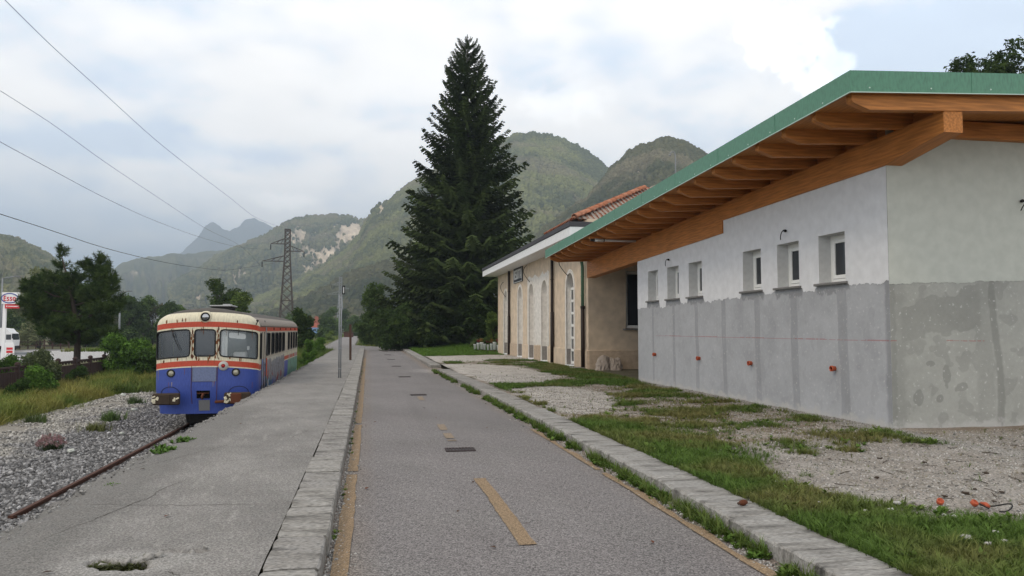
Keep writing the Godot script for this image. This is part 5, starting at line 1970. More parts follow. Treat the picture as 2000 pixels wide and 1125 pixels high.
	done(st, "rim", M.car_dark, top)
	st = smooth()
	lathe(st, [Vector2(0.10, 0.075), Vector2(0.06, 0.09), Vector2(0.0, 0.095)], 20, rp, fwd)
	done(st, "lens", M.mirror_lens, top)
	# wiper, horn, aerial stub
	st = flat()
	bar(st, car_point(-0.84, 1.70, -0.03), car_point(-0.72, 1.45, -0.05), 0.012)
	bar(st, car_point(-0.79, 1.56, -0.05), car_point(-0.60, 1.12, -0.03), 0.022, 0.012)
	bar(st, car_point(0.82, 1.70, -0.03), car_point(0.80, 1.52, -0.05), 0.012)
	done(st, "wiper", M.black, c)
	st = smooth()
	tube(st, [car_point(1.30, 1.86, -0.02), car_point(1.30, 1.93, -0.05), car_point(1.27, 1.97, -0.08)], [0.012, 0.014, 0.035], 8)
	done(st, "horn", M.car_dark, c)
	var vent := Node3D.new()
	vent.name = "roof_vent"
	c.add_child(vent)
	st = flat()
	box(st, Vector3(0.12, 2.24, -1.95), Vector3(0.52, 0.10, 0.9), 0.03)
	done(st, "vent_base", M.car_dark, vent)
	st = flat()
	box(st, Vector3(0.12, 2.305, -1.95), Vector3(0.62, 0.05, 1.0), 0.022)
	box(st, Vector3(0.22, 2.345, -2.0), Vector3(0.22, 0.05, 0.4), 0.015)
	done(st, "vent_cowl", M.vent_metal, vent)
	# passenger door on the platform side
	st = flat()
	for z in [-1.05, -1.52, -1.97]: box(st, Vector3(CW + 0.003, 0.55, z), Vector3(0.02, 2.05, 0.035), 0.003)
	done(st, "door_gap", M.gasket, c)
	st = smooth()
	tube(st, [Vector3(CW + 0.05, -0.2, -2.12), Vector3(CW + 0.05, 0.2, -2.12)], 0.022, 8)
	tube(st, [Vector3(CW + 0.05, 0.95, -1.6), Vector3(CW + 0.05, 1.7, -1.6)], 0.016, 8)
	done(st, "handrail", M.steel, c)
	st = flat()
	box(st, Vector3(CW + 0.012, 0.55, -2.08), Vector3(0.02, 0.52, 0.17), 0.004)
	done(st, "handrail_plate", M.car_red, c)
	st = flat()
	box(st, Vector3(CW + 0.04, -0.22, -1.5), Vector3(0.12, 0.03, 1.0), 0.008)
	done(st, "step", M.car_dark, c)
	# running gear
	for z in [-2.0, -4.5, -9.0, -11.4]:
		var ax := Node3D.new()
		ax.name = "wheelset"
		c.add_child(ax, true)
		for s in [-1.0, 1.0]:
			st = smooth()
			var xb := Basis(Vector3(0, 1, 0), Vector3(-s, 0, 0), Vector3(0, 0, s))
			lathe(st, [Vector2(0.0, -0.06), Vector2(0.30, -0.05), Vector2(0.375, -0.05), Vector2(0.37, 0.06), Vector2(0.40, 0.065), Vector2(0.40, 0.09), Vector2(0.0, 0.09)], 24, Vector3(s * 0.735, -0.625, z), xb)
			done(st, "wheel", M.car_dark, ax)
		st = smooth()
		tube(st, [Vector3(-0.7, -0.625, z), Vector3(0.7, -0.625, z)], 0.08, 10)
		done(st, "axle", M.car_dark, ax)
	st = flat()
	for z in [-3.25, -10.2]:
		for s in [-1.0, 1.0]: box(st, Vector3(s * 0.98, -0.60, z), Vector3(0.14, 0.26, 3.3), 0.03)
		box(st, Vector3(0, -0.5, z), Vector3(1.9, 0.2, 0.5), 0.02)
	box(st, Vector3(0, -0.45, -6.9), Vector3(1.9, 0.5, 2.2), 0.05)
	box(st, Vector3(0, -0.30, -6.6), Vector3(2.2, 0.2, 12.0))
	box(st, Vector3(0.1, -0.72, -1.15), Vector3(1.25, 0.34, 0.7), 0.04)  # dark box added under the nose to stand for the shadow there
	done(st, "underframe_and_shade", M.car_dark, c)


# ---------------------------------------------------------------- pylons and wires
func pylon(at: Vector3, h: float, label: String, m: Material) -> Node3D:
	var p := thing("lattice_pylon", label, "pylon", at)
	var k := h / 31.6
	var half := func(y: float) -> float: return lerpf(2.25, 0.72, pow(clampf(y / (h * 0.78), 0, 1), 0.9)) * k
	for s in [[-1, -1], [1, -1], [1, 1], [-1, 1]]:
		var st := flat()
		var ys := steps(0.0, h, h / 8.0)
		for i in ys.size() - 1: bar(st, Vector3(s[0] * half.call(ys[i]), ys[i], s[1] * half.call(ys[i])), Vector3(s[0] * half.call(ys[i + 1]), ys[i + 1], s[1] * half.call(ys[i + 1])), 0.22 * k)
		done(st, "leg", m, p)
	var st := flat()
	var y := 0.0
	while y < h - 0.8 * k:
		var a: float = half.call(y)
		var y2 := minf(h, y + a * 1.75)
		var b: float = half.call(y2)
		for f in 4:
			var q := Basis(Vector3.UP, PI / 2 * f)
			bar(st, q * Vector3(-a, y, a), q * Vector3(b, y2, b), 0.15 * k)
			bar(st, q * Vector3(a, y, a), q * Vector3(-b, y2, b), 0.15 * k)
		y = y2
	for yy in [h, h * 0.80, h * 0.66, h * 0.345]:
		var a: float = half.call(yy)
		for f in 4:
			var q := Basis(Vector3.UP, PI / 2 * f)
			bar(st, q * Vector3(-a, yy, a), q * Vector3(a, yy, a), 0.16 * k)
	done(st, "bracing", m, p)
	for q in [[-4.7, 0.865, 0.915], [4.65, 0.80, 0.85], [-7.0, 0.705, 0.755]]:
		st = flat()
		var tip := Vector3(q[0] * k, h * q[1], 0)
		for s in [-1.0, 1.0]:
			var a: float = half.call(h * q[1])
			bar(st, Vector3(signf(q[0]) * a, h * q[1], s * a), tip, 0.15 * k)
			bar(st, Vector3(signf(q[0]) * a, h * q[2], s * a), tip, 0.13 * k)
			for t in [0.3, 0.6]:
				bar(st, Vector3(signf(q[0]) * a, h * q[1], s * a).lerp(tip, t), Vector3(signf(q[0]) * a, h * q[2], s * a).lerp(tip, t - 0.2), 0.08 * k)
		done(st, "cross_arm", m, p)
		st = smooth()
		var prof := []
		for i in 9: prof.append(Vector2((0.22 if i % 2 else 0.09) * k, (i - 9) * 0.19 * k))
		lathe(st, prof, 10, tip)
		done(st, "insulator", M.black, p)
	return p


func wire(label: String, x: float, pts: Array, tail: Vector3) -> void:
	var path := []
	for q in pts:
		var d := pix(q[0], q[1])
		path.append(EYE + d * (x / d.x))
	path.insert(0, path[0] + (path[0] - path[1]).normalized() * 40.0)
	path.append(tail)
	# a smooth run through the points
	var cv := Curve3D.new()
	for k in path.size():
		var d: Vector3 = (path[mini(k + 1, path.size() - 1)] - path[maxi(k - 1, 0)])
		var l0: float = path[k].distance_to(path[maxi(k - 1, 0)]) / 3.0
		var l1: float = path[k].distance_to(path[mini(k + 1, path.size() - 1)]) / 3.0
		cv.add_point(path[k], -d.normalized() * l0, d.normalized() * l1)
	var run := []
	for k in 61: run.append(cv.sample_baked(cv.get_baked_length() * k / 60.0))
	var rad := []
	for p in run: rad.append(0.022)
	var st := smooth()
	tube(st, run, rad, 5)
	var o := done(st, "power_wire", M.black)
	tag(o, label, "wire")


func pylons() -> void:
	var base := at_z(559, 648, -230.0)
	base.y = -1.0
	pylon(base, 31.6, "dark steel lattice pylon with three arms rising behind the railcar", M.pylon_steel)
	wire("thin overhead wire strung to the very top of the lattice pylon", base.x, [[10, 0], [96, 85], [192, 172], [300, 270], [375, 330], [450, 387], [500, 425]], base + Vector3(0, 31.6, 0))
	wire("overhead wire strung to the longest arm of the lattice pylon", base.x - 7.0, [[0, 177], [100, 241], [200, 313], [300, 380], [400, 445], [470, 481]], base + Vector3(-7.0, 20.6, 0))
	wire("overhead wire strung to the upper left arm of the lattice pylon", base.x - 4.7, [[0, 277], [100, 331], [200, 384], [300, 430], [400, 466], [470, 483]], base + Vector3(-4.7, 25.6, 0))
	wire("low sagging overhead wire strung to the right arm of the lattice pylon", base.x + 4.65, [[0, 418], [100, 450], [200, 483], [300, 508], [375, 521], [450, 527]], base + Vector3(4.65, 23.6, 0))
	var b2 := at_z(664, 648, -330.0)
	b2.y = -1.0
	pylon(b2, 24.5, "pale distant lattice pylon standing beyond the steel post on the platform", M.galvanised)
	# small line poles in the valley
	for q in [[697, 628, -420.0, 10.0], [594, 640, -420.0, 10.0]]:
		var b := at_z(q[0], 646, q[2])
		b.y = -1.0
		var p := thing("line_pole", "slender distant line pole with short cross bars", "pole", b, 0.0, "distant line poles in the valley")
		var st := smooth()
		tube(st, [Vector3.ZERO, Vector3(0, q[3], 0)], [0.16, 0.10], 6)
		done(st, "mast", M.galvanised, p)
		st = flat()
		for y in [0.97, 0.88]: box(st, Vector3(0, q[3] * y, 0), Vector3(2.2, 0.14, 0.14))
		done(st, "cross_bar", M.galvanised, p)


# ---------------------------------------------------------------- posts, fence, sign, lorry and the like
func street_things() -> void:
	var st: SurfaceTool
	# steel post on the platform
	var p := thing("steel_post", "thin double-tube galvanised post with a small dark head on the platform", "post", Vector3(-0.93, 0.145, -24.4))
	for s in [-1.0, 1.0]:
		st = smooth()
		tube(st, [Vector3(s * 0.028, 0, 0), Vector3(s * 0.028, 2.62, 0)], 0.020, 8)
		done(st, "tube", M.galvanised, p)
	st = flat()
	for y in [0.28, 0.9, 1.6, 2.2, 2.6]: box(st, Vector3(0, y, 0), Vector3(0.11, 0.03, 0.05), 0.004)
	done(st, "clamp", M.galvanised, p)
	st = flat()
	box(st, Vector3(0.06, 2.72, 0), Vector3(0.03, 0.25, 0.05))
	box(st, Vector3(0.12, 2.72, 0), Vector3(0.025, 0.24, 0.05))
	for y in [2.60, 2.84]: box(st, Vector3(0.09, y, 0), Vector3(0.09, 0.03, 0.05))
	done(st, "head_frame", M.black, p)
	st = flat()
	box(st, Vector3(0.09, 2.72, 0), Vector3(0.045, 0.18, 0.02))
	done(st, "head_plate", M.white_paint, p)
	p = thing("wooden_post", "bare brown post standing on the platform beside the coping stones", "post", Vector3(-0.97, 0.14, -38.5))
	st = flat()
	box(st, Vector3(0, 0.86, 0), Vector3(0.11, 1.74, 0.11), 0.012, Basis(Vector3(0, 0, 1), 0.008))
	done(st, "shaft", M.post_wood, p)
	st = flat()
	box(st, Vector3(-0.01, 1.735, 0), Vector3(0.12, 0.02, 0.12), 0.004)
	done(st, "cap", M.post_wood, p)
	# brown concrete fence
	var f := thing("concrete_fence", "dark brown slatted concrete fence with capped posts along the meadow", "fence", Vector3(-14.0, -1.05, -26.0))
	rnd.seed = 31
	for k in 10:
		var z := -k * 2.05
		st = flat()
		box(st, Vector3(0, 0.62, z), Vector3(0.16, 1.28, 0.16), 0.02)
		done(st, "post", M.concrete_brown, f)
		st = smooth()
		lathe(st, [Vector2(0.12, 1.25), Vector2(0.12, 1.30), Vector2(0.07, 1.36), Vector2(0, 1.38)], 10, Vector3(0, 0, z))
		done(st, "post_cap", M.concrete_brown, f)
		if k == 9: break
		for i in 10:
			st = flat()
			var zz := z - 0.10 - (i + 0.5) * 0.185
			box(st, Vector3(rnd.randf_range(-0.006, 0.006), 0.50, zz), Vector3(0.05, 1.0, 0.172), 0.012)
			done(st, "slat", M.concrete_brown, f)
			if i % 2 == 0:
				st = flat()
				box(st, Vector3(0, 1.09, zz), Vector3(0.05, 0.1, 0.12), 0.01)
				done(st, "spacer", M.concrete_brown, f)
		st = flat()
		box(st, Vector3(0, 1.17, z - 1.025), Vector3(0.09, 0.09, 1.88), 0.015)
		done(st, "rail", M.concrete_brown, f)
	# filling-station sign
	var sz := -75.0
	var a := at_z(5, 571, sz)
	var b := at_z(38, 594, sz)
	var c := at_z(38, 603, sz)
	var g := thing("filling_station_sign", "tall white filling station sign with blue oval and red lettering beside the road", "sign", Vector3(0, 0, 0))
	st = flat()
	var pc := at_z(8, 600, sz)
	box(st, Vector3(pc.x, (a.y - 1.05) * 0.5, sz - 0.15), Vector3(0.28, a.y + 1.05, 0.2), 0.02)
	done(st, "pole", M.white_paint, g)
	st = flat()
	box(st, Vector3((a.x + b.x) * 0.5, (a.y + b.y) * 0.5, sz), Vector3(b.x - a.x, a.y - b.y, 0.22), 0.02)
	var panel := done(st, "panel", M.white_paint, g)
	var mid := Vector3((a.x + b.x) * 0.5 - 0.06, (a.y + b.y) * 0.5, sz + 0.125)
	st = flat()
	for k in 32:
		var t0 := TAU * k / 32.0
		var t1 := TAU * (k + 1) / 32.0
		var o := func(t: float, s: float) -> Vector3: return mid + Vector3(cos(t) * (0.70 - s), sin(t) * (0.46 - s), 0)
		quad(st, o.call(t0, 0.085), o.call(t0, 0.0), o.call(t1, 0.0), o.call(t1, 0.085))
	done(st, "oval_ring", M.sign_blue, panel)
	letters("Esso", 0.46, mid + Vector3(0, -0.02, 0.0), 0.0, M.sign_red, panel, 0.98)
	st = flat()
	box(st, Vector3((a.x + b.x) * 0.5 + 0.14, (b.y + c.y) * 0.5, sz + 0.02), Vector3(b.x - a.x - 0.28, b.y - c.y - 0.04, 0.2), 0.01)
	var red := done(st, "red_strip", M.sign_red, g)
	st = flat()
	for k in 9: box(st, Vector3((a.x + b.x) * 0.5 - 0.26 + k * 0.105 + (0.06 if k > 0 else 0.0), (b.y + c.y) * 0.5, sz + 0.125), Vector3(0.07, 0.14 if k == 0 else 0.10, 0.012))
	done(st, "small_print", M.white_paint, red)
	var pb := thing("price_board", "small white fuel price board with red figures at the foot of the sign pole", "sign", at_z(19, 684, sz + 0.6))
	st = flat()
	box(st, Vector3.ZERO, Vector3(0.72, 1.3, 0.16), 0.02)
	done(st, "panel", M.white_paint, pb)
	for y in [0.14, -0.14]:
		st = flat()
		box(st, Vector3(0.02, y, 0.09), Vector3(0.50, 0.2, 0.02))
		done(st, "figure_field", M.sign_red, pb)
	st = flat()
	for s in [-1.0, 1.0]: box(st, Vector3(s * 0.28, -0.78, 0), Vector3(0.07, 0.4, 0.1))
	done(st, "leg", M.white_paint, pb)
	# lorry
	var lp := at_z(31, 690, -105.0)
	var t := thing("lorry", "white lorry cab with grey trailer parked behind the filling station sign", "lorry", Vector3(lp.x, -1.12, -105.0))
	t.scale = Vector3.ONE * 0.8
	st = flat()
	prism(st, PackedVector2Array([Vector2(-2.0, 0.9), Vector2(-0.06, 0.9), Vector2(0.0, 1.7), Vector2(-0.22, 2.9), Vector2(-0.5, 3.05), Vector2(-0.9, 3.55), Vector2(-1.9, 3.65), Vector2(-2.0, 2.9)]), Vector3(0, 0, 1.22), Vector3.RIGHT, Vector3.UP, Vector3(0, 0, -2.44))
	done(st, "cab", M.white_paint, t)
	st = flat()
	box(st, Vector3(-0.62, 2.25, 1.225), Vector3(0.75, 0.8, 0.03), 0.03)
	done(st, "side_window", M.dark_pane, t)
	st = flat()
	box(st, Vector3(-0.10, 2.3, 0), Vector3(0.1, 0.95, 2.1), 0.03, Basis(Vector3(0, 0, 1), 0.18))
	done(st, "windscreen", M.dark_pane, t)
	st = flat()
	box(st, Vector3(0.02, 2.35, 1.38), Vector3(0.16, 0.6, 0.1), 0.02)
	done(st, "mirror", M.black, t)
	st = flat()
	box(st, Vector3(-0.95, 0.65, 0), Vector3(2.0, 0.45, 2.4), 0.05)
	done(st, "bumper", M.black, t)
	for x in [-0.95, -4.2, -8.6]:
		for s in [-1.0, 1.0]:
			st = smooth()
			lathe(st, [Vector2(0, -0.14), Vector2(0.46, -0.14), Vector2(0.5, -0.08), Vector2(0.5, 0.1), Vector2(0.44, 0.15), Vector2(0.0, 0.12)], 18, Vector3(x, 0.5, s * 1.05), Basis(Vector3(1, 0, 0), Vector3(0, 0, s), Vector3(0, -s, 0)))
			done(st, "wheel", M.tyre, t)
	st = flat()
	box(st, Vector3(-6.6, 2.45, 0), Vector3(8.4, 2.7, 2.5), 0.04)
	done(st, "trailer", M.vent_metal, t)
	# street lamps along the main road
	for q in [[235, 570, 258, 569], [5, 543, 41, 540]]:
		var z := -108.0
		var tp := at_z(q[0], q[1], z)
		var ar := at_z(q[2], q[3], z)
		var l := thing("street_lamp", "grey street lamp with a straight arm over the main road", "street lamp", Vector3(tp.x, -1.05, z), 0.0, "street lamps on the main road")
		st = smooth()
		tube(st, [Vector3.ZERO, Vector3(0, tp.y + 1.05, 0)], [0.16, 0.09], 8)
		done(st, "mast", M.galvanised, l)
		st = smooth()
		tube(st, [Vector3(0, tp.y + 1.0, 0), Vector3((ar.x - tp.x) * 0.7, ar.y + 1.05, 0)], 0.075, 6)
		done(st, "arm", M.galvanised, l)
		st = flat()
		box(st, Vector3((ar.x - tp.x) * 0.84, ar.y + 1.07, 0), Vector3((ar.x - tp.x) * 0.34, 0.10, 0.26), 0.03)
		done(st, "lamp_head", M.steel, l)
	# guard rail, wooden fence and marker post by the road
	var r := thing("guard_rail", "short grey steel guard rail at the edge of the main road", "guard rail", Vector3.ZERO)
	var ga := at_z(12, 690, -78.0)
	var gb := at_z(95, 690, -78.0)
	st = flat()
	prism(st, PackedVector2Array([Vector2(0, 0), Vector2(0.06, 0.05), Vector2(0, 0.12), Vector2(0, 0.18), Vector2(0.06, 0.25), Vector2(0, 0.30), Vector2(-0.01, 0.30), Vector2(0.045, 0.25), Vector2(-0.012, 0.18), Vector2(-0.012, 0.12), Vector2(0.045, 0.05), Vector2(-0.01, 0)]), Vector3(ga.x, -0.75, -78.0), Vector3(0, 0, 1), Vector3.UP, Vector3(gb.x - ga.x, 0, 0))
	done(st, "beam", M.galvanised, r)
	for k in 4:
		st = flat()
		box(st, Vector3(lerpf(ga.x + 0.2, gb.x - 0.2, k / 3.0), -0.80, -78.06), Vector3(0.1, 0.62, 0.08))
		done(st, "post", M.galvanised, r)
	var wf := thing("paddock_fence", "low weathered wooden post and rail fence across the main road", "fence", Vector3.ZERO)
	for k in 7:
		var q := at_z(38 + k * 16.0, 690, -116.0)
		st = flat()
		box(st, Vector3(q.x, -0.42, -116.0), Vector3(0.16, 1.3, 0.16), 0.02)
		done(st, "post", M.post_wood, wf)
		if k < 6:
			var q2 := at_z(54 + k * 16.0, 690, -116.0)
			for y in [-0.1, -0.55]:
				st = flat()
				box(st, Vector3((q.x + q2.x) * 0.5, y, -115.9), Vector3(q2.x - q.x - 0.02, 0.12, 0.06), 0.01)
				done(st, "rail", M.post_wood, wf)
	var mp := thing("marker_post", "white roadside marker post with a black top", "marker post", at_z(205, 697, -76.0))
	st = flat()
	box(st, Vector3(0, 0.0, 0), Vector3(0.15, 0.8, 0.12), 0.03)
	done(st, "shaft", M.white_paint, mp)
	st = flat()
	box(st, Vector3(0, 0.34, 0), Vector3(0.156, 0.24, 0.126), 0.03)
	done(st, "band", M.black, mp)
	# hooked vent pole above the roofs
	var hp := at_z(1319, 300, -36.0)
	var hk := thing("hooked_pole", "thin grey pole with a hooked top rising behind the annex roof", "pole", Vector3(hp.x, 0, -36.0))
	st = smooth()
	tube(st, [Vector3(0, 0, 0), Vector3(0, hp.y - 0.1, 0), Vector3(-0.06, hp.y + 0.06, 0), Vector3(-0.17, hp.y + 0.09, 0), Vector3(-0.26, hp.y + 0.02, 0), Vector3(-0.28, hp.y - 0.08, 0)], 0.035, 8)
	done(st, "shaft", M.galvanised, hk)
	st = smooth()
	tube(st, [Vector3(-0.28, hp.y - 0.05, 0), Vector3(-0.28, hp.y - 0.14, 0)], 0.05, 8)
	done(st, "spout", M.galvanised, hk)
	# distant house and sheds
	var hh := at_z(600, 646, -400.0)
	var h2 := at_z(622, 646, -400.0)
	var house := thing("house", "small distant house with a red upper storey above a blue ground floor", "house", Vector3((hh.x + h2.x) * 0.5, -1.0, -400.0))
	var hw := h2.x - hh.x
	st = flat()
	box(st, Vector3(0, 1.7, 0), Vector3(hw, 3.6, 6.0))
	done(st, "ground_floor", M.house_blue, house)
	st = flat()
	prism(st, PackedVector2Array([Vector2(-hw * 0.5, 3.5), Vector2(hw * 0.5, 3.5), Vector2(hw * 0.5, 5.2), Vector2(0, 6.1), Vector2(-hw * 0.5, 5.2)]), Vector3(0, 0, 3.1), Vector3.RIGHT, Vector3.UP, Vector3(0, 0, -6.2))
	done(st, "upper_floor", M.house_red, house)
	st = flat()
	bar(st, Vector3(-hw * 0.56, 5.15, 0), Vector3(0, 6.25, 0), 6.8, 0.16, Vector3(0, 0, 1))
	bar(st, Vector3(hw * 0.56, 5.15, 0), Vector3(0, 6.25, 0), 6.8, 0.16, Vector3(0, 0, 1))
	done(st, "roof", M.tile2, house)
	for q in [-0.25, 0.25]:
		st = flat()
		box(st, Vector3(hw * q, 2.2, 3.02), Vector3(0.9, 1.2, 0.06))
		done(st, "window", M.dark_pane, house)
	var sh := at_z(681, 655, -165.0)
	var shed := thing("rusty_shed", "rust red shed with a lean-to roof beside the distant path", "shed", Vector3(sh.x, -0.1, -165.0))
	st = flat()
	box(st, Vector3(0, 0.55, 0), Vector3(1.9, 1.1, 2.0), 0.02)
	done(st, "wall", M.rail_rust, shed)
	st = flat()
	prism(st, PackedVector2Array([Vector2(-1.1, 1.05), Vector2(1.1, 1.3), Vector2(1.1, 1.42), Vector2(-1.1, 1.17)]), Vector3(0, 0, 1.15), Vector3.RIGHT, Vector3.UP, Vector3(0, 0, -2.3))
	done(st, "roof", M.rail_rust, shed)
	st = flat()
	box(st, Vector3(0.3, 0.5, 1.01), Vector3(0.6, 0.95, 0.05))
	done(st, "door", M.rust, shed)
	var hs := at_z(716, 655, -160.0)
	var heap := thing("scrap_wagon", "heap of rusty red wagon parts lying right of the distant path", "scrap", Vector3(hs.x, -0.1, -160.0))
	rnd.seed = 3
	for k in 9:
		st = flat()
		box(st, Vector3(rnd.randf_range(-0.8, 0.8), rnd.randf_range(0.15, 0.85), rnd.randf_range(-1.0, 1.0)), Vector3(rnd.randf_range(0.5, 1.3), rnd.randf_range(0.15, 0.5), 1.2), 0.04, Basis(Vector3(0, 0, 1), rnd.randf_range(-0.4, 0.4)))
		done(st, "scrap_piece", M.rail_rust, heap)


# ---------------------------------------------------------------- trees
func leaf_clump(seed_no: int, leaves: int, size: float, thin := 0.55) -> Mesh:
	var r := RandomNumberGenerator.new()
	r.seed = seed_no
	var st := flat()
	for k in leaves:
		var d := Vector3(r.randfn(), r.randfn(), r.randfn()).normalized()
		var p := d * 0.5 * pow(r.randf(), 0.5)
		var nrm := (d + Vector3(0, 0.6, 0) + Vector3(r.randf_range(-1, 1), r.randf_range(-1, 1), r.randf_range(-1, 1)) * 0.8).normalized()
		var a := nrm.cross(Vector3(r.randf_range(-1, 1), r.randf_range(-1, 1), r.randf_range(-1, 1))).normalized()
		var b := nrm.cross(a)
		var s := size * r.randf_range(0.7, 1.3)
		var fold := nrm * s * 0.18
		tri(st, p - a * s, p - b * s * thin + fold, p + a * s)
		tri(st, p - a * s, p + a * s, p + b * s * thin + fold)
	st.generate_normals()
	return st.commit()


var clumps := []


func broadleaf(called: String, label: String, base: Vector3, h: float, r: float, ta: Vector3, tb: Vector3, lobes: int, per: int, size: float, group := "", low := 0.25, seed_no := 1, category := "tree") -> Node3D:
	if clumps.is_empty():
		for k in 3: clumps.append(leaf_clump(300 + k, 20, 0.17))
	var t := thing(called, label, category, base, 0.0, group)
	var g := RandomNumberGenerator.new()
	g.seed = seed_no
	var st := smooth()
	var top := Vector3(g.randf_range(-0.1, 0.1) * r, h * 0.75, g.randf_range(-0.1, 0.1) * r)
	if category == "tree":
		tube(st, [Vector3.ZERO, top * 0.4 + Vector3(g.randf_range(-0.1, 0.1), 0, 0), top], [h * 0.028, h * 0.02, h * 0.006], 8)
	var leafs := []
	for j in 12:
		var q: Vector3 = ta.lerp(tb, (j % 4) / 3.0) * [0.85, 1.0, 1.15][j / 4]
		leafs.append(tinted(clumps[j % 3], Color(q.x, q.y, q.z)))
	var parts := []
	for k in lobes:
		var yy := lerpf(low, 0.93, (k + 0.5) / lobes + g.randf_range(-0.06, 0.06))
		var prof := sqrt(maxf(0.05, 1.0 - pow((yy - lerpf(low, 1.0, 0.42)) / (0.62 * (1.0 - low) + 0.08), 2)))
		var ang := g.randf() * TAU
		var rad := r * prof * g.randf_range(0.25, 0.72)
		var c := Vector3(cos(ang) * rad, h * yy, sin(ang) * rad)
		var lr := r * g.randf_range(0.28, 0.46)
		var twig: Vector3 = top * clampf(yy - 0.25, 0.1, 0.9)
		tube(st, [twig, c], [h * 0.008, h * 0.003], 5)
		for i in per:
			var d := Vector3(g.randfn(), g.randfn() * 0.85 + 0.12, g.randfn()).normalized()
			var p := c + d * lr * pow(g.randf(), 0.35) * Vector3(1, 0.8, 1)
			if p.y < 0.05: p.y = 0.05 + g.randf() * 0.2
			var s := size * g.randf_range(0.65, 1.35)
			parts.append([leafs[g.randi() % 12], Transform3D(Basis.from_euler(Vector3(g.randf() * TAU, g.randf() * TAU, 0)).scaled(Vector3.ONE * s), p)])
	done(st, "trunk" if category == "tree" else "stems", M.bark, t)
	grown("crown" if category == "tree" else "foliage", parts, M.leaf, t)
	return t


func spruce_branch(seed_no: int, twigs: int) -> Mesh:
	# a bough one metre long along +x: a bent axis, side shoots and hanging shoots with needles
	var r := RandomNumberGenerator.new()
	r.seed = seed_no
	var st := flat()
	var axis := func(t: float) -> Vector3: return Vector3(t, -0.16 * sin(t * 2.6) + 0.20 * t * t, 0.03 * sin(t * 4.0 + seed_no))
	for k in 6: bar(st, axis.call(k / 6.0), axis.call((k + 1) / 6.0), 0.016 * (1.1 - k / 6.0))
	for k in twigs:
		var t := pow((k + r.randf()) / twigs, 0.8)
		for s in [-1.0, 1.0, 0.0]:
			var p: Vector3 = axis.call(t)
			var l := (0.34 * (1.0 - t * 0.72)) * r.randf_range(0.7, 1.15)
			var d := Vector3(0.65, -0.22 + r.randf_range(-0.2, 0.15), s * 0.9 + r.randf_range(-0.2, 0.2))
			if s == 0.0:
				d = Vector3(r.randf_range(-0.1, 0.5), -1.0, r.randf_range(-0.5, 0.5))
				l *= 0.62
			d = d.normalized()
			var e := p + d * l + Vector3(0, -0.15 * l, 0)
			var w := (e - p).cross(Vector3.UP if absf(d.y) < 0.9 else Vector3.RIGHT).normalized() * 0.030
			var u := (e - p).cross(w).normalized() * 0.026
			for i in 3:
				var a := p.lerp(e, i / 3.0)
				var b := p.lerp(e, (i + 1.5) / 3.0)
				var m := (a + b) * 0.5
				tri(st, a, m + w * r.randf_range(0.8, 1.5), b)
				tri(st, a, b, m - w * r.randf_range(0.8, 1.5))
				tri(st, a, m + u * r.randf_range(0.6, 1.4), b)
	st.generate_normals()
	return st.commit()


var boughs := []


func spruce(label: String, base: Vector3, h: float, prof: Array, tone: Vector3, seed_no: int, group := "") -> void:
	if boughs.is_empty():
		for k in 3: boughs.append(spruce_branch(500 + k, 17))
	var t := thing("spruce_tree", label, "tree", base, 0.0, group)
	var g := RandomNumberGenerator.new()
	g.seed = seed_no
	var st := smooth()
	tube(st, [Vector3(0, -0.3, 0), Vector3(0, h * 0.3, 0), Vector3(0, h * 0.7, 0), Vector3(0, h, 0)], [h * 0.017, h * 0.013, h * 0.006, 0.02], 9)
	done(st, "trunk", M.bark, t)
	var kinds := []
	for j in 12:
		var q: Vector3 = tone * [0.72, 0.95, 1.12, 1.35][j % 4]
		kinds.append(tinted(boughs[j / 4], Color(q.x, q.y, q.z)))
	var parts := []
	var y := h * 0.015
	while y < h - 0.1:
		var f := y / h
		var reach := 0.0
		for k in prof.size() - 1:
			if f <= prof[k + 1][0]:
				reach = lerpf(prof[k][1], prof[k + 1][1], (f - prof[k][0]) / (prof[k + 1][0] - prof[k][0]))
				break
		var n := int(lerpf(9.0, 5.0, f))
		var off := g.randf() * TAU
		for k in n:
			var a := off + TAU * k / n + g.randf_range(-0.3, 0.3)
			var l := reach * g.randf_range(0.72, 1.10) * (1.14 if g.randf() < 0.1 else 1.0)
			var pitch := lerpf(-0.30, 0.62, pow(f, 1.5)) + g.randf_range(-0.12, 0.12)
			var b := Basis(Vector3.UP, a) * Basis(Vector3(0, 0, 1), pitch) * Basis(Vector3(1, 0, 0), g.randf_range(-0.25, 0.25))
			var th := clampf(1.9 / l, 0.42, 1.0)
			parts.append([kinds[g.randi() % 12], Transform3D(b * Basis.from_scale(Vector3(l, l * lerpf(0.8, 1.0, th), l * 0.85)), Vector3(0, y + g.randf_range(-0.12, 0.12), 0))])
		y += lerpf(0.40, 0.28, f)
	grown("crown", parts, M.needle, t)


func pine_tuft(seed_no: int) -> Mesh:
	# a shoot with long needles all round it, one unit long along +y
	var r := RandomNumberGenerator.new()
	r.seed = seed_no
	var st := flat()
	bar(st, Vector3(0, -0.3, 0), Vector3(0, 0.6, 0), 0.03)
	for k in 52:
		var t := r.randf()
		var a := r.randf() * TAU
		var d := Vector3(cos(a), r.randf_range(0.3, 1.4), sin(a)).normalized()
		var p := Vector3(0, -0.2 + 0.7 * t, 0)
		var w := d.cross(Vector3(r.randf_range(-1, 1), 0.3, r.randf_range(-1, 1))).normalized() * 0.022
		tri(st, p - w, p + w, p + d * r.randf_range(0.32, 0.5))
	st.generate_normals()
	return st.commit()


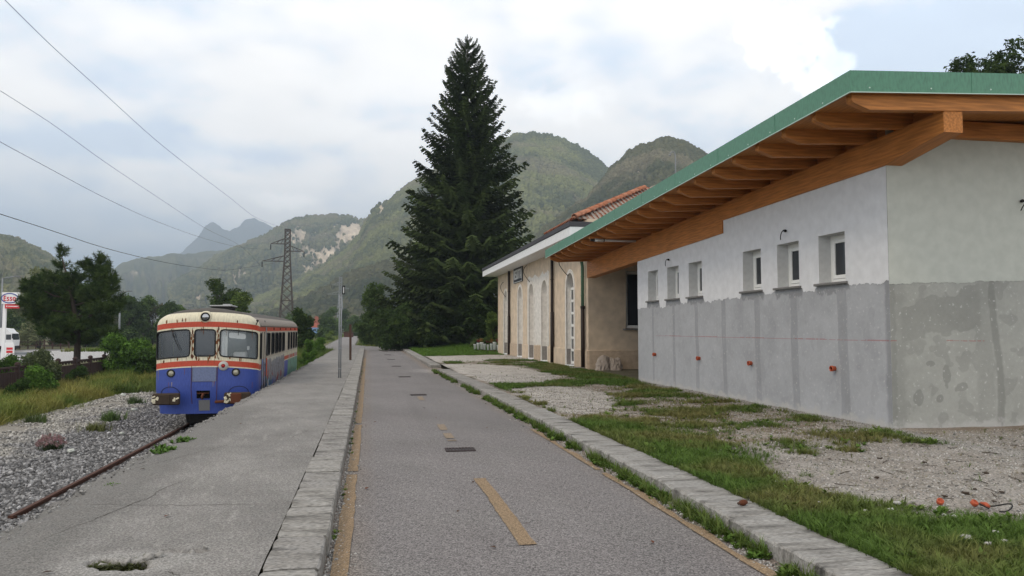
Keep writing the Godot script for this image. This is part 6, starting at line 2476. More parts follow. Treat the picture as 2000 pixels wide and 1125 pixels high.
func pine_tree() -> void:
	var base := at_z(150, 700, -47.0)
	base.y = -1.05
	var t := thing("pine_tree", "dark bushy pine tree standing behind the brown fence", "tree", base)
	var g := RandomNumberGenerator.new()
	g.seed = 9
	var st := smooth()
	var axis := [Vector3(0, -0.1, 0), Vector3(0.02, 2.2, 0), Vector3(-0.15, 3.6, 0.1), Vector3(-0.5, 5.2, 0.0), Vector3(-0.98, 6.9, 0)]
	tube(st, axis, [0.20, 0.16, 0.13, 0.07, 0.02], 10)
	var kinds := []
	for j in 8:
		var q := Vector3(0.028, 0.048, 0.018).lerp(Vector3(0.070, 0.10, 0.032), (j % 4) / 3.0)
		kinds.append(tinted(pine_tuft(700 + j / 4), Color(q.x, q.y, q.z)))
	var parts := []
	# boughs: where their foliage lies on the photo, how wide and how deep
	var lobes := [[120, 495, 7, 12, 26], [122, 520, 12, 9, 26], [95, 545, 22, 14, 90], [70, 560, 22, 16, 110], [60, 590, 20, 16, 110], [95, 580, 28, 18, 150], [130, 565, 22, 18, 130], [145, 545, 20, 15, 90], [190, 525, 22, 16, 120], [200, 545, 24, 20, 170], [185, 575, 28, 20, 180], [215, 560, 14, 16, 80], [160, 600, 30, 18, 170], [110, 615, 34, 16, 170], [75, 615, 22, 13, 100], [200, 605, 28, 14, 140], [225, 600, 13, 12, 60], [235, 588, 8, 10, 26], [140, 635, 34, 13, 150], [185, 632, 30, 13, 130], [100, 640, 26, 10, 90], [195, 508, 10, 9, 30], [165, 520, 8, 8, 24], [150, 650, 26, 8, 90], [120, 600, 26, 16, 120], [150, 575, 20, 16, 90], [130, 590, 18, 22, 110], [60, 570, 12, 10, 40], [150, 664, 38, 8, 130], [105, 652, 26, 9, 90], [200, 650, 26, 9, 90]]
	for l in lobes:
		var z := -47.0 + g.randf_range(-1.6, 1.6)
		var c := at_z(l[0], l[1], z) - base
		var k := 47.0 / 1500.0
		var from: Vector3 = axis[1].lerp(axis[3], clampf((c.y - 2.6) / 3.4, 0, 1))
		if l[2] > 12: tube(st, [from, from.lerp(c, 0.5) + Vector3(0, -0.15, 0), c], [0.06, 0.045, 0.02], 6)
		for i in int(l[4] * 0.62):
			var d := Vector3(g.randfn(), g.randfn(), g.randfn()).normalized() * pow(g.randf(), 0.4) * 0.92
			var p := c + Vector3(d.x * l[2] * k, d.y * l[3] * k, d.z * l[2] * k * 1.1)
			var up := (Vector3(d.x, 0.6 + d.y * 0.5, d.z) + Vector3(g.randf_range(-0.3, 0.3), 0, g.randf_range(-0.3, 0.3))).normalized()
			var x := up.cross(Vector3(0.3, 0.1, 1)).normalized()
			var s := g.randf_range(0.42, 0.66)
			parts.append([kinds[g.randi() % 8], Transform3D(Basis(x, up, x.cross(up)).scaled(Vector3.ONE * s), p)])
	done(st, "trunk", M.bark, t)
	grown("crown", parts, M.needle, t)


func tree_at(called: String, label: String, x: float, top: float, z: float, wide: float, ground_y: float, ta: Vector3, tb: Vector3, lobes: int, per: int, size: float, group := "", low := 0.25, seed_no := 1, category := "tree") -> void:
	# x, top and wide are photo pixels: where it stands, how high and how wide it looks at its distance
	var p := at_z(x, top, z)
	var k := -z / 1500.0
	broadleaf(called, label, Vector3(p.x, ground_y, z), p.y - ground_y, wide * 0.5 * k, ta, tb, lobes, per, size, group, low, seed_no, category)


func trees() -> void:
	var dark := Vector3(0.030, 0.048, 0.018)
	var mid := Vector3(0.055, 0.085, 0.025)
	var light := Vector3(0.11, 0.155, 0.04)
	var pale := Vector3(0.15, 0.165, 0.085)
	# the great spruce and its neighbours
	var s := at_z(912, 660, -62.0)
	spruce("very tall dark spruce rising behind the station lawn", Vector3(s.x, 0.6, -62.0), 25.1, [[0.0, 5.0], [0.05, 5.7], [0.25, 5.5], [0.42, 5.0], [0.55, 4.35], [0.68, 3.5], [0.80, 2.65], [0.9, 1.9], [0.96, 1.15], [1.0, 0.35]], Vector3(0.044, 0.062, 0.022), 201)
	s = at_z(842, 655, -66.0)
	spruce("shorter spruce half hidden left of the very tall spruce", Vector3(s.x, 0.4, -66.0), 15.0, [[0.0, 4.0], [0.1, 4.4], [0.35, 3.9], [0.6, 2.7], [0.85, 1.3], [1.0, 0.3]], Vector3(0.050, 0.070, 0.025), 202)
	s = at_z(800, 655, -64.0)
	spruce("young low spruce at the foot of the two big spruces", Vector3(s.x, 0.2, -64.0), 4.6, [[0.0, 1.8], [0.2, 1.7], [0.6, 1.0], [1.0, 0.1]], Vector3(0.038, 0.055, 0.022), 203)
	pine_tree()
	tree_at("bush", "feathery green bush leaning over the path edge below the spruces", 745, 556, -76.0, 90, 0.0, mid * 0.8, mid * 1.5, 12, 70, 0.55, "", 0.05, 21, "bush")
	tree_at("bush", "low dark bush at the bend of the path below the spruces", 722, 612, -82.0, 60, 0.0, mid * 0.8, mid * 1.3, 9, 60, 0.55, "", 0.05, 22, "bush")
	tree_at("bush", "broad dark green bush under the spruce beside the lawn", 780, 600, -60.0, 90, 0.1, dark * 1.3, mid * 1.1, 12, 80, 0.5, "", 0.05, 23, "bush")
	tree_at("bush", "deep green hedge bush at the back of the lawn", 850, 612, -59.0, 80, 0.5, dark * 0.9, mid * 0.75, 12, 80, 0.5, "", 0.03, 24, "bush")
	tree_at("bush", "tall dark shrub behind the planters by the station", 915, 575, -58.0, 95, 0.6, dark * 0.8, mid * 0.7, 14, 80, 0.5, "", 0.03, 25, "bush")
	tree_at("bush", "rounded yellow-green shrub touching the station corner", 964, 610, -51.0, 36, 0.2, mid, light, 8, 60, 0.3, "", 0.25, 26, "bush")
	# round the railcar
	tree_at("broadleaf_tree", "slender open-crowned tree rising behind the railcar roof", 437, 536, -80.0, 78, -1.0, mid * 0.8, mid * 1.2, 12, 34, 0.62, "", 0.3, 31)
	tree_at("broadleaf_tree", "bright yellow-green tree beside the open-crowned tree behind the railcar", 474, 572, -72.0, 66, -1.0, mid * 1.3, light, 12, 55, 0.55, "", 0.25, 32)
	tree_at("broadleaf_tree", "round dark green tree peeping over the rear end of the railcar", 588, 604, -62.0, 44, -0.3, dark, mid, 11, 60, 0.5, "", 0.15, 33)
	# far bank of trees left of the railcar
	var grp := "trees along the far side of the main road"
	var row := [[-20, 590, 130, 0], [15, 585, 90, 1], [45, 600, 70, 0], [80, 522, 92, 3], [105, 590, 70, 1], [140, 595, 80, 0], [170, 600, 70, 1], [205, 590, 70, 0], [232, 605, 60, 3], [250, 578, 66, 0], [275, 583, 66, 1], [298, 592, 70, 2], [325, 590, 66, 0], [352, 598, 60, 1], [380, 604, 60, 0]]
	var tones := [[dark * 1.5, mid * 1.4, "dark green roadside tree in the far bank of trees"], [mid * 1.2, mid * 1.9, "mid green roadside tree in the far bank of trees"], [Vector3(0.06, 0.062, 0.035), Vector3(0.10, 0.098, 0.055), "brownish roadside tree in the far bank of trees"], [pale * 0.9, pale * 1.3, "pale grey-green willow-like tree in the far bank of trees"]]
	for k in row.size():
		var q: Array = row[k]
		var tn: Array = tones[q[3]]
		tree_at("roadside_tree", tn[2], q[0], q[1], -128.0 - (k % 3) * 7.0 if q[3] != 3 or k > 5 else -118.0, q[2], -1.2, tn[0], tn[1], 12, 42, 1.0, grp, 0.08, 40 + k)
	# valley trees beyond the end of the platform
	var grp2 := "trees in the valley beyond the platform"
	var row2 := [[606, 606, -440.0, 60, 0], [644, 600, -240.0, 44, 1], [638, 618, -180.0, 26, 0], [655, 622, -200.0, 34, 1], [676, 605, -260.0, 44, 0], [690, 618, -230.0, 34, 1], [632, 640, -150.0, 20, 0], [598, 648, -140.0, 18, 1], [708, 615, -220.0, 40, 0], [730, 600, -250.0, 50, 1], [700, 630, -190.0, 24, 0], [560, 620, -190.0, 46, 1]]
	for k in row2.size():
		var q: Array = row2[k]
		var tn: Array = tones[q[4]]
		tree_at("valley_tree", ["dark green tree in the valley beyond the platform", "mid green tree in the valley beyond the platform"][q[4]], q[0], q[1], q[2], q[3], -0.8, tn[0], tn[1], 9, 34, 1.35, grp2, 0.08, 80 + k)
	tree_at("bush", "small yellowish bush on the grass left of the distant path", 645, 648, -120.0, 17, -0.1, light, light * 1.3, 6, 30, 0.5, "", 0.05, 98, "bush")
	# trees on the bank behind the annex, seen above its roof
	var d := at_z(1990, 90, -33.0)
	broadleaf("hillside_tree", "tallest dark dense treetop above the green roof edge of the annex", Vector3(d.x, 0, -33.0), d.y * 1.06, 3.0, dark, mid * 0.8, 18, 80, 0.5, "", 0.6, 61)
	d = at_z(1938, 112, -34.0)
	broadleaf("hillside_tree", "lower dark treetop leaning from the tallest one over the annex roof edge", Vector3(d.x, 0, -34.0), d.y * 1.05, 2.0, dark, mid * 0.85, 14, 60, 0.45, "", 0.66, 64)
	d = at_z(1868, 120, -33.0)
	broadleaf("hillside_tree", "thin-crowned treetop just showing over the annex roof edge", Vector3(d.x, 0, -33.0), d.y, 1.1, dark, mid * 0.7, 12, 14, 0.36, "", 0.78, 62)


# ---------------------------------------------------------------- low plants
func grass_tuft(seed_no: int, blades: int, lean: float, wide: float) -> Mesh:
	# a tuft one unit high
	var r := RandomNumberGenerator.new()
	r.seed = seed_no
	var st := smooth()
	for k in blades:
		var a := r.randf() * TAU
		var d := Vector3(cos(a), 0, sin(a))
		var w := Vector3(-sin(a), 0, cos(a)) * wide * r.randf_range(0.7, 1.2)
		var p := d * r.randf() * 0.16
		var h := r.randf_range(0.55, 1.05)
		var l := lean * r.randf_range(0.3, 1.3)
		var m := p + Vector3(0, h * 0.58, 0) + d * l * 0.3
		var e := p + Vector3(0, h * (1.0 - 0.25 * l), 0) + d * l
		quad(st, p - w, p + w, m + w * 0.8, m - w * 0.8)
		tri(st, m - w * 0.8, m + w * 0.8, e)
	st.generate_normals()
	return st.commit()


func weed(seed_no: int) -> Mesh:
	# a low rosette of broad leaves, about one unit across
	var r := RandomNumberGenerator.new()
	r.seed = seed_no
	var st := smooth()
	for k in 13:
		var a := r.randf() * TAU
		var d := Vector3(cos(a), r.randf_range(0.3, 1.3), sin(a)).normalized()
		var w := Vector3(-sin(a), 0, cos(a)) * r.randf_range(0.06, 0.11)
		var l := r.randf_range(0.3, 0.6)
		var p := Vector3(r.randf_range(-0.08, 0.08), 0, r.randf_range(-0.08, 0.08))
		var m := p + d * l * 0.6
		var e := p + d * l + Vector3(0, -0.12 * l, 0)
		tri(st, p, m + w, m - w)
		tri(st, m - w, m + w, e)
	st.generate_normals()
	return st.commit()


func seen_from(p: Vector3, pad := 40.0) -> bool:
	var q := Basis.from_euler(Vector3(deg_to_rad(3.07), deg_to_rad(-10.41), 0)).inverse() * (p - EYE)
	if q.z > -0.5: return false
	var x := 1000.0 + 1500.0 * q.x / -q.z
	var y := 562.5 - 1500.0 * q.y / -q.z
	return x > -pad - 250.0 and x < 2250.0 + pad and y < 1300.0


func scatter(called: String, label: String, category: String, mesh_a: Mesh, mesh_b: Mesh, m: Material, spots: Array, ta: Vector3, tb: Vector3, group: String) -> void:
	# spots: [position, height, share of the second tone]
	var where := [[], []]
	var tint := [[], []]
	for q in spots:
		var j := rnd.randi() % 2
		var s: float = q[1]
		where[j].append(Transform3D(Basis.from_euler(Vector3(rnd.randf_range(-0.15, 0.15), rnd.randf() * TAU, rnd.randf_range(-0.15, 0.15))).scaled(Vector3(s, s * rnd.randf_range(0.8, 1.15), s)), q[0]))
		var c := ta.lerp(tb, clampf(q[2], 0, 1)) * rnd.randf_range(0.75, 1.25)
		tint[j].append(Color(c.x, c.y, c.z))
	for j in 2:
		if where[j].size(): tag(many(called, mesh_a if j == 0 else mesh_b, m, where[j], tint[j]), label, category, group, "stuff")


func yard_cover() -> void:
	rnd.seed = 600
	var short_a := grass_tuft(1, 14, 0.6, 0.022)
	var short_b := grass_tuft(2, 12, 0.95, 0.024)
	var spots := []
	var thatch := []
	var tries := 170000
	for k in tries:
		var z := -3.2 - 41.0 * pow(rnd.randf(), 2.0)
		var x := rnd.randf_range(3.3, 10.6 if z > -10.0 else 7.7)
		var g := grassiness(x, z)
		var p := Vector3(x, yard_h(x, z) - 0.006, z)
		if rnd.randf() > g * g * 1.1 + (0.05 if z < -8.8 and z > -15.0 else 0.015):
			if rnd.randf() < 0.16 and z > -21.0 and seen_from(p): thatch.append([p - Vector3(0, 0.01, 0), rnd.randf_range(0.02, 0.055), rnd.randf()])
			continue
		if not seen_from(p): continue
		var tall := 0.035 + 0.055 * g * rnd.randf_range(0.6, 1.4) + (0.05 if rnd.randf() < 0.05 else 0.0)
		var dry := clampf(0.35 + n2(x, z, 0.5) * 1.2 + (0.25 if z < -9.0 and z > -19.0 else 0.0) - (0.5 if absf(z + 20.7) < 0.9 else 0.0) - (0.25 if x < 5.0 and z > -9.0 else 0.0), 0, 1)
		spots.append([p, tall, dry])
	for k in 1500:
		var z := -3.6 - 27.0 * pow(rnd.randf(), 1.3)
		if n2(z, 4.0, 0.9) < -0.3: continue
		var x := kerb_x(z) - 0.015 - absf(rnd.randfn() * 0.05)
		spots.append([Vector3(x, 0.0, z), rnd.randf_range(0.05, 0.17), rnd.randf() * 0.4])
	scatter("yard_grass", "short green grass and weeds growing over the gravel yard", "grass", short_a, short_b, M.grass, spots, Vector3(0.085, 0.145, 0.028), Vector3(0.175, 0.165, 0.06), "grass of the yard")
	var twigs := []
	var twig_tone := []
	for k in 420:
		var z := -4.6 - 12.0 * pow(rnd.randf(), 1.5)
		var x := rnd.randf_range(3.5, 9.8 if z > -10.0 else 7.5)
		if grassiness(x, z) > 0.6: continue
		twigs.append(Transform3D(Basis.from_euler(Vector3(rnd.randf_range(-0.1, 0.1), rnd.randf() * TAU, rnd.randf_range(-0.1, 0.1))).scaled(Vector3.ONE * rnd.randf_range(0.05, 0.24)), Vector3(x, yard_h(x, z) + 0.006, z)))
		twig_tone.append(Color(0.055, 0.042, 0.032) * rnd.randf_range(0.6, 1.6))
	var tw := flat()
	bar(tw, Vector3(-0.5, 0, 0), Vector3(-0.1, 0.03, 0.04), 0.03)
	bar(tw, Vector3(-0.1, 0.03, 0.04), Vector3(0.5, 0.01, -0.05), 0.022)
	bar(tw, Vector3(0.05, 0.02, 0.02), Vector3(0.3, 0.06, 0.16), 0.016)
	tw.generate_normals()
	tag(many("dry_twigs", tw.commit(), M.grass, twigs, twig_tone), "thin dark twigs littering the gravel yard", "twigs", "twigs on the gravel", "stuff")
	scatter("dry_grass", "dry brown grass litter lying over the gravel yard", "grass", grass_tuft(6, 8, 1.6, 0.03), grass_tuft(7, 7, 2.0, 0.03), M.grass, thatch, Vector3(0.10, 0.085, 0.055), Vector3(0.22, 0.18, 0.11), "dry litter of the yard")
	# broad weeds among it and along the kerb
	spots = []
	for k in 2600:
		var z := -3.2 - 26.0 * pow(rnd.randf(), 1.8)
		var x := rnd.randf_range(3.35, 7.6)
		if rnd.randf() > grassiness(x, z) * 0.6: continue
		spots.append([Vector3(x, yard_h(x, z), z), rnd.randf_range(0.08, 0.2), rnd.randf()])
	for k in 2600:
		var z := -3.6 - 26.0 * pow(rnd.randf(), 1.3)
		if n2(z, 4.0, 0.9) + 0.5 * n2(z, 7.0, 3.0) < -0.12: continue
		var x := kerb_x(z) - 0.02 - absf(rnd.randfn() * 0.06)
		spots.append([Vector3(x, 0.0, z), rnd.randf_range(0.05, 0.19) * (0.5 + 0.8 * clampf(n2(z, 1.0, 1.6) + 0.5, 0, 1)), rnd.randf() * 0.6])
	for k in 240:
		var z := -3.6 - 36.0 * pow(rnd.randf(), 1.4)
		if n2(z, 14.0, 1.2) < 0.05: continue
		spots.append([Vector3(-0.275 - 0.0035 * maxf(0, -z - 12.0) + rnd.randf() * 0.04, 0.0, z), rnd.randf_range(0.04, 0.10), rnd.randf()])
	scatter("kerb_weeds", "leafy green weeds sprouting along the kerbs and in the yard", "weeds", weed(3), weed(4), M.leaf, spots, Vector3(0.065, 0.125, 0.022), Vector3(0.14, 0.19, 0.05), "weeds along the kerbs")
	# pebbles
	var where := [[], []]
	var tint := [[], []]
	for k in 42000:
		var z := -3.4 - 22.0 * pow(rnd.randf(), 2.0)
		var x := rnd.randf_range(3.3, 10.5 if z > -10.0 else 7.7)
		var lane := rnd.randf()
		var y := yard_h(x, z)
		if lane < 0.14:
			x = kerb_x(z) - 0.03 - absf(rnd.randfn() * 0.09) if lane < 0.07 else -0.29 + absf(rnd.randfn() * 0.07)
			y = 0.0
		elif rnd.randf() < grassiness(x, z) * 0.8: continue
		var s := rnd.randf_range(0.008, 0.026) * (1.8 if rnd.randf() < 0.015 else 1.0)
		var j := rnd.randi() % 2
		where[j].append(Transform3D(Basis.from_euler(Vector3(rnd.randf() * TAU, rnd.randf() * TAU, 0)).scaled(Vector3.ONE * s), Vector3(x, y + s * 0.15, z)))
		var v := lerpf(0.12, 0.68, rnd.randf())
		tint[j].append(Color(v, v * 0.97, v * 0.92))
	for j in 2: tag(many("pebbles", rough_stone(130 + j), M.stone, where[j], tint[j]), "small pale pebbles strewn over the yard and gutters", "gravel", "pebbles of the yard", "stuff")


func plants() -> void:
	rnd.seed = 900
	var long_a := grass_tuft(11, 12, 0.55, 0.018)
	var long_b := grass_tuft(12, 10, 0.9, 0.02)
	var short_a := grass_tuft(1, 11, 0.5, 0.035)
	var short_b := grass_tuft(2, 9, 0.8, 0.04)
	# meadow between the ballast and the fence
	var spots := []
	for k in 30000:
		var z := -13.0 - 42.0 * rnd.randf()
		var x := rnd.randf_range(-15.5, -7.6)
		if x < z * 0.445 - 1.5: continue
		var edge := -9.0 + 0.9 * n2(x, z, 0.4) + 0.5 * n2(z, x, 1.3)
		if x > edge: continue
		var p := Vector3(x, terrain_h(x, z) - 0.03, z)
		var tall := rnd.randf_range(0.28, 0.62) * lerpf(0.6, 1.05, clampf((edge - x) * 0.7, 0, 1))
		spots.append([p, tall, clampf(0.45 + n2(x, z, 0.35) * 1.3 + 0.25 * smoothstep(-20.0, -34.0, z), 0, 1)])
	scatter("meadow_grass", "tall yellow-green meadow grass between the ballast and the brown fence", "grass", long_a, long_b, M.grass, spots, Vector3(0.105, 0.165, 0.03), Vector3(0.25, 0.23, 0.065), "tall grass left of the track")
	# rough slope behind the railcar and beside the far end of the platform
	spots = []
	for k in 16000:
		var z := -34.5 - 34.0 * rnd.randf()
		var x := rnd.randf_range(-12.0, -2.75)
		if z < -60.5 and x > -4.8: continue
		if z > -35.5 and x > -5.8: continue
		spots.append([Vector3(x, maxf(terrain_h(x, z), ballast_h(x, z) if z > -44.0 else -9.0) - 0.03, z), rnd.randf_range(0.2, 0.62), clampf(0.3 + n2(x, z, 0.4), 0, 1)])
	scatter("rough_grass", "rough green grass on the overgrown track behind the railcar", "grass", long_a, long_b, M.grass, spots, Vector3(0.07, 0.12, 0.025), Vector3(0.17, 0.19, 0.05), "grass on the overgrown track")
	spots = []
	for k in 14000:
		var z := -66.0 - 220.0 * pow(rnd.randf(), 1.8)
		var x := rnd.randf_range(-24.0, 4.0)
		var l := lerpf(-4.6, -6.3, clampf((-z - 66.0) / 210.0, 0, 1))
		if x > l - 0.3 and x < l + 3.3 + (4.5 * smoothstep(-80.0, -66.0, z)): continue
		spots.append([Vector3(x, -0.13, z), rnd.randf_range(0.15, 0.4), clampf(0.4 + n2(x, z, 0.2), 0, 1)])
	scatter("valley_grass", "bright grass on both sides of the distant path", "grass", short_a, short_b, M.grass, spots, Vector3(0.10, 0.17, 0.03), Vector3(0.19, 0.20, 0.055), "grass beside the distant path")
	# lawn
	spots = []
	for k in 26000:
		var z := -44.4 - 26.0 * rnd.randf()
		var x := rnd.randf_range(2.95, 13.0)
		if x > 7.8 and z > -47.8: continue
		spots.append([Vector3(x, lawn_h(x, z) - 0.01, z), rnd.randf_range(0.07, 0.16) + 0.12 * smoothstep(-52.0, -60.0, z) * rnd.randf(), rnd.randf() * 0.6])
	scatter("lawn_grass", "mown green lawn in front of the tall spruce", "grass", short_a, short_b, M.grass, spots, Vector3(0.075, 0.16, 0.022), Vector3(0.15, 0.21, 0.04), "grass of the lawn")
	# broken bits along the worn platform edge
	var bits := []
	var bit_tone := []
	for k in 900:
		var z := -5.5 - 30.0 * pow(rnd.randf(), 1.5)
		var x := platform_edge(z) + absf(rnd.randfn()) * 0.22
		var sz := rnd.randf_range(0.012, 0.045)
		bits.append(Transform3D(Basis.from_euler(Vector3(rnd.randf() * TAU, rnd.randf() * TAU, 0)).scaled(Vector3.ONE * sz), Vector3(x, 0.135 - 0.02 * smoothstep(0.15, 0.0, x - platform_edge(z)), z)))
		var v := rnd.randf_range(0.12, 0.42)
		bit_tone.append(Color(v, v * 0.97, v * 0.93))
	tag(many("edge_rubble", rough_stone(141), M.stone, bits, bit_tone), "small broken stones along the worn edge of the platform", "rubble", "rubble on the platform edge", "stuff")
	# single plants on the ballast
	var q := [["plant_tuft", "grassy green tuft on the ballast beside white stones", 218, 822, 0.42, Vector3(0.09, 0.14, 0.045)], ["plant_tuft", "yellowish grass tuft on the ballast behind the pink-flowered bush", 187, 842, 0.34, Vector3(0.15, 0.16, 0.06)], ["plant_tuft", "dark green tuft on the ballast close to the left buffer", 264, 790, 0.40, Vector3(0.07, 0.11, 0.04)], ["plant_tuft", "small thin tuft at the meadow edge on the ballast", 66, 828, 0.40, Vector3(0.08, 0.11, 0.04)]]
	for e in q:
		var p := at_y(e[2], e[3], -1.04)
		var t := thing(e[0], e[1], "plant", p)
		var w := []
		var c := []
		for k in 46:
			var d := Vector3(rnd.randfn(), 0, rnd.randfn()) * 0.14
			w.append(Transform3D(Basis.from_euler(Vector3(0, rnd.randf() * TAU, 0)).scaled(Vector3.ONE * e[4] * rnd.randf_range(0.6, 1.1)), d - Vector3(0, 0.03, 0)))
			var v: Vector3 = e[5] * rnd.randf_range(0.7, 1.4)
			c.append(Color(v.x, v.y, v.z))
		joined("blades", long_a, M.grass, w, c, t)
	var hp := at_y(100, 880, -1.07)
	var hb := thing("flowering_bush", "small dusky pink flowering bush on the grey ballast", "bush", hp)
	var w := []
	var c := []
	for k in 60:
		w.append(Transform3D(Basis.from_euler(Vector3(rnd.randf_range(-0.3, 0.3), rnd.randf() * TAU, rnd.randf_range(-0.3, 0.3))).scaled(Vector3.ONE * rnd.randf_range(0.18, 0.30)), Vector3(rnd.randfn() * 0.11, -0.02, rnd.randfn() * 0.11)))
		c.append(Color(0.06, 0.085, 0.04))
	joined("stems", long_a, M.grass, w, c, hb)
	w = []
	c = []
	for k in 150:
		var d := Vector3(rnd.randfn(), absf(rnd.randfn()) + 0.15, rnd.randfn()).normalized()
		w.append(Transform3D(Basis.from_euler(Vector3(rnd.randf() * TAU, rnd.randf() * TAU, 0)).scaled(Vector3.ONE * rnd.randf_range(0.05, 0.09)), Vector3(d.x * 0.30, 0.10 + d.y * 0.24, d.z * 0.28) * rnd.randf_range(0.8, 1.1)))
		var v := Vector3(0.34, 0.19, 0.22).lerp(Vector3(0.26, 0.19, 0.17), rnd.randf())
		c.append(Color(v.x, v.y, v.z))
	joined("blossom", leaf_clump(41, 14, 0.22, 0.5), M.leaf, w, c, hb)
	# shrubs along the fence
	var dark := Vector3(0.035, 0.06, 0.02)
	var mid := Vector3(0.055, 0.10, 0.025)
	var lit := Vector3(0.09, 0.17, 0.03)
	tree_at("bush", "leafy shrub hanging over the middle of the brown fence", 78, 690, -35.5, 78, -1.0, Vector3(0.07, 0.09, 0.045), Vector3(0.11, 0.13, 0.06), 10, 60, 0.30, "", 0.3, 111, "bush")
	tree_at("bush", "bright feathery green shrub in front of the brown fence", 78, 718, -33.0, 70, -1.0, mid * 1.2, lit * 1.2, 9, 60, 0.24, "", 0.0, 112, "bush")
	tree_at("bush", "shadowy shrub at the foot of the brown fence", 36, 742, -31.0, 46, -1.0, dark, mid, 7, 45, 0.22, "", 0.0, 113, "bush")
	tree_at("bush", "small blue-green shrub against the fence panels", 152, 715, -38.0, 34, -1.0, dark * 1.3, mid, 7, 40, 0.24, "", 0.0, 114, "bush")
	tree_at("bush", "large dense green thicket swallowing the end of the fence", 250, 664, -45.0, 115, -1.0, mid * 1.2, lit * 1.2, 16, 85, 0.36, "", 0.0, 115, "bush")
	tree_at("bush", "dark bramble thicket beside the railcar's nose", 285, 690, -42.0, 60, -1.0, dark, mid, 10, 70, 0.32, "", 0.0, 116, "bush")
	tree_at("bush", "green bush over the fence below the sign pole", 10, 700, -40.0, 60, -1.0, mid * 0.8, lit * 0.9, 9, 60, 0.30, "", 0.0, 117, "bush")
	# bushes on the slope right of the railcar
	tree_at("bush", "tangled weeds crowding the rear corner of the railcar", 600, 660, -48.0, 30, -0.9, mid, lit, 8, 60, 0.26, "", 0.0, 118, "bush")
	tree_at("bush", "pale green bush on the slope beyond the railcar", 620, 662, -58.0, 36, -0.4, mid * 1.2, lit * 1.1, 8, 55, 0.30, "", 0.0, 119, "bush")
	tree_at("bush", "low scrub along the overgrown edge of the platform", 608, 682, -42.0, 26, -0.7, mid, lit, 7, 45, 0.2, "", 0.0, 120, "bush")


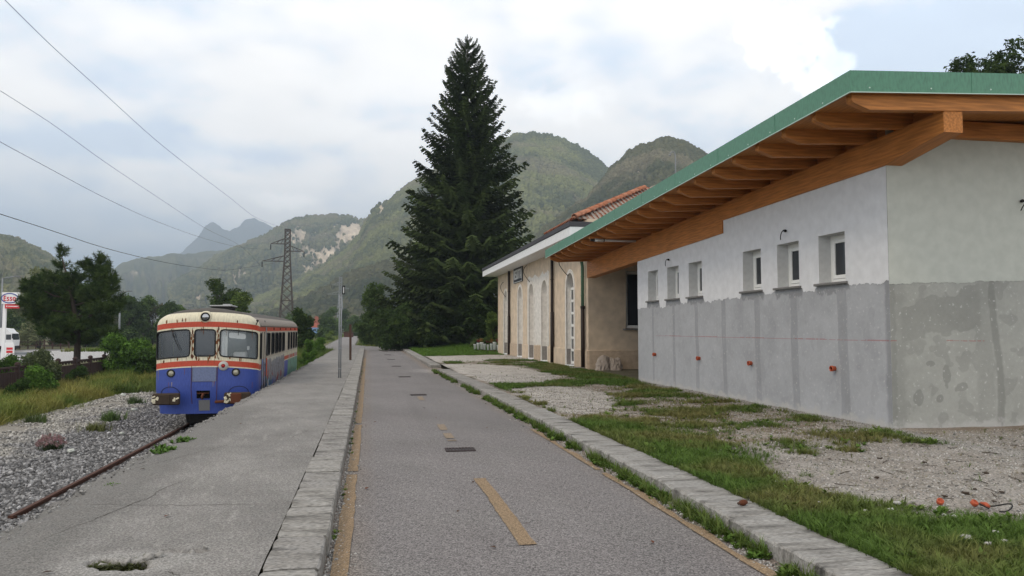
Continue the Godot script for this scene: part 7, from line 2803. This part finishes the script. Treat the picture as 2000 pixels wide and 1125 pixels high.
# ---------------------------------------------------------------- small things
func small_things() -> void:
	var st: SurfaceTool
	# rubble sack in the porch
	var n := FastNoiseLite.new()
	n.seed = 4
	n.frequency = 1.0
	var sk := thing("rubble_sack", "crumpled pale brown rubble sack slumped against the porch wall", "sack", Vector3(8.5, 0.14, -26.85))
	for q in [[-0.25, 0.27, 0.54, 0.10, 1.0], [0.22, 0.25, 0.46, 0.04, 5.0]]:
		st = flat()
		var p := func(i: int, j: int) -> Vector3:
			var t := i / 15.0
			var ph := TAU * (j % 30) / 30.0
			var fold := absf(n.get_noise_3d(cos(ph) * 1.8 + q[4], t * 1.1, sin(ph) * 1.8)) * 1.3 + absf(n.get_noise_3d(cos(ph) * 4.5, t * 2.0 + q[4], sin(ph) * 4.5)) * 0.7
			var r: float = q[1] * (1.0 - 0.30 * pow(t, 3.0)) * (0.86 + 0.38 * fold) * (1.0 + 0.07 * t * sin(ph * 5.0 + q[4]))
			if i == 15: r *= 0.72
			return Vector3(q[0] + cos(ph) * r + q[3] * t, q[2] * t * (1.0 - 0.06 * sin(ph * 2.0 + q[4]) * t), sin(ph) * r * (0.85 - 0.35 * t) - 0.12 * t)
		for i in 15:
			for j in 30: quad(st, p.call(i + 1, j), p.call(i + 1, j + 1), p.call(i, j + 1), p.call(i, j))
		for j in 30: tri(st, p.call(15, j), p.call(15, j + 1), Vector3(q[0] + q[3], q[2] * 0.93, -0.12))
		done(st, "bag", M.sack, sk)
	# row of white planters at the station end
	for k in 8:
		var x := 928.0 + k * 6.2
		var b := at_z(x, 668, -50.0 - (7 - k) * 0.35)
		var tall := rnd.randf_range(0.75, 1.1)
		b.z += rnd.randf_range(-0.25, 0.25)
		var pl := thing("planter", "small white planter with a seedling in the row beside the lawn", "planter", Vector3(b.x, lawn_h(b.x, -50.0) + 0.0, b.z), 0.0, "white planters beside the lawn")
		st = smooth()
		lathe(st, [Vector2(0.0, 0.0), Vector2(0.085, 0.0), Vector2(0.11, 0.42), Vector2(0.125, 0.43), Vector2(0.125, 0.47), Vector2(0.10, 0.47), Vector2(0.095, 0.42), Vector2(0, 0.42)], 12, Vector3(0, 0.16, 0))
		done(st, "pot", M.white_paint, pl).scale = Vector3(tall, tall, tall)
		st = flat()
		box(st, Vector3(0, 0.08, 0), Vector3(0.1, 0.16, 0.1), 0.01)
		done(st, "foot", M.post_wood, pl)
		var w := []
		var c := []
		for i in 8:
			w.append(Transform3D(Basis.from_euler(Vector3(rnd.randf() * 6, rnd.randf() * 6, 0)).scaled(Vector3.ONE * 0.2), Vector3(rnd.randfn() * 0.06, 0.66 + rnd.randf() * 0.18, rnd.randfn() * 0.06)))
			var v := [Vector3(0.06, 0.10, 0.03), Vector3(0.2, 0.05, 0.05), Vector3(0.22, 0.12, 0.04)][k % 3] as Vector3
			c.append(Color(v.x, v.y, v.z))
		joined("seedling", leaf_clump(45, 10, 0.2), M.leaf, w, c, pl)
	var bench := thing("garden_bench", "low grey wooden bench in front of the white planters", "bench", Vector3(8.05, lawn_h(8.0, -52.0), -52.0))
	for k in 3:
		st = flat()
		box(st, Vector3(0, 0.36, -0.14 + k * 0.14), Vector3(1.1, 0.045, 0.12), 0.01)
		done(st, "seat_plank", M.post_wood, bench)
	for s in [-1.0, 1.0]:
		st = flat()
		box(st, Vector3(s * 0.45, 0.17, 0), Vector3(0.06, 0.34, 0.34), 0.01)
		done(st, "leg", M.post_wood, bench)
	# litter and stones in the yard
	var i := 0
	for q in [[1835, 985, "round orange plastic cap lying in the gravel", 0.028], [1900, 988, "orange plastic pipe scrap beside a loop of black hose", 0.030]]:
		var p := at_y(q[0], q[1], 0.15)
		var o := thing("plastic_scrap", q[2], "scrap", p, 0.7 * i)
		st = smooth()
		lathe(st, [Vector2(0.0, 0.02), Vector2(q[3] * 0.7, 0.0), Vector2(q[3], 0.005), Vector2(q[3] * 1.05, 0.035), Vector2(q[3] * 0.8, 0.04), Vector2(q[3] * 0.7, 0.02), Vector2(0, 0.02)], 14, Vector3(0, 0.01, 0), Basis(Vector3(1, 0, 0.3).normalized(), 0.7))
		done(st, "cap", M.pipe_orange, o)
		if i == 1:
			st = smooth()
			tube(st, [Vector3(0.03, 0.02, 0.06), Vector3(-0.02, 0.03, 0.10), Vector3(-0.05, 0.02, 0.12)], 0.018, 10)
			done(st, "pipe_piece", M.pipe_orange, o)
		i += 1
	st = smooth()
	var hose := []
	var hc := at_y(1945, 993, 0.16)
	for k in 20:
		var t := TAU * 0.9 * k / 19.0
		hose.append(hc + Vector3(cos(t + 2.6) * 0.13, 0.015 + 0.02 * sin(t * 2.0), sin(t + 2.6) * 0.10))
	tube(st, hose, 0.006, 8)
	tag(done(st, "hose_loop", M.black), "loop of thin black hose lying in the gravel near orange scrap", "hose")
	rnd.seed = 71
	for k in 26:
		var z := -4.2 - 20.0 * pow(rnd.randf(), 1.6)
		var lf := flat()
		var l := rnd.randf_range(0.02, 0.045)
		tri(lf, Vector3(-l, 0, 0), Vector3(0, 0.006, l * 0.45), Vector3(l, 0.004, 0))
		tri(lf, Vector3(-l, 0, 0), Vector3(l, 0.004, 0), Vector3(0, 0.01, -l * 0.45))
		var o := done(lf, "fallen_leaf", M.rust if k % 2 else M.post_wood)
		o.position = Vector3(rnd.randf_range(-0.2, 2.7), 0.012, z) if k % 3 else Vector3(rnd.randf_range(-2.4, -0.8), 0.158, z)
		o.rotation.y = rnd.randf() * TAU
		tag(o, "dry brown fallen leaf lying on the paving", "leaf", "fallen leaves on the paving")
	var cone := at_y(1451, 986, 0.145)
	var pc := thing("pine_cone", "brown pine cone lying on the kerb stones", "pine cone", cone, 0.4)
	st = flat()
	for k in 7:
		var x := -0.045 + k * 0.014
		var r := 0.021 * sin(PI * (k + 1.0) / 8.5) + 0.006
		lathe(st, [Vector2(r * 0.7, -0.008), Vector2(r, 0.0), Vector2(r * 0.75, 0.010)], 9, Vector3(x, 0.018, 0), Basis(Vector3(0, 1, 0), Vector3(1, 0, 0), Vector3(0, 0, -1)))
	done(st, "scales", M.rust, pc)
	st = smooth()
	tube(st, [Vector3(-0.06, 0.018, 0), Vector3(0.05, 0.018, 0)], 0.012, 8)
	done(st, "core", M.post_wood, pc)
	rnd.seed = 66
	for q in [[1752, 985, 0.07], [1740, 997, 0.05], [1885, 1052, 0.085], [1845, 1008, 0.045], [1962, 1060, 0.05], [1930, 1065, 0.05], [1865, 1012, 0.05], [1945, 1042, 0.05], [1690, 1000, 0.035], [1600, 983, 0.03]]:
		var p := at_y(q[0], q[1], 0.15)
		var o := place("white_stone", rough_stone(150 + int(q[0]) % 7, 0.6), M.limestone)
		o.transform = Transform3D(Basis.from_euler(Vector3(0, rnd.randf() * 6.0, 0)).scaled(Vector3.ONE * q[2] * 1.15), p + Vector3(0, 0.012, 0))
		tag(o, "white limestone lump lying in the yard grass", "stone", "white stones in the yard grass")
	for q in [[1620, 897, 0.03], [1718, 896, 0.045], [1806, 904, 0.04], [1713, 933, 0.045], [1926, 925, 0.05], [1886, 964, 0.045], [1957, 962, 0.04], [1904, 956, 0.03], [1942, 980, 0.03], [1845, 970, 0.04]]:
		var p := at_y(q[0], q[1], 0.15)
		var o := place("dark_clod", rough_stone(170 + int(q[0]) % 5, 0.5), M.rubber)
		o.transform = Transform3D(Basis.from_euler(Vector3(0, rnd.randf() * 6.0, 0)).scaled(Vector3.ONE * q[2] * 1.6), p + Vector3(0, 0.005, 0))
		tag(o, "small dark clod lying on the pale gravel before the end wall", "clod", "dark clods on the gravel")
	for q in [[240, 772, 0.26], [262, 800, 0.22], [238, 846, 0.12], [138, 880, 0.14], [262, 770, 0.18]]:
		var p := at_y(q[0], q[1], -1.0)
		var o := place("pale_rock", rough_stone(190 + int(q[0]) % 6, 0.7), M.plaster_green_shaded)
		o.transform = Transform3D(Basis.from_euler(Vector3(0, rnd.randf() * 6.0, 0)).scaled(Vector3.ONE * q[2] * 1.3), p)
		tag(o, "pale rock standing out among the grey ballast", "rock", "pale rocks on the ballast")
	# what lies in the platform's pothole
	for q in [[-1.70, -5.50, 0.05], [-1.56, -5.47, 0.07], [-1.50, -5.40, 0.05], [-1.42, -5.46, 0.06], [-1.62, -5.36, 0.05], [-1.48, -5.30, 0.05], [-1.36, -5.50, 0.05], [-1.18, -5.62, 0.035], [-1.10, -5.64, 0.03]]:
		var o := place("broken_stone", rough_stone(210 + int(absf(q[0]) * 100) % 7, 0.7), M.kerbstone)
		o.transform = Transform3D(Basis.from_euler(Vector3(0.3, q[0] * 9.0, 0.2)).scaled(Vector3.ONE * q[2] * 1.5), Vector3(q[0], 0.15 - hole_depth(q[0], q[1]) + 0.012, q[1]))
		tag(o, "broken stone lying in the pothole of the platform", "stone", "stones in the platform pothole")
	var tm := grass_tuft(17, 14, 1.1, 0.05)
	for q in [[-1.73, -5.47, "mossy weed on the ballast side of the platform pothole", 0.11], [-1.50, -5.46, "mossy weed in the middle of the platform pothole", 0.12]]:
		var t := thing("pothole_weed", q[2], "weed", Vector3(q[0], 0.06, q[1]))
		var w := []
		var c := []
		for k in 34:
			w.append(Transform3D(Basis.from_euler(Vector3(0, rnd.randf() * TAU, 0)).scaled(Vector3.ONE * q[3] * rnd.randf_range(0.6, 1.1)), Vector3(rnd.randfn() * 0.05, 0, rnd.randfn() * 0.022)))
			var v := Vector3(0.075, 0.085, 0.03) * rnd.randf_range(0.7, 1.4)
			c.append(Color(v.x, v.y, v.z))
		joined("leaves", tm, M.grass, w, c, t)
	# green tufts along the worn platform edge
	for q in [[318, 882, "bright tuft of weed on the worn platform edge beside the rail", 1.0], [358, 863, "pair of weed sprigs on the platform edge before the railcar", 1.0], [217, 950, "single tiny weed sprig on the platform edge near the rail end", 0.45]]:
		var p := at_y(q[0], q[1], 0.13)
		var t := thing("edge_weed", q[2], "weed", p)
		var w := []
		var c := []
		for k in 22:
			w.append(Transform3D(Basis.from_euler(Vector3(0, rnd.randf() * TAU, 0)).scaled(Vector3.ONE * rnd.randf_range(0.10, 0.18) * q[3]), Vector3(rnd.randfn() * 0.06, 0.0, rnd.randfn() * 0.11) * q[3]))
			var v := Vector3(0.09, 0.16, 0.04) * rnd.randf_range(0.7, 1.3)
			c.append(Color(v.x, v.y, v.z))
		joined("leaves", weed(5), M.leaf, w, c, t)
